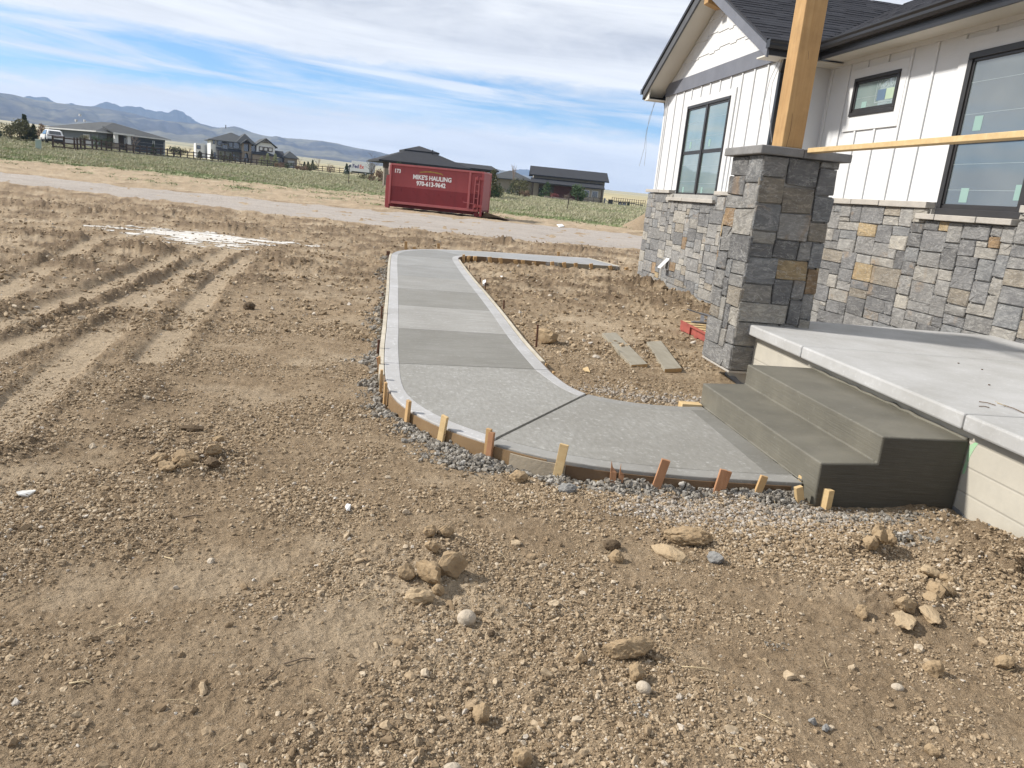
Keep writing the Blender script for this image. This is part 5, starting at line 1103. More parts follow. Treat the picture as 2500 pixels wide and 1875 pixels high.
# sign: OUTER runs away from the steps, its outside is to the left of travel turned right
a1 = near_line(4600, OD[0:200], .03, .042, .005, .036, 31, .035, 2.4); a2 = near_line(3000, OD[0:235], .04, .10, .004, .018, 32, .006); a3 = near_line(2400, OD[195:430], .05, .07, .012, .05, 33, .03)
def blob(n, c, rx, ry, s0, s1, seed, power=3.0, hump=.0):
    rs = np.random.RandomState(seed); q = np.column_stack([c.x+rs.normal(0, rx, n), c.y+rs.normal(0, ry, n)]); k = free(q[:, 0], q[:, 1]); q = q[k]; s = s0+(s1-s0)*rs.uniform(0, 1, len(q))**power
    e = np.exp(-((q[:, 0]-c.x)/rx)**2-((q[:, 1]-c.y)/ry)**2); return np.column_stack([q, ground_h(q[:, 0], q[:, 1])[0]+s*.2+hump*e*rs.uniform(.2, 1, len(q))]), s
bl = [blob(900, G(*z3(1330, 610)), .14, .05, .006, .036, 41, 2, .05), blob(900, G(*z3(1900, 640)), .12, .06, .006, .036, 42, 2, .08), blob(300, G(*z3(1920, 720)), .10, .07, .006, .03, 43, 2, .05), blob(700, G(*z2(1050, 985)), .11, .06, .006, .04, 44, 2, .06), blob(240, G(*z3(580, 545)), .10, .04, .006, .03, 45, 2, .03),
      blob(220, G(*q8(1430, 165)), .12, .05, .006, .028, 46, 3, .02), blob(420, G(*q8(1150, 20)), .30, .05, .008, .03, 47, 3, .0), blob(60, G(*q7(1420, 610)), .03, .03, .003, .010, 48), blob(40, G(*q7(1130, 570)), .02, .02, .003, .010, 49), blob(70, G(*q7(1850, 1190)), .022, .035, .003, .012, 50), blob(50, G(*q8(640, 800)), .03, .015, .003, .010, 51)]
scatter('concrete_spill', np.concatenate([a1[0], a2[0], a3[0]]+[b_[0] for b_ in bl]), np.concatenate([a1[1], a2[1], a3[1]]+[b_[1] for b_ in bl]), M_spill, 17, sub=2, amp=.75, squash=(1, .9, .8), smooth=False)
gb = [blob(2600, G(*z3(1500, 750)), .24, .14, .006, .026, 52), blob(1500, G(*z3(1950, 820)), .24, .11, .006, .024, 53), blob(900, G(*z3(1150, 740)), .22, .12, .006, .022, 54), blob(700, G(*q8(350, 60)), .22, .12, .006, .024, 55), blob(900, G(*q8(900, 40)), .30, .08, .006, .022, 58), blob(500, G(*S(1480, 868)), .45, .12, .010, .04, 56), blob(400, G(*S(1330, 850)), .2, .15, .008, .03, 57)]
scatter('loose_gravel', np.concatenate([b_[0] for b_ in gb]), np.concatenate([b_[1] for b_ in gb]), M_grit, 19, sub=2, amp=.45)
def straw():
    rs = np.random.RandomState(8); b = MB()
    for k in range(300):
        r = math.exp(rs.uniform(math.log(1.3), math.log(9))); a = rs.uniform(R(-43), R(43))+YAW; x, y = r*math.sin(a), r*math.cos(a)
        if not free(np.array([x]), np.array([y]))[0]: continue
        L = rs.uniform(.015, .075)*(1+.08*r); h = rs.uniform(0, 6.28); z = gz(x, y)+.004; c = rs.uniform(-.3, .3); w_ = rs.uniform(.0004, .0010)*(1+.12*r); pts = []
        for t in (0, .5, 1): pts.append((x+L*t*math.cos(h+c*t), y+L*t*math.sin(h+c*t), z+.006*math.sin(t*3)+rs.uniform(0, .004)))
        b.tube(pts, w_, 4, cap=False)
    tag(b.build('straw', simple('dry_straw', (.50, .40, .25), (.40, .31, .18), 15, .8)), kind='stuff')
straw()
def twig(a, b_, lab, mt, r=.004):
    p, q = G(*a), G(*b_); m_ = (p+q)/2+Vector((.01, .012, .0))
    for v in (p, m_, q): v.z = gz(v.x, v.y)+.007
    o = MB(); o.tube([p, m_, q], [r, r*.8, r*.4], 5); tag(o.build('twig', mt, smooth=True), lab, 'twig')
M_twig = simple('twig_bark', (.16, .115, .075), (.10, .07, .045), 30, .8); M_strawm = simple('straw_stalk', (.55, .45, .28), (.45, .35, .2), 30, .7)
q6 = lambda x, y: (x*.40687, 1360+y*.40687)
q5 = lambda x, y: (x*.40687, 860+y*.40687)
twig(q6(1700, 655), q6(1895, 625), 'dark bent twig in the lower left foreground', M_twig, .003); twig(q6(1545, 780), q6(1670, 680), 'dark curved root below the bent twig, lower left', M_twig, .003); twig(q5(1100, 1015), q5(1215, 1008), 'thin dark stick lying flat below the low dirt mound', M_twig, .004)
twig(q8(40, 940), q8(295, 968), 'long straight straw stalk in the right foreground', M_strawm, .0022); twig(q8(525, 1230), q8(690, 1320), 'thin bent stalk in the lower right foreground', M_strawm, .0016); twig(q8(345, 1460), q8(465, 1490), 'curved pale stalk near the bottom right', M_strawm, .0018)
twig(q6(985, 10), q6(1045, 55), 'short pale stalk at the left above the foreground', M_strawm, .0024); twig(q6(630, 450), q6(750, 405), 'straight pale stalk among pebbles, left foreground', M_strawm, .002); twig(q6(415, 785), q6(540, 775), 'thick pale straw stub in the far left foreground', M_strawm, .003)
# debris on the porch
def on_porch(x, y): return Vector((*G(*(1650+x*.38427, 860+y*.38427), .62).xy, .625))
for (a, b_, lab) in (((1925, 318), (2030, 342), 'small brown twig with bits on the porch slab near the edge'), ((1925, 348), (1990, 356), 'thin dark twig below the brown one on the porch slab'), ((2080, 340), (2212, 392), 'brown twig with dry seed stalks on the porch slab at the right')):
    p, q = on_porch(*a), on_porch(*b_); o = MB(); o.tube([p, (p+q)/2+Vector((0, 0, .004)), q], .003, 5); t = tag(o.build('twig', M_twig), lab, 'twig')
    if 'seed' in lab: part('seed_stalk', M_strawm, t, lambda b: [b.tube([q+(p-q)*f, q+(p-q)*f+Vector((dx, dy, .012))], .0015, 4) for f, dx, dy in ((.8, -.05, .03), (.9, -.06, .0), (.95, -.05, -.03), (1, -.03, .04))])
for k, (x, y) in enumerate(((1945, 112), (1795, 72), (1590, 95), (1470, 200), (1990, 210), (1700, 150))):
    pass
crumbs = MB()
for (x, y) in ((1945, 112), (1795, 72), (1990, 210)):
    p = on_porch(x, y); crumbs.box(p.x-.005, p.x+.005, p.y-.006, p.y+.005, .6205, .627)
tag(crumbs.build('porch_crumbs', M_cloddark), kind='stuff')
# ------------------------------------------------------------------ dumpster
M_red = None
def mt_red(c, c2):
    def f(n, p):
        v = obco(n); k = n.noise(v, 1.2, 6, .65); k2 = n.noise(v, 7, 6, .7); s = n.noise(n.add('ShaderNodeMapping', {'Vector': v, 'Scale': (3, 3, .4)}).outputs[0], 1.5, 5, .7)
        q = n.mix(n.ramp(k, [(.3, 0), (.7, 1)]), c, c2); q = n.mix(n.ramp(s, [(.52, 0), (.75, .45)]), q, tuple(x*.55 for x in c)); q = n.mix(n.ramp(k2, [(.68, 0), (.76, .6)]), q, (.10, .045, .03))
        n.put(p, 'Base Color', q); n.put(p, 'Roughness', .55)
    return f
M_red = material('faded_red_paint', mt_red((.31, .055, .057), (.265, .045, .049))); M_reddk = material('dark_red_paint', mt_red((.20, .014, .02), (.165, .012, .017))); M_redlt = material('chalky_red_paint', mt_red((.40, .11, .11), (.34, .085, .088)))
A0, B0 = F(937, 505, 46.6), F(1174, 533, 45.2); A0.z = B0.z = 0
ang = math.atan2(B0.y-A0.y, B0.x-A0.x); DL = (B0-A0).length
dm = empty('dumpster', (A0.x, A0.y, gz(A0.x, A0.y)-.02), 'long dark red roll-off dumpster with white lettering beside the gravel road', 'dumpster', None, ang)
DM = WM['dumpster'].copy()
def dp(name, mt, fn, bevel=0.0, par=None): return part(name, mt, par or dm, fn, bevel, DM)
L, Wd, zb_, zt_ = DL, 2.35, .30, 2.42
x0, x1 = .34, L-.02
def tilt(z, x): return z
dp('body', M_red, lambda b: (b.box(x0, x1, .06, .10, 1.28, zt_), b.box(x0, x1, Wd-.06, Wd, zb_, zt_), b.box(x1-.05, x1, .1, Wd-.06, zb_, zt_), b.box(x0, x0+.05, .1, Wd-.06, zb_, zt_)), 0)
dp('lower_panel', M_reddk, lambda b: b.box(x0, x1, .056, .10, zb_+.14, 1.28)); dp('floor', M_reddk, lambda b: b.box(x0, x1, .1, Wd-.06, zb_, zb_+.1))
dp('top_rail', M_redlt, lambda b: (b.box(x0-.04, x1+.02, -.02, .12, zt_, zt_+.10), b.box(x0-.04, x1+.02, Wd-.10, Wd+.04, zt_, zt_+.10), b.box(x1-.08, x1+.02, .12, Wd-.1, zt_, zt_+.10)), .01)
dp('bottom_rail', M_redlt, lambda b: b.box(x0-.02, x1-.2, -.01, .10, zb_, zb_+.14), .01)
dp('end_frame', M_redlt, lambda b: (b.box(x0-.09, x0+.01, -.05, .13, zb_-.05, zt_+.02), b.box(x0-.09, x0-.02, .14, Wd, zb_, zb_+.15)), .01)
dp('gooseneck', M_red, lambda b: (b.box(.04, .25, .10, .34, .02, 1.85), b.box(-.02, .04, .15, .28, .9, 1.1), b.box(.0, .05, .12, .30, .1, 1.7)), .01)
dp('skid', M_reddk, lambda b: (b.box(.1, L-.5, .55, .70, .10, zb_), b.box(.1, L-.5, Wd-.8, Wd-.65, .10, zb_)))
for k in range(2): dp('roller', M_reddk, lambda b: b.tube([(L-.34, .22+1.75*k, .14), (L-.34, .40+1.75*k, .14)], .14, 12))
dp('tarp', simple('pale_tarp', (.66, .50, .44), (.5, .36, .32), 6, .8, .02, 12), lambda b: [b.box(x0-.20+.05*rng.random(), x0-.06-.03*rng.random(), .00, .16, 1.9+.1*k, 2.02+.1*k) for k in range(6)], .01)
for xx in (L-.86,): dp('side_post', M_redlt, lambda b: b.box(xx, xx+.12, -.03, .06, zb_+.14, zt_), .008)
dp('corner_post', M_red, lambda b: (b.box(x1-.11, x1+.02, -.04, .14, .06, zt_), b.box(x1-.11, x1+.02, Wd-.12, Wd+.04, .06, zt_)), .008)
dp('rail_post', M_redlt, lambda b: (b.box(L-.50, L-.45, -.10, -.05, .35, 2.2), b.box(L-.27, L-.22, -.10, -.05, .35, 2.2)))
for z in (.62, 1.02, 1.42, 1.80, 2.15): dp('rung', M_redlt, lambda b: b.box(L-.45, L-.27, -.095, -.055, z, z+.04))
for z in (.55, 2.05): dp('hinge', M_red, lambda b: (b.box(L-.45, L+.01, -.12, -.04, z, z+.16), b.tube([(L-.36, -.14, z-.03), (L-.36, -.14, z+.2)], .035, 8)), .006)
dp('latch', M_redlt, lambda b: (b.bar((L-1.1, -.05, .78), (L-.45, -.12, .72), .03, .03), b.box(L-.84, L-.72, -.09, -.03, .6, .9)))
for k in range(6): dp('dent', M_reddk, lambda b: b.bar((x0+.6+.72*k, .05, 1.05-.02*k), (x0+.63+.72*k, .045, 1.12-.02*k), .05, .03))
TX = x0+(L-x0)*.443
for txt, sz, x, z, bold in (("MIKE'S HAULING", .335, TX, 1.78, .012), ("970-613-9642", .335, TX-.05, 1.44, .012), ("173", .29, x0+.34, 2.03, .010)):
    text_mesh(txt, sz, M_white, DM @ face_M((x, .056 if z > 1.28 else .05, z), (1, 0, 0), (0, -1, 0)), dm, bold=bold, depth=.006, xs=.90)
M_yel = simple('yellow_lettering', (.50, .40, .06), (.28, .21, .03), 12, .6)
def arc(b):
    for k in range(16):
        t = (k-7.5)/7.5; x = TX-.1+t*.62; z = 2.235-.07*t*t*(1 if t < 0 else .8); h = .045+.05*((k*7) % 5)/5*(1-abs(t)*.5); b.box(x-.034, x+.030, .050, .058, z-h*.5, z+h*.5)
    b.prism([(TX+.52, .054, 2.17), (TX+.56, .054, 2.17), (TX+.62, .054, 2.10), (TX+.59, .054, 2.09)], (0, .004, 0))
dp('logo', M_yel, arc)
b = MB(); p = B0; b.prism([(p.x+.05, p.y+.2, .03), (p.x+.25, p.y+.1, .33), (p.x+.9, p.y-.1, .12), (p.x+1.6, p.y-.2, .02), (p.x+1.6, p.y+1.0, .02), (p.x+.1, p.y+1.2, .03)], (0, 0, .03)); tag(b.build('ramp_board', M_cloddark), 'dark warped sheet lying on the ground at the right end of the dumpster', 'board')
# ------------------------------------------------------------------ far houses
M_roofdk = simple('dark_shingle_roof', (.020, .022, .027), (.028, .030, .036), 1.5, .9, .01, 6); M_roofgr = simple('grey_shingle_roof', (.05, .055, .058), (.07, .075, .078), 1.2, .9, .01, 6)
M_wgrey = simple('blue_grey_siding', (.15, .165, .18), (.13, .14, .155), 2, .8); M_wwhite = simple('stucco_white', (.62, .63, .64), (.55, .56, .57), 2, .8); M_wlgrey = simple('light_grey_stucco', (.33, .345, .36), (.28, .295, .31), 2, .8); M_wtan = simple('taupe_siding', (.295, .265, .22), (.26, .235, .195), 2, .8); M_wbrown = simple('brown_siding', (.09, .07, .058), (.07, .055, .046), 2, .8); M_wred = simple('dark_red_siding', (.15, .06, .05), (.11, .045, .04), 2, .8)
M_fstone = simple('far_stone', (.27, .225, .175), (.14, .12, .10), 5, .9, .03, 6); M_timber = simple('dark_timber', (.045, .03, .022), (.06, .04, .03), 3, .8); M_fpale = simple('pale_trim', (.60, .60, .59), None, 2, .7)
class House:
    def __init__(s, name, p, ang, label, cat='house'):
        s.o = empty(name, p, label, cat, None, ang); s.M = WM[s.o.name].copy()
    def p(s, name, mt, fn, bevel=0, par=None): return part(name, mt, par or s.o, fn, bevel, s.M)
    def hip(s, x0, x1, y0, y1, ze, h, mt, ov=.6, name='roof'):
        x0, x1, y0, y1 = x0-ov, x1+ov, y0-ov, y1+ov; w_, d_ = x1-x0, y1-y0; m_ = min(w_, d_)/2
        if w_ > d_: rdg = [(x0+m_, (y0+y1)/2, ze+h), (x1-m_, (y0+y1)/2, ze+h)]; fs = [(0, 1, 5, 4), (2, 3, 4, 5), (3, 0, 4), (1, 2, 5)]
        else: rdg = [((x0+x1)/2, y0+m_, ze+h), ((x0+x1)/2, y1-m_, ze+h)]; fs = [(0, 1, 4), (1, 2, 5, 4), (2, 3, 5), (3, 0, 4, 5)]
        v = [(x0, y0, ze), (x1, y0, ze), (x1, y1, ze), (x0, y1, ze)]+rdg + [(x0, y0, ze-.2), (x1, y0, ze-.2), (x1, y1, ze-.2), (x0, y1, ze-.2)]
        return s.p(name, mt, lambda b: b.add(v, fs+[(0, 6, 7, 1), (1, 7, 8, 2), (2, 8, 9, 3), (3, 9, 6, 0), (6, 9, 8, 7)]))
    def gable(s, x0, x1, y0, y1, ze, h, mt, ov=.5, axis='y', name='roof'):
        if axis == 'y': pr = [(x0-ov, y0-ov, ze), ((x0+x1)/2, y0-ov, ze+h), (x1+ov, y0-ov, ze), (x1+ov, y0-ov, ze-.22), ((x0+x1)/2, y0-ov, ze+h-.26), (x0-ov, y0-ov, ze-.22)]; e = (0, y1-y0+2*ov, 0)
        else: pr = [(x0-ov, y0-ov, ze), (x0-ov, (y0+y1)/2, ze+h), (x0-ov, y1+ov, ze), (x0-ov, y1+ov, ze-.22), (x0-ov, (y0+y1)/2, ze+h-.26), (x0-ov, y0-ov, ze-.22)]; e = (x1-x0+2*ov, 0, 0)
        return s.p(name, mt, lambda b: b.prism(pr, e))
    def win(s, x, y, z, w_, h, side='f', fr=None, t=.14, name='window', pane=None):
        """window centred at x (or y on a side face): frame plus pane"""
        if side == 'f': f = s.p(name, fr or M_fpale, lambda b: b.box(x-w_/2-t, x+w_/2+t, y-.10, y-.02, z-t, z+h+t)); s.p('pane', pane or M_panedk, lambda b: b.box(x-w_/2, x+w_/2, y-.13, y-.101, z, z+h), 0, f)
        else: f = s.p(name, fr or M_fpale, lambda b: b.box(x-.10, x-.02, y-w_/2-t, y+w_/2+t, z-t, z+h+t)); s.p('pane', pane or M_panedk, lambda b: b.box(x-.13, x-.101, y-w_/2, y+w_/2, z, z+h), 0, f)
        return f
def T(px, D, dz=0.0):
    p = F(px, 440, D); p.z = float(terrain(np.array([p.x]), np.array([p.y]))[0])+dz; return p
def face_ang(p, q): return math.atan2(q.y-p.y, q.x-p.x)
# grey ranch house with the garage
B_, C_ = T(243, 148), T(404, 154); h1 = House('ranch_house', Vector((B_.x, B_.y, B_.z-.2)), face_ang(B_, C_), 'low blue-grey ranch house with hip roof and double garage at the far left'); W1 = (C_-B_).length; W1 = math.hypot(C_.x-B_.x, C_.y-B_.y)
h1.p('wall', M_wgrey, lambda b: b.box(0, W1, 0, 15.5, -1, 2.8)); h1.hip(0, W1, 0, 15.5, 2.9, 1.8, M_roofgr, .7)
h1.p('fascia', M_fpale, lambda b: (b.box(-.72, W1+.72, -.76, -.705, 2.68, 2.88), b.box(-.76, -.705, -.7, 16.2, 2.68, 2.88)))
gw = W1*.30; gx = W1*.50
for (xa, xb) in ((W1*.47, W1*.79), (W1*.83, W1*.97)):
    d = h1.p('garage_door', M_fpale, lambda b: b.box(xa-.15, xb+.15, -.12, -.02, -.2, 2.35)); h1.p('door_panel', M_panedk if False else simple('charcoal_door', (.035, .042, .055), None, 3, .6), lambda b: [b.box(xa, xb, -.16, -.121, .53*k-.2, .53*k+.30) for k in range(5)], 0, d)
h1.p('entry_roof', M_roofgr, lambda b: b.prism([(W1*.10, -2.4, 2.75), (W1*.40, -2.4, 2.75), (W1*.40, .8, 3.6), (W1*.10, .8, 3.6)], (0, 0, .16))); h1.p('fascia', M_fpale, lambda b: b.box(W1*.10, W1*.40, -2.46, -2.41, 2.66, 2.92)); h1.p('entry_recess', M_wbrown, lambda b: b.box(W1*.12, W1*.36, -.06, -.02, -.2, 2.7))
for x in (W1*.16, W1*.34): c_ = h1.p('entry_column', M_fstone, lambda b: b.box(x-.5, x+.4, -2.3, -1.5, -.4, 1.3)); h1.p('column_shaft', M_fpale, lambda b: b.box(x-.32, x+.22, -2.15, -1.65, 1.3, 2.66), 0, c_)
h1.win(W1*.415, 0, .0, .8, 2.1, 'f', name='door'); h1.win(0, 11.5, .9, .8, 1.4, 's'); h1.win(0, 3.4, 1.5, 1.7, .6, 's')
for (x, y, z) in ((-.2, 6.2, 4.2), (1.2, 7.6, 5.2), (.3, 4.5, 4.3)): h1.p('roof_vent', M_fpale, lambda b: b.box(x-.15, x+.15, y-.15, y+.15, z-.1, z+.25))
# two-storey house with the arched porch
A_, C_ = T(530, 250), T(668, 252); h2 = House('two_storey_house', Vector((A_.x, A_.y, A_.z)), face_ang(A_, C_), 'big grey and white two-storey house with stone arch porch in the left distance'); W2 = math.hypot(C_.x-A_.x, C_.y-A_.y); u = W2/138
h2.p('wall', M_wlgrey, lambda b: b.box(-3*u, 92*u, 0, 12, -1, 5.4)); h2.p('end_wall', M_wwhite, lambda b: (b.box(-15*u, -3.2*u, .4, 12, -1, 5.4)))
h2.hip(-15*u, 92*u, 0, 12, 5.5, 2.7, M_roofgr, .8); h2.hip(46*u, 88*u, -1.2, 9, 5.5, 2.7, M_roofgr, .4)
h2.p('wing_wall', M_wwhite, lambda b: b.prism([(92*u, -1.8, -1), (137*u, -1.8, -1), (137*u, -1.8, 5.2), (114.5*u, -1.8, 7.3), (92*u, -1.8, 5.2)], (0, 9, 0))); h2.gable(92*u, 137*u, -1.8, 7.2, 5.2, 2.3, M_roofgr, .7, 'y'); h2.p('gable_truss', M_timber, lambda b: (b.bar((103*u, -2.35, 6.25), (126*u, -2.35, 6.25), .12, .2), b.bar((114.5*u, -2.35, 6.2), (114.5*u, -2.35, 7.2), .12, .16), b.bar((110*u, -2.35, 6.3), (113.5*u, -2.35, 6.95), .1, .14), b.bar((119*u, -2.35, 6.3), (115.5*u, -2.35, 6.95), .1, .14)))
for x in (103, 114.5, 126): h2.win(x*u, -1.8, 4.0, .8, .8, 'f', M_timber, .22, pane=M_fpale)
tw = h2.p('entry_tower', M_fstone, lambda b: (b.box(56*u, 61*u, -2.2, -.02, -1, 5.4), b.box(74*u, 79*u, -2.2, -.02, -1, 5.4), b.box(61*u, 74*u, -2.2, -.02, 2.7, 3.2), b.box(61*u, 74*u, -.6, -.02, 3.2, 5.4)))
h2.p('arch', M_fstone, lambda b: [b.bar((67.5*u+6.9*u*math.cos(t), -1.8, 1.45+1.5*math.sin(t)), (67.5*u+6.9*u*math.cos(t+.35), -1.8, 1.45+1.5*math.sin(t+.35)), .6, .42) for t in np.arange(0, 3.1, .35)], 0, tw); h2.p('door', M_panedk, lambda b: b.box(61*u, 74*u, -.4, -.3, -.5, 2.7), 0, tw)
h2.win(67.5*u, -.6, 3.3, 1.5, 1.9, 'f', M_timber, .2); h2.p('entry_gable', M_roofgr, lambda b: b.prism([(52*u, -3, 5.2), (67.5*u, -3, 6.6), (83*u, -3, 5.2), (83*u, -3, 4.98), (67.5*u, -3, 6.35), (52*u, -3, 4.98)], (0, 4, 0))); h2.p('gable_truss', M_timber, lambda b: (b.bar((57*u, -2.9, 5.35), (78*u, -2.9, 5.35), .12, .2), b.bar((67.5*u, -2.9, 5.3), (67.5*u, -2.9, 6.3), .12, .16)))
for x, z, w_, h_ in ((6, 4.2, 1.2, 1.2), (32, 4.0, .9, 1.2), (45, 3.8, 1.5, 1.7), (85, 3.4, 1.1, 1.9), (36, .3, 1.3, 1.7)): h2.win(x*u, 0, z, w_, h_, 'f', M_timber, .12)
h2.win(-8*u, .4, 4.4, .4, 1.0, 'f', M_timber, .08); h2.win(-5*u, .4, -.2, .6, 2.1, 'f', M_timber, .1)
h2.p('porch_roof', M_roofdk, lambda b: b.prism([(-4*u, -2.6, 2.6), (57*u, -2.6, 2.6), (57*u, 0, 3.4), (-4*u, 0, 3.4)], (0, 0, .14))); [h2.p('porch_post', M_timber, lambda b: b.box(x*u-.15, x*u+.15, -2.5, -2.2, -.5, 2.6)) for x in (0, 16, 34, 52)]
h2.p('bay_roof', M_roofdk, lambda b: b.add([(6*u, -1.5, 4.6), (28*u, -1.5, 4.6), (28*u, .3, 4.6), (6*u, .3, 4.6), (17*u, -.2, 5.4)], [(0, 1, 4), (1, 2, 4), (2, 3, 4), (3, 0, 4), (3, 2, 1, 0)])); h2.p('bay', M_wlgrey, lambda b: b.box(10*u, 24*u, -1.1, -.02, 2.9, 4.58)); h2.win(17*u, -1.1, 3.3, 1.3, 1.0, 'f', M_timber, .08)
h2.p('side_hip', M_roofdk, lambda b: b.add([(80*u, -4, 2.6), (136*u, -4, 2.6), (136*u, -1.8, 3.0), (80*u, -1.8, 3.0), (108*u, -2.4, 3.9)], [(0, 1, 4), (1, 2, 4), (2, 3, 4), (3, 0, 4), (3, 2, 1, 0)])); h2.p('stone_base', M_fstone, lambda b: b.box(81*u, 135*u, -3.6, -1.82, -1, 2.6))
h2.p('garage_wing', M_wlgrey, lambda b: b.box(137.2*u, 160*u, .5, 9, -1, 2.4)); h2.p('link_roof', M_roofdk, lambda b: b.prism([(137*u, 0, 2.5), (166*u, 0, 2.5), (166*u, 4, 4.3), (137*u, 4, 4.3)], (0, 0, .14)))
h2.p('pavilion', M_fstone, lambda b: b.box(162*u, 194*u, -1.5, 6, -1, 2.6)); h2.hip(162*u, 194*u, -1.5, 6, 2.7, 1.9, M_roofgr, .5); h2.p('garage_door', M_wlgrey, lambda b: b.box(170*u, 187*u, -1.62, -1.52, -1, 1.9)); h2.p('chimney_pipe', M_black, lambda b: b.tube([(25*u, 6, 9.2), (25*u, 6, 10.2)], .12, 6))
p = T(492, 262); sh = House('grey_annex', p, face_ang(A_, C_), 'tall flat-roofed grey and white annex left of the two-storey house', 'annex'); sh.p('wall', M_wlgrey, lambda b: b.box(1.0, 4.0, 0, 8, -1, 3.9)); sh.p('end_wall', M_wwhite, lambda b: b.box(-1.6, .98, .4, 8, -1, 4.2)); sh.win(-.8, .4, 2.6, .9, .9, 'f', M_timber, .1); sh.win(-.4, .4, -.2, .9, 1.8, 'f', M_timber, .1)
# brown house behind the dumpster
A_, C_ = T(940, 95), T(1112, 96.5); h3 = House('brown_house', Vector((A_.x, A_.y, A_.z)), face_ang(A_, C_), 'taupe house with wide dark hip roof directly behind the red dumpster'); W3 = math.hypot(C_.x-A_.x, C_.y-A_.y)
h3.p('wall', M_wtan, lambda b: (b.box(1.6, W3, 0, 8, -1, 2.85), b.box(3.7, 5.6, -.55, -.02, -1, 2.8))); [h3.p('lap_siding', M_wtan, lambda b: b.box(1.62, W3, -.03-.0, -.004, .22*k, .22*k+.19)) for k in range(13)]
h3.p('stone_pier', M_fstone, lambda b: b.box(-.35, .75, -1.6, -.6, -1, 2.1)); h3.p('beam', M_timber, lambda b: (b.box(-.4, .9, -1.7, -.5, 2.1, 2.8), b.box(2.0, 2.28, -1.1, -.85, -1, 2.78), b.bar((2.15, -1, 1.9), (3.0, -1, 2.75), .2, .2), b.bar((2.15, -1, 1.9), (1.2, -1, 2.75), .2, .2), b.box(-.4, 3.4, -1.2, -.8, 2.6, 2.78)))
h3.hip(-.2, W3+.4, -1.2, 8, 2.98, 2.05, M_roofdk, .9); h3.hip(2.7, 6.1, 1.9, 5.2, 4.5, .62, M_roofdk, .4, 'upper_roof')
for x in (W3*.82, W3*.94): h3.win(x, 0, 1.0, .7, 1.1, 'f', M_fpale, .1)
h3.p('bay', M_wtan, lambda b: b.box(W3*.76, W3, -.5, -.03, -1, 2.8)); h3.p('carport_roof', M_roofdk, lambda b: b.prism([(W3-.5, -1.0, 2.95), (W3+5, -1.0, 2.95), (W3+5, 2.6, 3.5), (W3-1.2, 2.6, 3.5)], (0, 0, .18))); h3.p('carport_gable', M_wtan, lambda b: b.prism([(W3+4.85, -.6, 2.9), (W3+4.85, 2.6, 3.6), (W3+4.85, 5.6, 2.9)], (.1, 0, 0))); h3.p('carport_roof', M_roofdk, lambda b: b.prism([(W3-.5, 6.2, 2.95), (W3+5, 6.2, 2.95), (W3+5, 2.6, 3.5), (W3-1.2, 2.6, 3.5)], (0, 0, .18)))
for y in (-.6, 5.6): h3.p('carport_post', M_timber, lambda b: b.box(W3+4.4, W3+4.62, y, y+.22, -1, 2.9))
h3.p('roof_pipe', M_black, lambda b: b.tube([(5.6, 1.2, 4.2), (5.6, 1.2, 4.75)], .07, 6))
# tan barn-like house on the right
A_, C_ = T(1303, 160), T(1480, 161); h4 = House('tan_house', Vector((A_.x, A_.y, A_.z)), face_ang(A_, C_), 'tan house with long black roof and dark red porch, right of the dumpster'); W4 = math.hypot(C_.x-A_.x, C_.y-A_.y)
h4.p('wall', M_wtan, lambda b: (b.box(0, W4, 2.2, 11, -1, 4.2))); h4.p('room_wall', M_wtan, lambda b: b.box(W4*.66, W4-.8, -.6, 2.2, -1, 2.55)); h4.p('porch_wall', M_wred, lambda b: b.box(W4*.30, W4*.655, 1.9, 2.19, -1, 2.5)); h4.p('porch_wall', M_wbrown, lambda b: b.box(1.2, W4*.30, 1.9, 2.19, -1, 2.5))
h4.p('gable_end', M_fpale, lambda b: b.prism([(W4+.01, 2.2, -1), (W4+.01, 11, -1), (W4+.01, 11, 4.2), (W4+.01, 6.6, 5.75), (W4+.01, 2.2, 4.2)], (.05, 0, 0)))
h4.gable(0, W4, 2.2, 11, 4.25, 1.8, M_roofdk, .8, 'x'); h4.p('fascia', M_wtan, lambda b: b.box(-.8, W4+.8, 1.64, 1.69, 4.02, 4.27)); h4.p('porch_roof', M_roofdk, lambda b: b.prism([(-.6, -1.2, 2.6), (W4-.2, -1.2, 2.6), (W4-.2, 2.2, 3.5), (-.6, 2.2, 3.5)], (0, 0, .16)))
for x in (-.2, W4*.16): h4.p('porch_post', M_timber, lambda b: b.box(x, x+.25, -1.0, -.75, -1, 2.6))
for x in (W4*.74, W4*.86): h4.win(x, -.6, .9, 1.1, 1.2, 'f', M_fpale, .1)
h4.win(W4*.12, 1.9, -.3, .9, 2.1, 'f', M_timber, .1, 'door'); h4.p('downspout', M_timber, lambda b: b.box(W4-.75, W4-.6, -.7, -.6, -.5, 2.5))
h4.p('rear_wall', M_wtan, lambda b: b.box(-7.5, -.02, 6, 12, -1, 2.9)); h4.hip(-9, -.2, 5, 13, 3.0, 1.7, M_roofgr, .4, 'rear_roof')
h4.p('yard_fence', M_timber, lambda b: (b.box(W4*.68, W4-.5, -3.0, -2.94, .85, .93), b.box(W4*.68, W4-.5, -3.0, -2.94, .3, .36), [b.box(W4*.68+k*1.1, W4*.68+k*1.1+.07, -3.02, -2.93, -.5, .95) for k in range(5)]))
h4.p('stair', M_fpale, lambda b: (b.bar((W4+.3, 1.5, .9), (W4+1.6, 0, -.3), .1, .12), b.box(W4+.2, W4+.5, 1.5, 2.2, -.5, 1.0)))
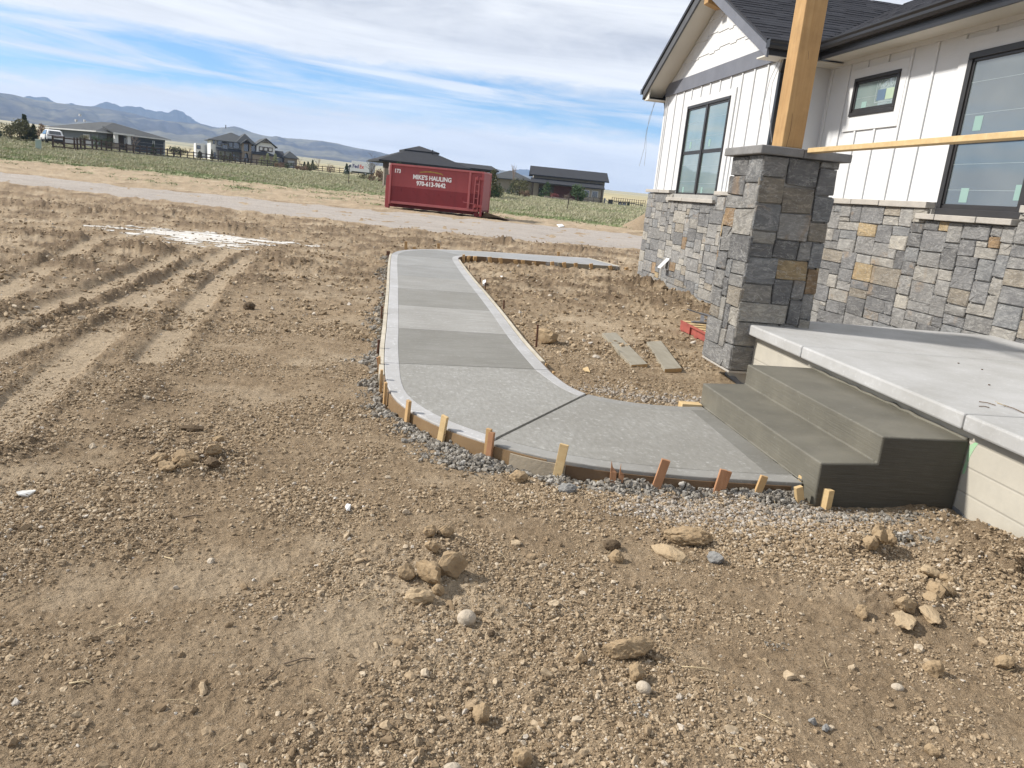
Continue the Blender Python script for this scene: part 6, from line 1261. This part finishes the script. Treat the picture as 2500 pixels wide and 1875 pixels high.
# ------------------------------------------------------------------ far vehicles and fittings
def wheel(H, x, y, z, r, w_, par=None):
    t = H.p('wheel', M_black, lambda b: b.tube([(x, y-w_/2, z), (x, y+w_/2, z)], r, 14)); H.p('rim', M_wlgrey, lambda b: b.tube([(x, y-w_/2-.012, z), (x, y-w_/2+.02, z)], r*.6, 10), 0, t)
p = T(131, 118); suv = House('white_suv', Vector((p.x, p.y, p.z+.12)), R(122), 'white SUV parked on the road at the far left, seen from behind', 'car')
def suvb(b):
    # side outline (x forward, z up), extruded across with tumblehome
    out = [(-2.25, .45), (-2.32, .80), (-2.22, 1.02), (-1.95, 1.52), (-1.4, 1.66), (.1, 1.68), (.95, 1.15), (2.0, 1.0), (2.3, .75), (2.28, .38)]
    for (s0, s1, yy) in ((1, 1, 0),):
        n = len(out); half = lambda z: .93 if z < 1.0 else .93-.24*(z-1.0)/.68
        v = [(x, -half(z), z) for x, z in out]+[(x, half(z), z) for x, z in out]; b.add(v, [tuple(range(n)), tuple(range(n, 2*n))[::-1]]+[(i, (i+1) % n, n+(i+1) % n, n+i) for i in range(n)])
suv.p('body', M_white, suvb, .05); suv.p('rear_window', M_panedk, lambda b: b.hexa([(-2.17, -.66, 1.13), (-2.17, .66, 1.13), (-1.98, .58, 1.5), (-1.98, -.58, 1.5), (-2.24, -.66, 1.13), (-2.24, .66, 1.13), (-2.02, .58, 1.52), (-2.02, -.58, 1.52)]))
suv.p('side_window', M_panedk, lambda b: b.prism([(-1.6, -.88, 1.1), (.75, -.88, 1.1), (.1, -.72, 1.58), (-1.3, -.72, 1.58)], (0, -.05, 0))); suv.p('side_window', M_panedk, lambda b: b.prism([(-1.6, .88, 1.1), (.75, .88, 1.1), (.1, .72, 1.58), (-1.3, .72, 1.58)], (0, .05, 0)))
suv.p('rear_bumper', M_black, lambda b: b.box(-2.36, -2.1, -.88, .88, .28, .56), .03); suv.p('underbody', M_black, lambda b: b.box(-2.1, 2.2, -.86, .86, .25, .45)); suv.p('light_bar', simple('red_tail_light', (.10, .012, .015), None, 3, .3), lambda b: b.box(-2.345, -2.25, -.88, .88, .93, 1.0)); suv.p('number_plate', M_fpale, lambda b: b.box(-2.37, -2.33, -.26, .26, .66, .80)); suv.p('roof_rail', M_black, lambda b: (b.box(-1.5, .2, -.66, -.62, 1.68, 1.73), b.box(-1.5, .2, .62, .66, 1.68, 1.73)))
for x in (-1.4, 1.42):
    for y in (-.84, .84): wheel(suv, x, y, .33, .36, .24)
p = T(868, 185); q = T(900, 185); tr = House('delivery_truck', Vector((p.x, p.y, p.z+.1)), face_ang(p, q), 'white box delivery truck with big letters on its side in the far middle', 'truck')
tr.p('box', M_white, lambda b: b.box(-1.0, 2.9, 0, 2.3, .75, 3.0), .04); tr.p('box_tail', simple('grey_metal', (.36, .37, .38), None, 3, .5), lambda b: b.box(2.9, 4.2, .05, 2.25, .75, 2.9)); tr.p('cab', M_white, lambda b: b.prism([(-2.6, .15, .5), (-2.6, .15, 1.35), (-1.9, .15, 1.5), (-1.55, .15, 2.2), (-1.0, .15, 2.3), (-1.0, .15, .5)], (0, 2.0, 0)), .05); tr.p('windscreen', M_panedk, lambda b: b.prism([(-1.8, .13, 1.55), (-1.5, .13, 2.1), (-1.1, .13, 2.1), (-1.1, .13, 1.5)], (0, .015, 0))); tr.p('chassis', M_black, lambda b: b.box(-2.5, 4.1, .3, 2.0, .38, .74)); [wheel(tr, x, .2, .42, .42, .3) for x in (-1.9, 2.1)]
text_mesh("Fed", 1.12, simple('purple_letters', (.045, .02, .16), None, 3, .5), tr.M @ face_M((-.82, -.012, 1.5), (1, 0, 0), (0, -1, 0)), tr.o, bold=.03, depth=.01, align='LEFT', xs=.86); text_mesh("Ex", 1.12, simple('orange_red_letters', (.75, .07, .045), None, 3, .5), tr.M @ face_M((.72, -.012, 1.5), (1, 0, 0), (0, -1, 0)), tr.o, bold=.03, depth=.01, align='LEFT', xs=.86)
p, q = T(1500, 165), T(1578, 165); fl = House('flatbed_trailer', Vector((p.x, p.y, p.z-.15)), face_ang(p, q), 'low black flatbed trailer parked right of the tan house', 'trailer')
fl.p('deck', M_black, lambda b: b.box(.4, 4.8, 0, 2.2, .72, .9)); fl.p('tongue', M_black, lambda b: (b.bar((4.8, .3, .7), (6.4, 1.1, .6), .1, .12), b.bar((4.8, 1.9, .7), (6.4, 1.1, .6), .1, .12), b.box(6.0, 6.1, 1.05, 1.15, .2, .95))); [wheel(fl, x, -.05, .42, .40, .26) for x in (1.75, 2.6)]; fl.p('fender', M_black, lambda b: b.box(1.25, 3.1, -.2, .1, .84, .92)); fl.p('ramp', M_black, lambda b: b.box(-.1, .35, .1, 2.0, .75, .82))
p = T(98, 92); pd = House('utility_pedestal', Vector((p.x, p.y, p.z)), .25, 'pale green utility box standing in the grass near the white SUV', 'utility box'); pd.p('cabinet', simple('pale_green_metal', (.30, .38, .34), (.27, .34, .30), 3, .5), lambda b: b.box(-.24, .24, -.2, .2, -.1, .92), .03); pd.p('lid', simple('pale_green_lid', (.42, .48, .45), None, 3, .5), lambda b: b.box(-.26, .26, -.22, .22, .92, 1.02), .03)
p = T(1650, 163)
p = T(1497, 160); bn = House('trash_cart', Vector((p.x, p.y, p.z-.1)), 0, 'dark wheeled bin at the right end of the tan house', 'bin'); bn.p('tub', M_black, lambda b: b.box(-.4, .4, -.4, .4, 0, 1.0), .06); bn.p('lid', M_black, lambda b: b.box(-.44, .44, -.46, .42, 1.0, 1.1), .03)
b = MB(); p = T(1570, 52); 
def heap(b, c, rx, ry, h):
    n = 26; v = [(c.x, c.y, c.z+h)]; f = []
    for k in range(1, 9):
        for i in range(n):
            a = 6.283*i/n; t = k/8; v.append((c.x+rx*t*math.cos(a), c.y+ry*t*math.sin(a), c.z+h*(1-t)*(1+.1*rng.uniform(-1, 1))-.05))
    f += [(0, 1+i, 1+(i+1) % n) for i in range(n)]; f += [(1+(k-1)*n+i, 1+k*n+i, 1+k*n+(i+1) % n, 1+(k-1)*n+(i+1) % n) for k in range(1, 8) for i in range(n)]; b.add(v, f)
p = T(1598, 52); heap(b, p, 1.9, 1.9, 1.25); tag(b.build('gravel_heap', simple('heap_gravel', (.30, .23, .15), (.22, .165, .105), 9, .95, .04, 12), smooth=True), 'tan gravel heap peeking out behind the left corner of the white house', 'heap')
# ------------------------------------------------------------------ rail fence along the road
fence = empty('rail_fence', T(318, 118), 'long dark brown post-and-rail fence along the road in the left distance', 'fence')
FP = []
def fpath():
    a = [(133, 100), (160, 100.5), (185, 101)]; xs = [192, 200, 210, 228, 238, 250, 262, 274, 294, 311, 327, 343, 360, 376.5, 393.5, 409, 424.5, 441, 457.5, 473, 489, 503.5, 517.5, 532.5, 546.5, 560, 574, 587, 599, 612, 626, 637, 652, 668, 684, 700, 716, 735, 760, 786, 798, 815, 828, 845, 858, 875]
    return a + [(x, 101+(x-185)*.165) for x in xs]
for i, (px, D) in enumerate(fpath()):
    p = T(px, D); FP.append(p); part('fence_post', M_timber, fence, lambda b: b.box(p.x-.075, p.x+.075, p.y-.075, p.y+.075, p.z-.4, p.z+1.36))
for p, q in zip(FP[:-1], FP[1:]):
    if (q-p).length < 9:
        for z in (1.18, .66, .2):
            part('fence_rail', M_timber, fence, lambda b: b.bar(p+Vector((0, -.09, z)), q+Vector((0, -.09, z)), .035, .14))
f2 = empty('wire_fence', T(1540, 190), 'thin fence with dark posts behind the trailer at the right', 'fence')
for k in range(16): p = T(1500+k*5.5, 190); part('fence_post', M_timber, f2, lambda b: b.box(p.x-.05, p.x+.05, p.y-.05, p.y+.05, p.z-.3, p.z+1.5))
for z in (1.4, .8): part('fence_rail', M_timber, f2, lambda b: b.bar(T(1500, 190)+Vector((0, 0, z)), T(1583, 190)+Vector((0, 0, z)), .04, .08))
# field posts
for (px, py, D, h, lab) in ((1393, 500, 75, 1.7, 'thin dark steel post in the grass in front of the dark green bush'), (851, 440, 90, 2.0, 'slim stake in the grass below the delivery truck'), (1262, 480, 120, .7, 'short pale stub in the grass left of the tan house')):
    p = T(px, D); b = MB(); b.bar(p-Vector((0, 0, .2)), p+Vector((.03, 0, h)), .07, .07); tag(b.build('field_post', M_timber if 'pale' not in lab else M_wtan), lab, 'post')
# ------------------------------------------------------------------ roads far away, driveway
b = MB(); pts = [F(-40, 340, 112), F(60, 340, 108), F(140, 340, 106), F(260, 340, 116), F(420, 340, 132), F(560, 340, 152)]
pts2 = [F(-40, 340, 118), F(60, 340, 114), F(140, 340, 112), F(260, 340, 122), F(420, 340, 140), F(560, 340, 162)]
def zt(p, d): p = p.copy(); p.z = float(ground_h(np.array([p.x]), np.array([p.y]))[0][0])+d; return p
v = []; n_ = 30
for k in range(n_+1):
    t = k/n_*5; i = min(int(t), 4); fr = t-i; a = pts[i].lerp(pts[i+1], fr); c = pts2[i].lerp(pts2[i+1], fr)
    for s_ in range(5): v.append(zt(a.lerp(c, s_/4), .06))
b.add(v, [(k*5+s_, (k+1)*5+s_, (k+1)*5+s_+1, k*5+s_+1) for k in range(n_) for s_ in range(4)]); tag(b.build('asphalt_road', simple('old_asphalt', (.115, .115, .118), (.09, .09, .092), 1, .9)), kind='structure')
# ------------------------------------------------------------------ plants
def leafmat(c1, c2):
    def f(n, p):
        g = n.add('ShaderNodeNewGeometry'); k = g.outputs['Random Per Island']; c = n.mix(k, c1, c2); n.put(p, 'Base Color', c); n.put(p, 'Roughness', .8); n.put(p, 'Specular IOR Level', .2)
    return f
LM = {k: material('foliage_'+k, leafmat(*v)) for k, v in dict(pine=((.035, .05, .028), (.07, .085, .045)), olive=((.085, .09, .045), (.15, .14, .075)), spruce=((.03, .055, .035), (.06, .085, .05)), poplar=((.24, .26, .14), (.36, .37, .22)), juniper=((.04, .075, .032), (.085, .12, .05)), brown=((.15, .10, .07), (.22, .15, .10)), red=((.14, .035, .035), (.21, .07, .06)), grey=((.22, .19, .16), (.28, .24, .20))).items()}
M_bark = simple('bark', (.09, .065, .048), (.06, .045, .035), 6, .9); M_barkpale = simple('pale_bark', (.24, .19, .16), (.16, .125, .105), 6, .9)
def leaf(b, c, s, r):
    d = Vector((r.gauss(0, 1), r.gauss(0, 1), r.gauss(0, .8))).normalized(); e = d.orthogonal().normalized(); f = d.cross(e)
    b.add([c-e*s, c+f*s*.6, c+e*s, c-f*s*.6], [(0, 1, 2, 3)])
def conifer(px, D, h, wd, mt, label, nm='conifer_tree', group=None, ragged=.35, seed=0, dz=0):
    r = random.Random(seed*7+int(px)); p = T(px, D, dz-.05); o = empty(nm, p, label, 'tree', group); part('trunk', M_bark, o, lambda b: b.tube([p, p+Vector((0, 0, h*.95))], [h*.022, .01], 6))
    def crown(b):
        for k in range(int(h*40)+110):
            t = r.random()**1.1; rad = wd/2*(1-t)**.8*(1+ragged*r.uniform(-1, .8))*(.35+.65*r.random()**.4); a = r.uniform(0, 6.283)
            for _ in range(4): leaf(b, p+Vector((rad*math.cos(a), rad*math.sin(a), h*(.06+.93*t)+r.uniform(-.1, .1)*h*.2))+Vector((r.gauss(0, .09), r.gauss(0, .09), r.gauss(0, .07)))*wd*.6, max(h, 2)*r.uniform(.028, .055), r)
    part('crown', mt, o, crown); return o
def bush(px, D, h, wd, mt, label, nm='shrub', group=None, seed=0, n=None, cat='shrub'):
    r = random.Random(seed*13+int(px)); p = T(px, D, -.05); o = empty(nm, p, label, cat, group)
    part('stem', M_bark, o, lambda b: [b.tube([p, p+Vector((wd*.2*r.uniform(-1, 1), wd*.2*r.uniform(-1, 1), h*.7))], [.03+.01*h, .01], 5) for _ in range(5)])
    def crown(b):
        cl = [(r.uniform(-1, 1)*wd*.36, r.uniform(-1, 1)*wd*.36, h*r.uniform(.25, .85), r.uniform(.18, .34)*min(wd, h*1.3)) for _ in range(13)]
        for k in range(n or 900):
            x, y, z, s = r.choice(cl); d = Vector((r.gauss(0, 1), r.gauss(0, 1), r.gauss(0, 1))).normalized()*s*r.random()**.35; q = p+Vector((x+d.x, y+d.y, max(.03, z+d.z*.9))); leaf(b, q, max(h, wd)*r.uniform(.02, .05), r)
    part('crown', mt, o, crown); return o
def bare(px, D, h, wd, mt, label, nm='bare_tree', group=None, seed=0, cat='tree', stems=1, depth=4):
    r = random.Random(seed*17+int(px)); p = T(px, D, -.1); o = empty(nm, p, label, cat, group); tr_ = MB(); tw = MB()
    def grow(a, d, L, rad, lv):
        e = a+d*L; (tr_ if lv == 0 else tw).tube([a, a+d*L*.5+Vector((r.gauss(0, .03), r.gauss(0, .03), 0))*L, e], [rad, rad*.8, rad*.6], 5 if lv < 2 else 3, cap=False)
        if lv >= depth: return
        for _ in range(r.choice((2, 3, 3, 4)) if lv else 5):
            nd = (d+Vector((r.gauss(0, 1), r.gauss(0, 1), r.gauss(.15, .5)))*.55*wd/h*1.4).normalized(); s = a+d*L*(r.uniform(.55, 1) if lv else r.uniform(.45, 1.0)); grow(s, nd, L*r.uniform(.5, .72), rad*.5, lv+1)
    for s in range(stems): grow(p+Vector((r.uniform(-1, 1)*wd*.3*(stems > 1), 0, 0)), Vector((r.gauss(0, .06)+.25*r.uniform(-1, 1)*(stems > 1), r.gauss(0, .06), 1)).normalized(), h*(.42 if stems == 1 else .34), h*.012+.025, 0)
    tr_.build('trunk', mt, o); tw.build('branches', mt, o); return o
TL = 'conifers at the far left behind the road'
conifer(-4, 112, 2.6, 1.69, LM['pine'], 'dark conifer cut by the left edge of the picture', group=TL, seed=1); bush(32, 118, 2.0, 2.07, LM['olive'], 'low olive pine leftmost of the clump behind the road', 'pine_tree', TL, 2, 1200, 'tree'); bush(52, 116, 2.7, 2.33, LM['olive'], 'broad olive pine in the middle of the clump behind the road', 'pine_tree', TL, 3, 1500, 'tree'); conifer(67, 118, 3.1, 1.72, LM['pine'], 'tallest dark pine of the clump behind the road', 'pine_tree', TL, .5, 4)
conifer(80, 119, 1.8, 1.34, LM['pine'], 'small dark pine right of the tallest one', 'pine_tree', TL, .4, 5); conifer(88, 117, 2.2, 1.15, LM['pine'], 'narrow dark pine left of the brown bare tree', 'pine_tree', TL, .4, 6); bush(104, 122, 2.7, 1.72, LM['brown'], 'brown-twigged tree just left of the white SUV', 'budding_tree', None, 7, 700, 'tree'); bush(60, 106, 0.5, 1.92, LM['olive'], 'low green shrub at the road below the pine clump', 'shrub', None, 8, 300); bush(40, 108, 0.45, 1.62, LM['olive'], 'small low shrub left of the one below the pines', 'shrub', None, 9, 250)
conifer(145, 135, 1.9, 0.89, LM['olive'], 'thin evergreen beside the white SUV roof', 'conifer_tree', None, .4, 10); bush(205, 138, 1.8, 1.58, LM['olive'], 'olive tree in front of the ranch house side wall', 'tree', None, 11, 600, 'tree'); bush(240, 136, 2.0, 1.49, LM['juniper'], 'green tree at the corner of the ranch house', 'tree', None, 12, 600, 'tree'); bush(262, 138, 1.9, 2.04, LM['pine'], 'dark evergreen by the ranch house entry', 'evergreen', None, 13, 800, 'tree'); conifer(376, 143, 1.8, 1.13, LM['pine'], 'dark little spruce in front of the garage door', 'spruce_tree', None, .3, 14); bare(330, 142, 3.7, 1.31, M_barkpale, 'bare young tree left of the garage', seed=15)
bush(425, 160, 1.9, 2.31, LM['pine'], 'dark pine right of the ranch house', 'pine_tree', None, 16, 900, 'tree'); bush(441, 162, 1.8, 2.07, LM['olive'], 'lighter olive pine beside the dark one right of the ranch house', 'pine_tree', None, 17, 800, 'tree'); bare(462, 175, 3.0, 1.58, M_barkpale, 'pink-budded bare sapling in the gap between the two left houses', seed=18)
conifer(488, 215, 1.8, 1.43, LM['pine'], 'small dark evergreen left of the annex', 'evergreen', None, .4, 19); conifer(517, 225, 2.6, 0.92, LM['olive'], 'thin evergreen against the white end wall', 'evergreen', None, .3, 20)
for k, (px, h, lab) in enumerate(((538, 2.1, 'bare-topped olive shrub left of the porch of the two-storey house'), (552, 1.5, 'low golden shrub under the porch roof'), (562, 2.0, 'golden conical shrub right of the low one'))): conifer(px, 208, h, 1.5, LM['olive'], lab, 'shrub', 'shrubs before the two-storey house', .4, 21+k)
for k, (px, h, lab) in enumerate(((638, 2.2, 'left pale poplar before the stone base of the two-storey house'), (652, 2.9, 'tall middle pale poplar before the two-storey house'), (671, 3.0, 'right pale poplar by the gable wing of the two-storey house'))): conifer(px, 205, h, 1.7, LM['poplar'], lab, 'poplar_tree', 'pale poplars before the two-storey house', .4, 25+k)
bush(680, 178, 1.1, 2.66, LM['brown'], 'brown bare hedge below the poplars by the fence', 'hedge', None, 29, 700); bush(702, 180, 1.2, 2.07, LM['pine'], 'dark bush in front of the stone pavilion', 'shrub', None, 30, 600); bare(731, 190, 3.6, 2.68, M_barkpale, 'bare spreading tree right of the stone pavilion', seed=31)
for k, (px, h, lab) in enumerate(((742, 2.0, 'left dark conifer of three in the far gap'), (751, 2.1, 'middle dark conifer of three in the far gap'), (762, 2.6, 'right and tallest dark conifer of three in the far gap'))): conifer(px, 215, h, 1.3, LM['pine'], lab, 'conifer_tree', 'dark conifers in the far gap', .35, 32+k)
bush(757, 172, 1.6, 3.24, LM['olive'], 'round olive shrub by the fence below the three conifers', 'shrub', None, 36, 900); bush(735, 170, 0.9, 3.4, LM['brown'], 'low brown brush along the fence left of the round shrub', 'shrub', None, 37, 500); bare(778, 176, 3.8, 1.5, M_barkpale, 'slender bare tree right of the round olive shrub', seed=38); bare(803, 178, 3.0, 2.04, M_barkpale, 'pinkish bare tree between slender tree and truck', seed=39); bush(806, 178, 1.6, 2.12, LM['brown'], 'brown twiggy shrub under the pinkish bare tree', 'shrub', None, 40, 500)
conifer(845, 172, 2.3, 1.39, LM['spruce'], 'small spruce in front of the cab of the delivery truck', 'spruce_tree', None, .3, 41); bare(906, 150, 5.2, 4.12, M_bark, 'large bare branching tree right of the delivery truck', seed=42, depth=5)
bush(887, 140, 1.1, 2.4, LM['olive'], 'low green shrub under the large bare tree, left of two', 'shrub', None, 43, 400); bush(903, 138, 1.2, 2.0, LM['pine'], 'low dark shrub under the large bare tree, right of two', 'shrub', None, 44, 400); bush(925, 125, 1.8, 3.4, LM['brown'], 'reddish brown bushes left of the dumpster', 'shrub', None, 45, 600); conifer(970, 84, 2.9, 1.48, LM['spruce'], 'small spruce showing above the dumpster rim', 'spruce_tree', None, .35, 46)
conifer(1203, 92, 3.2, 2.37, LM['olive'], 'tall open pine at the right end of the brown house', 'pine_tree', None, .55, 47); bush(1200, 92, 1.8, 2.62, LM['juniper'], 'dense green base shrub under the tall open pine', 'shrub', None, 48, 1000); bush(1222, 110, 1.3, 1.77, LM['olive'], 'olive shrub right of the tall open pine', 'shrub', None, 49, 500); bare(1251, 150, 7.0, 0.9, M_barkpale, 'tall thin bare pole-like tree left of the tan house', seed=50, depth=3)
conifer(1253, 135, 2.1, 2.15, LM['spruce'], 'blue-green spruce left of the tan house', 'spruce_tree', None, .35, 51); bush(1272, 132, 3.2, 3.33, LM['olive'], 'large olive-brown pine at the left corner of the tan house', 'pine_tree', None, 52, 1300, 'tree'); bush(1285, 130, 1.2, 2.3, LM['brown'], 'brown shrub at the foot of the olive-brown pine', 'shrub', None, 53, 500)
conifer(1338, 150, 3.0, 2.67, LM['juniper'], 'yellow-green pine in front of the porch of the tan house', 'pine_tree', None, .5, 54); bare(1358, 148, 2.1, 2.01, simple('red_twigs', (.22, .05, .05), (.15, .04, .04), 8, .8), 'red-twigged dogwood in front of the porch', 'red_shrub', seed=55, cat='shrub', stems=9, depth=3); bare(1386, 148, 2.2, 1.69, M_barkpale, 'grey bare shrub between red dogwood and dark bush', 'grey_shrub', seed=56, cat='shrub', stems=7, depth=3); bush(1416, 140, 2.9, 3.33, LM['juniper'], 'dense dark green rounded juniper in front of the tan house', 'juniper', None, 57, 2200, 'shrub'); conifer(1542, 185, 0.9, 0.69, LM['spruce'], 'tiny spruce behind the trailer', 'spruce_tree', None, .3, 58)
for k, (px, w_, lab) in enumerate(((1360, 4.5, 'row of low tan landscape rocks before the red dogwood'),)):
    b = MB(); rr = random.Random(2); c = T(px, 146)
    for j in range(16): q = T(1338+j*4.2, 146); b.box(q.x-.35, q.x+.3, q.y-.3, q.y+.3, q.z-.2, q.z+.25+.2*rr.random())
    tag(b.build('rock_edging', M_fstone, None, None, .08), kind='stuff')
# ------------------------------------------------------------------ grass
def grass():
    rs = np.random.RandomState(3); n = 120000; r = np.exp(rs.uniform(np.log(48), np.log(165), n)); a = rs.uniform(R(-37), R(24), n)+YAW; x, y = r*np.sin(a), r*np.cos(a)
    z, lo, gr, pa, fa = ground_h(x, y); k = rs.uniform(0, 1, n) < gr**1.5*(.35+.65*sst(-.4, .4, fbm(x*.30, y*.30, 3, 55))); x, y, z, r = x[k], y[k], z[k], r[k]; n = len(x)
    tone = 1.2*fbm(x*.16, y*.35, 3, 66)+.9*fbm(x*.7, y*.7, 2, 67); gre = sst(-.25, .55, tone + 1.1*np.exp(-np.clip(y-grass_edge(x)-1, 0, None)/4.0)-.25); B = 4
    h = rs.uniform(.07, .22, (n, B))*(1+.4*(1-gre))[:, None]*(.6+.4*np.clip((y-grass_edge(x))/6, 0, 1))[:, None]; w_ = .012+.00055*r[:, None]*rs.uniform(.6, 1.3, (n, B)); an = rs.uniform(0, 6.28, (n, B)); ox = rs.normal(0, .16, (n, B)); oy = rs.normal(0, .16, (n, B)); lx = rs.normal(.08, .16, (n, B)); ly = rs.normal(0, .14, (n, B))
    X, Y, Z = x[:, None]+ox, y[:, None]+oy, np.repeat(z[:, None], B, 1)-.03; c, s = np.cos(an)*w_, np.sin(an)*w_
    v = np.stack([np.stack([X-c, Y-s, Z], -1), np.stack([X+c, Y+s, Z], -1), np.stack([X+lx, Y+ly, Z+h], -1)], 2).reshape(-1, 3); nt = len(v)//3
    me = bpy.data.meshes.new('meadow_grass'); me.vertices.add(len(v)); me.vertices.foreach_set('co', v.astype(np.float32).ravel()); me.loops.add(nt*3); me.loops.foreach_set('vertex_index', np.arange(nt*3, dtype=np.int32)); me.polygons.add(nt); me.polygons.foreach_set('loop_start', (np.arange(nt)*3).astype(np.int32)); me.polygons.foreach_set('loop_total', np.full(nt, 3, np.int32)); me.update(calc_edges=True)
    at = me.attributes.new('green', 'FLOAT', 'POINT'); at.data.foreach_set('value', np.repeat(np.clip(gre+rs.normal(0, .18, n), 0, 1), B*3).astype(np.float32))
    def mt(n, p):
        g = n.add('ShaderNodeAttribute', attribute_name='green').outputs['Fac']; rn = n.add('ShaderNodeNewGeometry').outputs['Random Per Island']
        c = n.mix(g, n.mix(rn, (.36, .34, .23), (.45, .42, .295)), n.mix(rn, (.16, .215, .09), (.245, .295, .145))); n.put(p, 'Base Color', c); n.put(p, 'Roughness', .9); n.put(p, 'Specular IOR Level', .1)
    me.materials.append(material('meadow_grass', mt)); tag(link(bpy.data.objects.new('meadow_grass', me)), kind='stuff')
grass()
# ------------------------------------------------------------------ haze
def haze():
    b = MB(); b.box(-5900, 5900, -5900, 5900, -30, 345)
    mt = bpy.data.materials.new('haze'); mt.use_nodes = True; n = NT(mt.node_tree); v = n.add('ShaderNodeVolumePrincipled', {'Color': (.45, .64, 1.0, 1), 'Density': HAZE, 'Anisotropy': 0.0}); n.add('ShaderNodeOutputMaterial', {'Volume': v}); mt.volume_intersection_method = 'FAST' if hasattr(mt, 'volume_intersection_method') else None
    tag(b.build('haze', mt), kind='stuff')
HAZE = 1.3e-4
try: haze()
except Exception as ex: print('haze', ex)
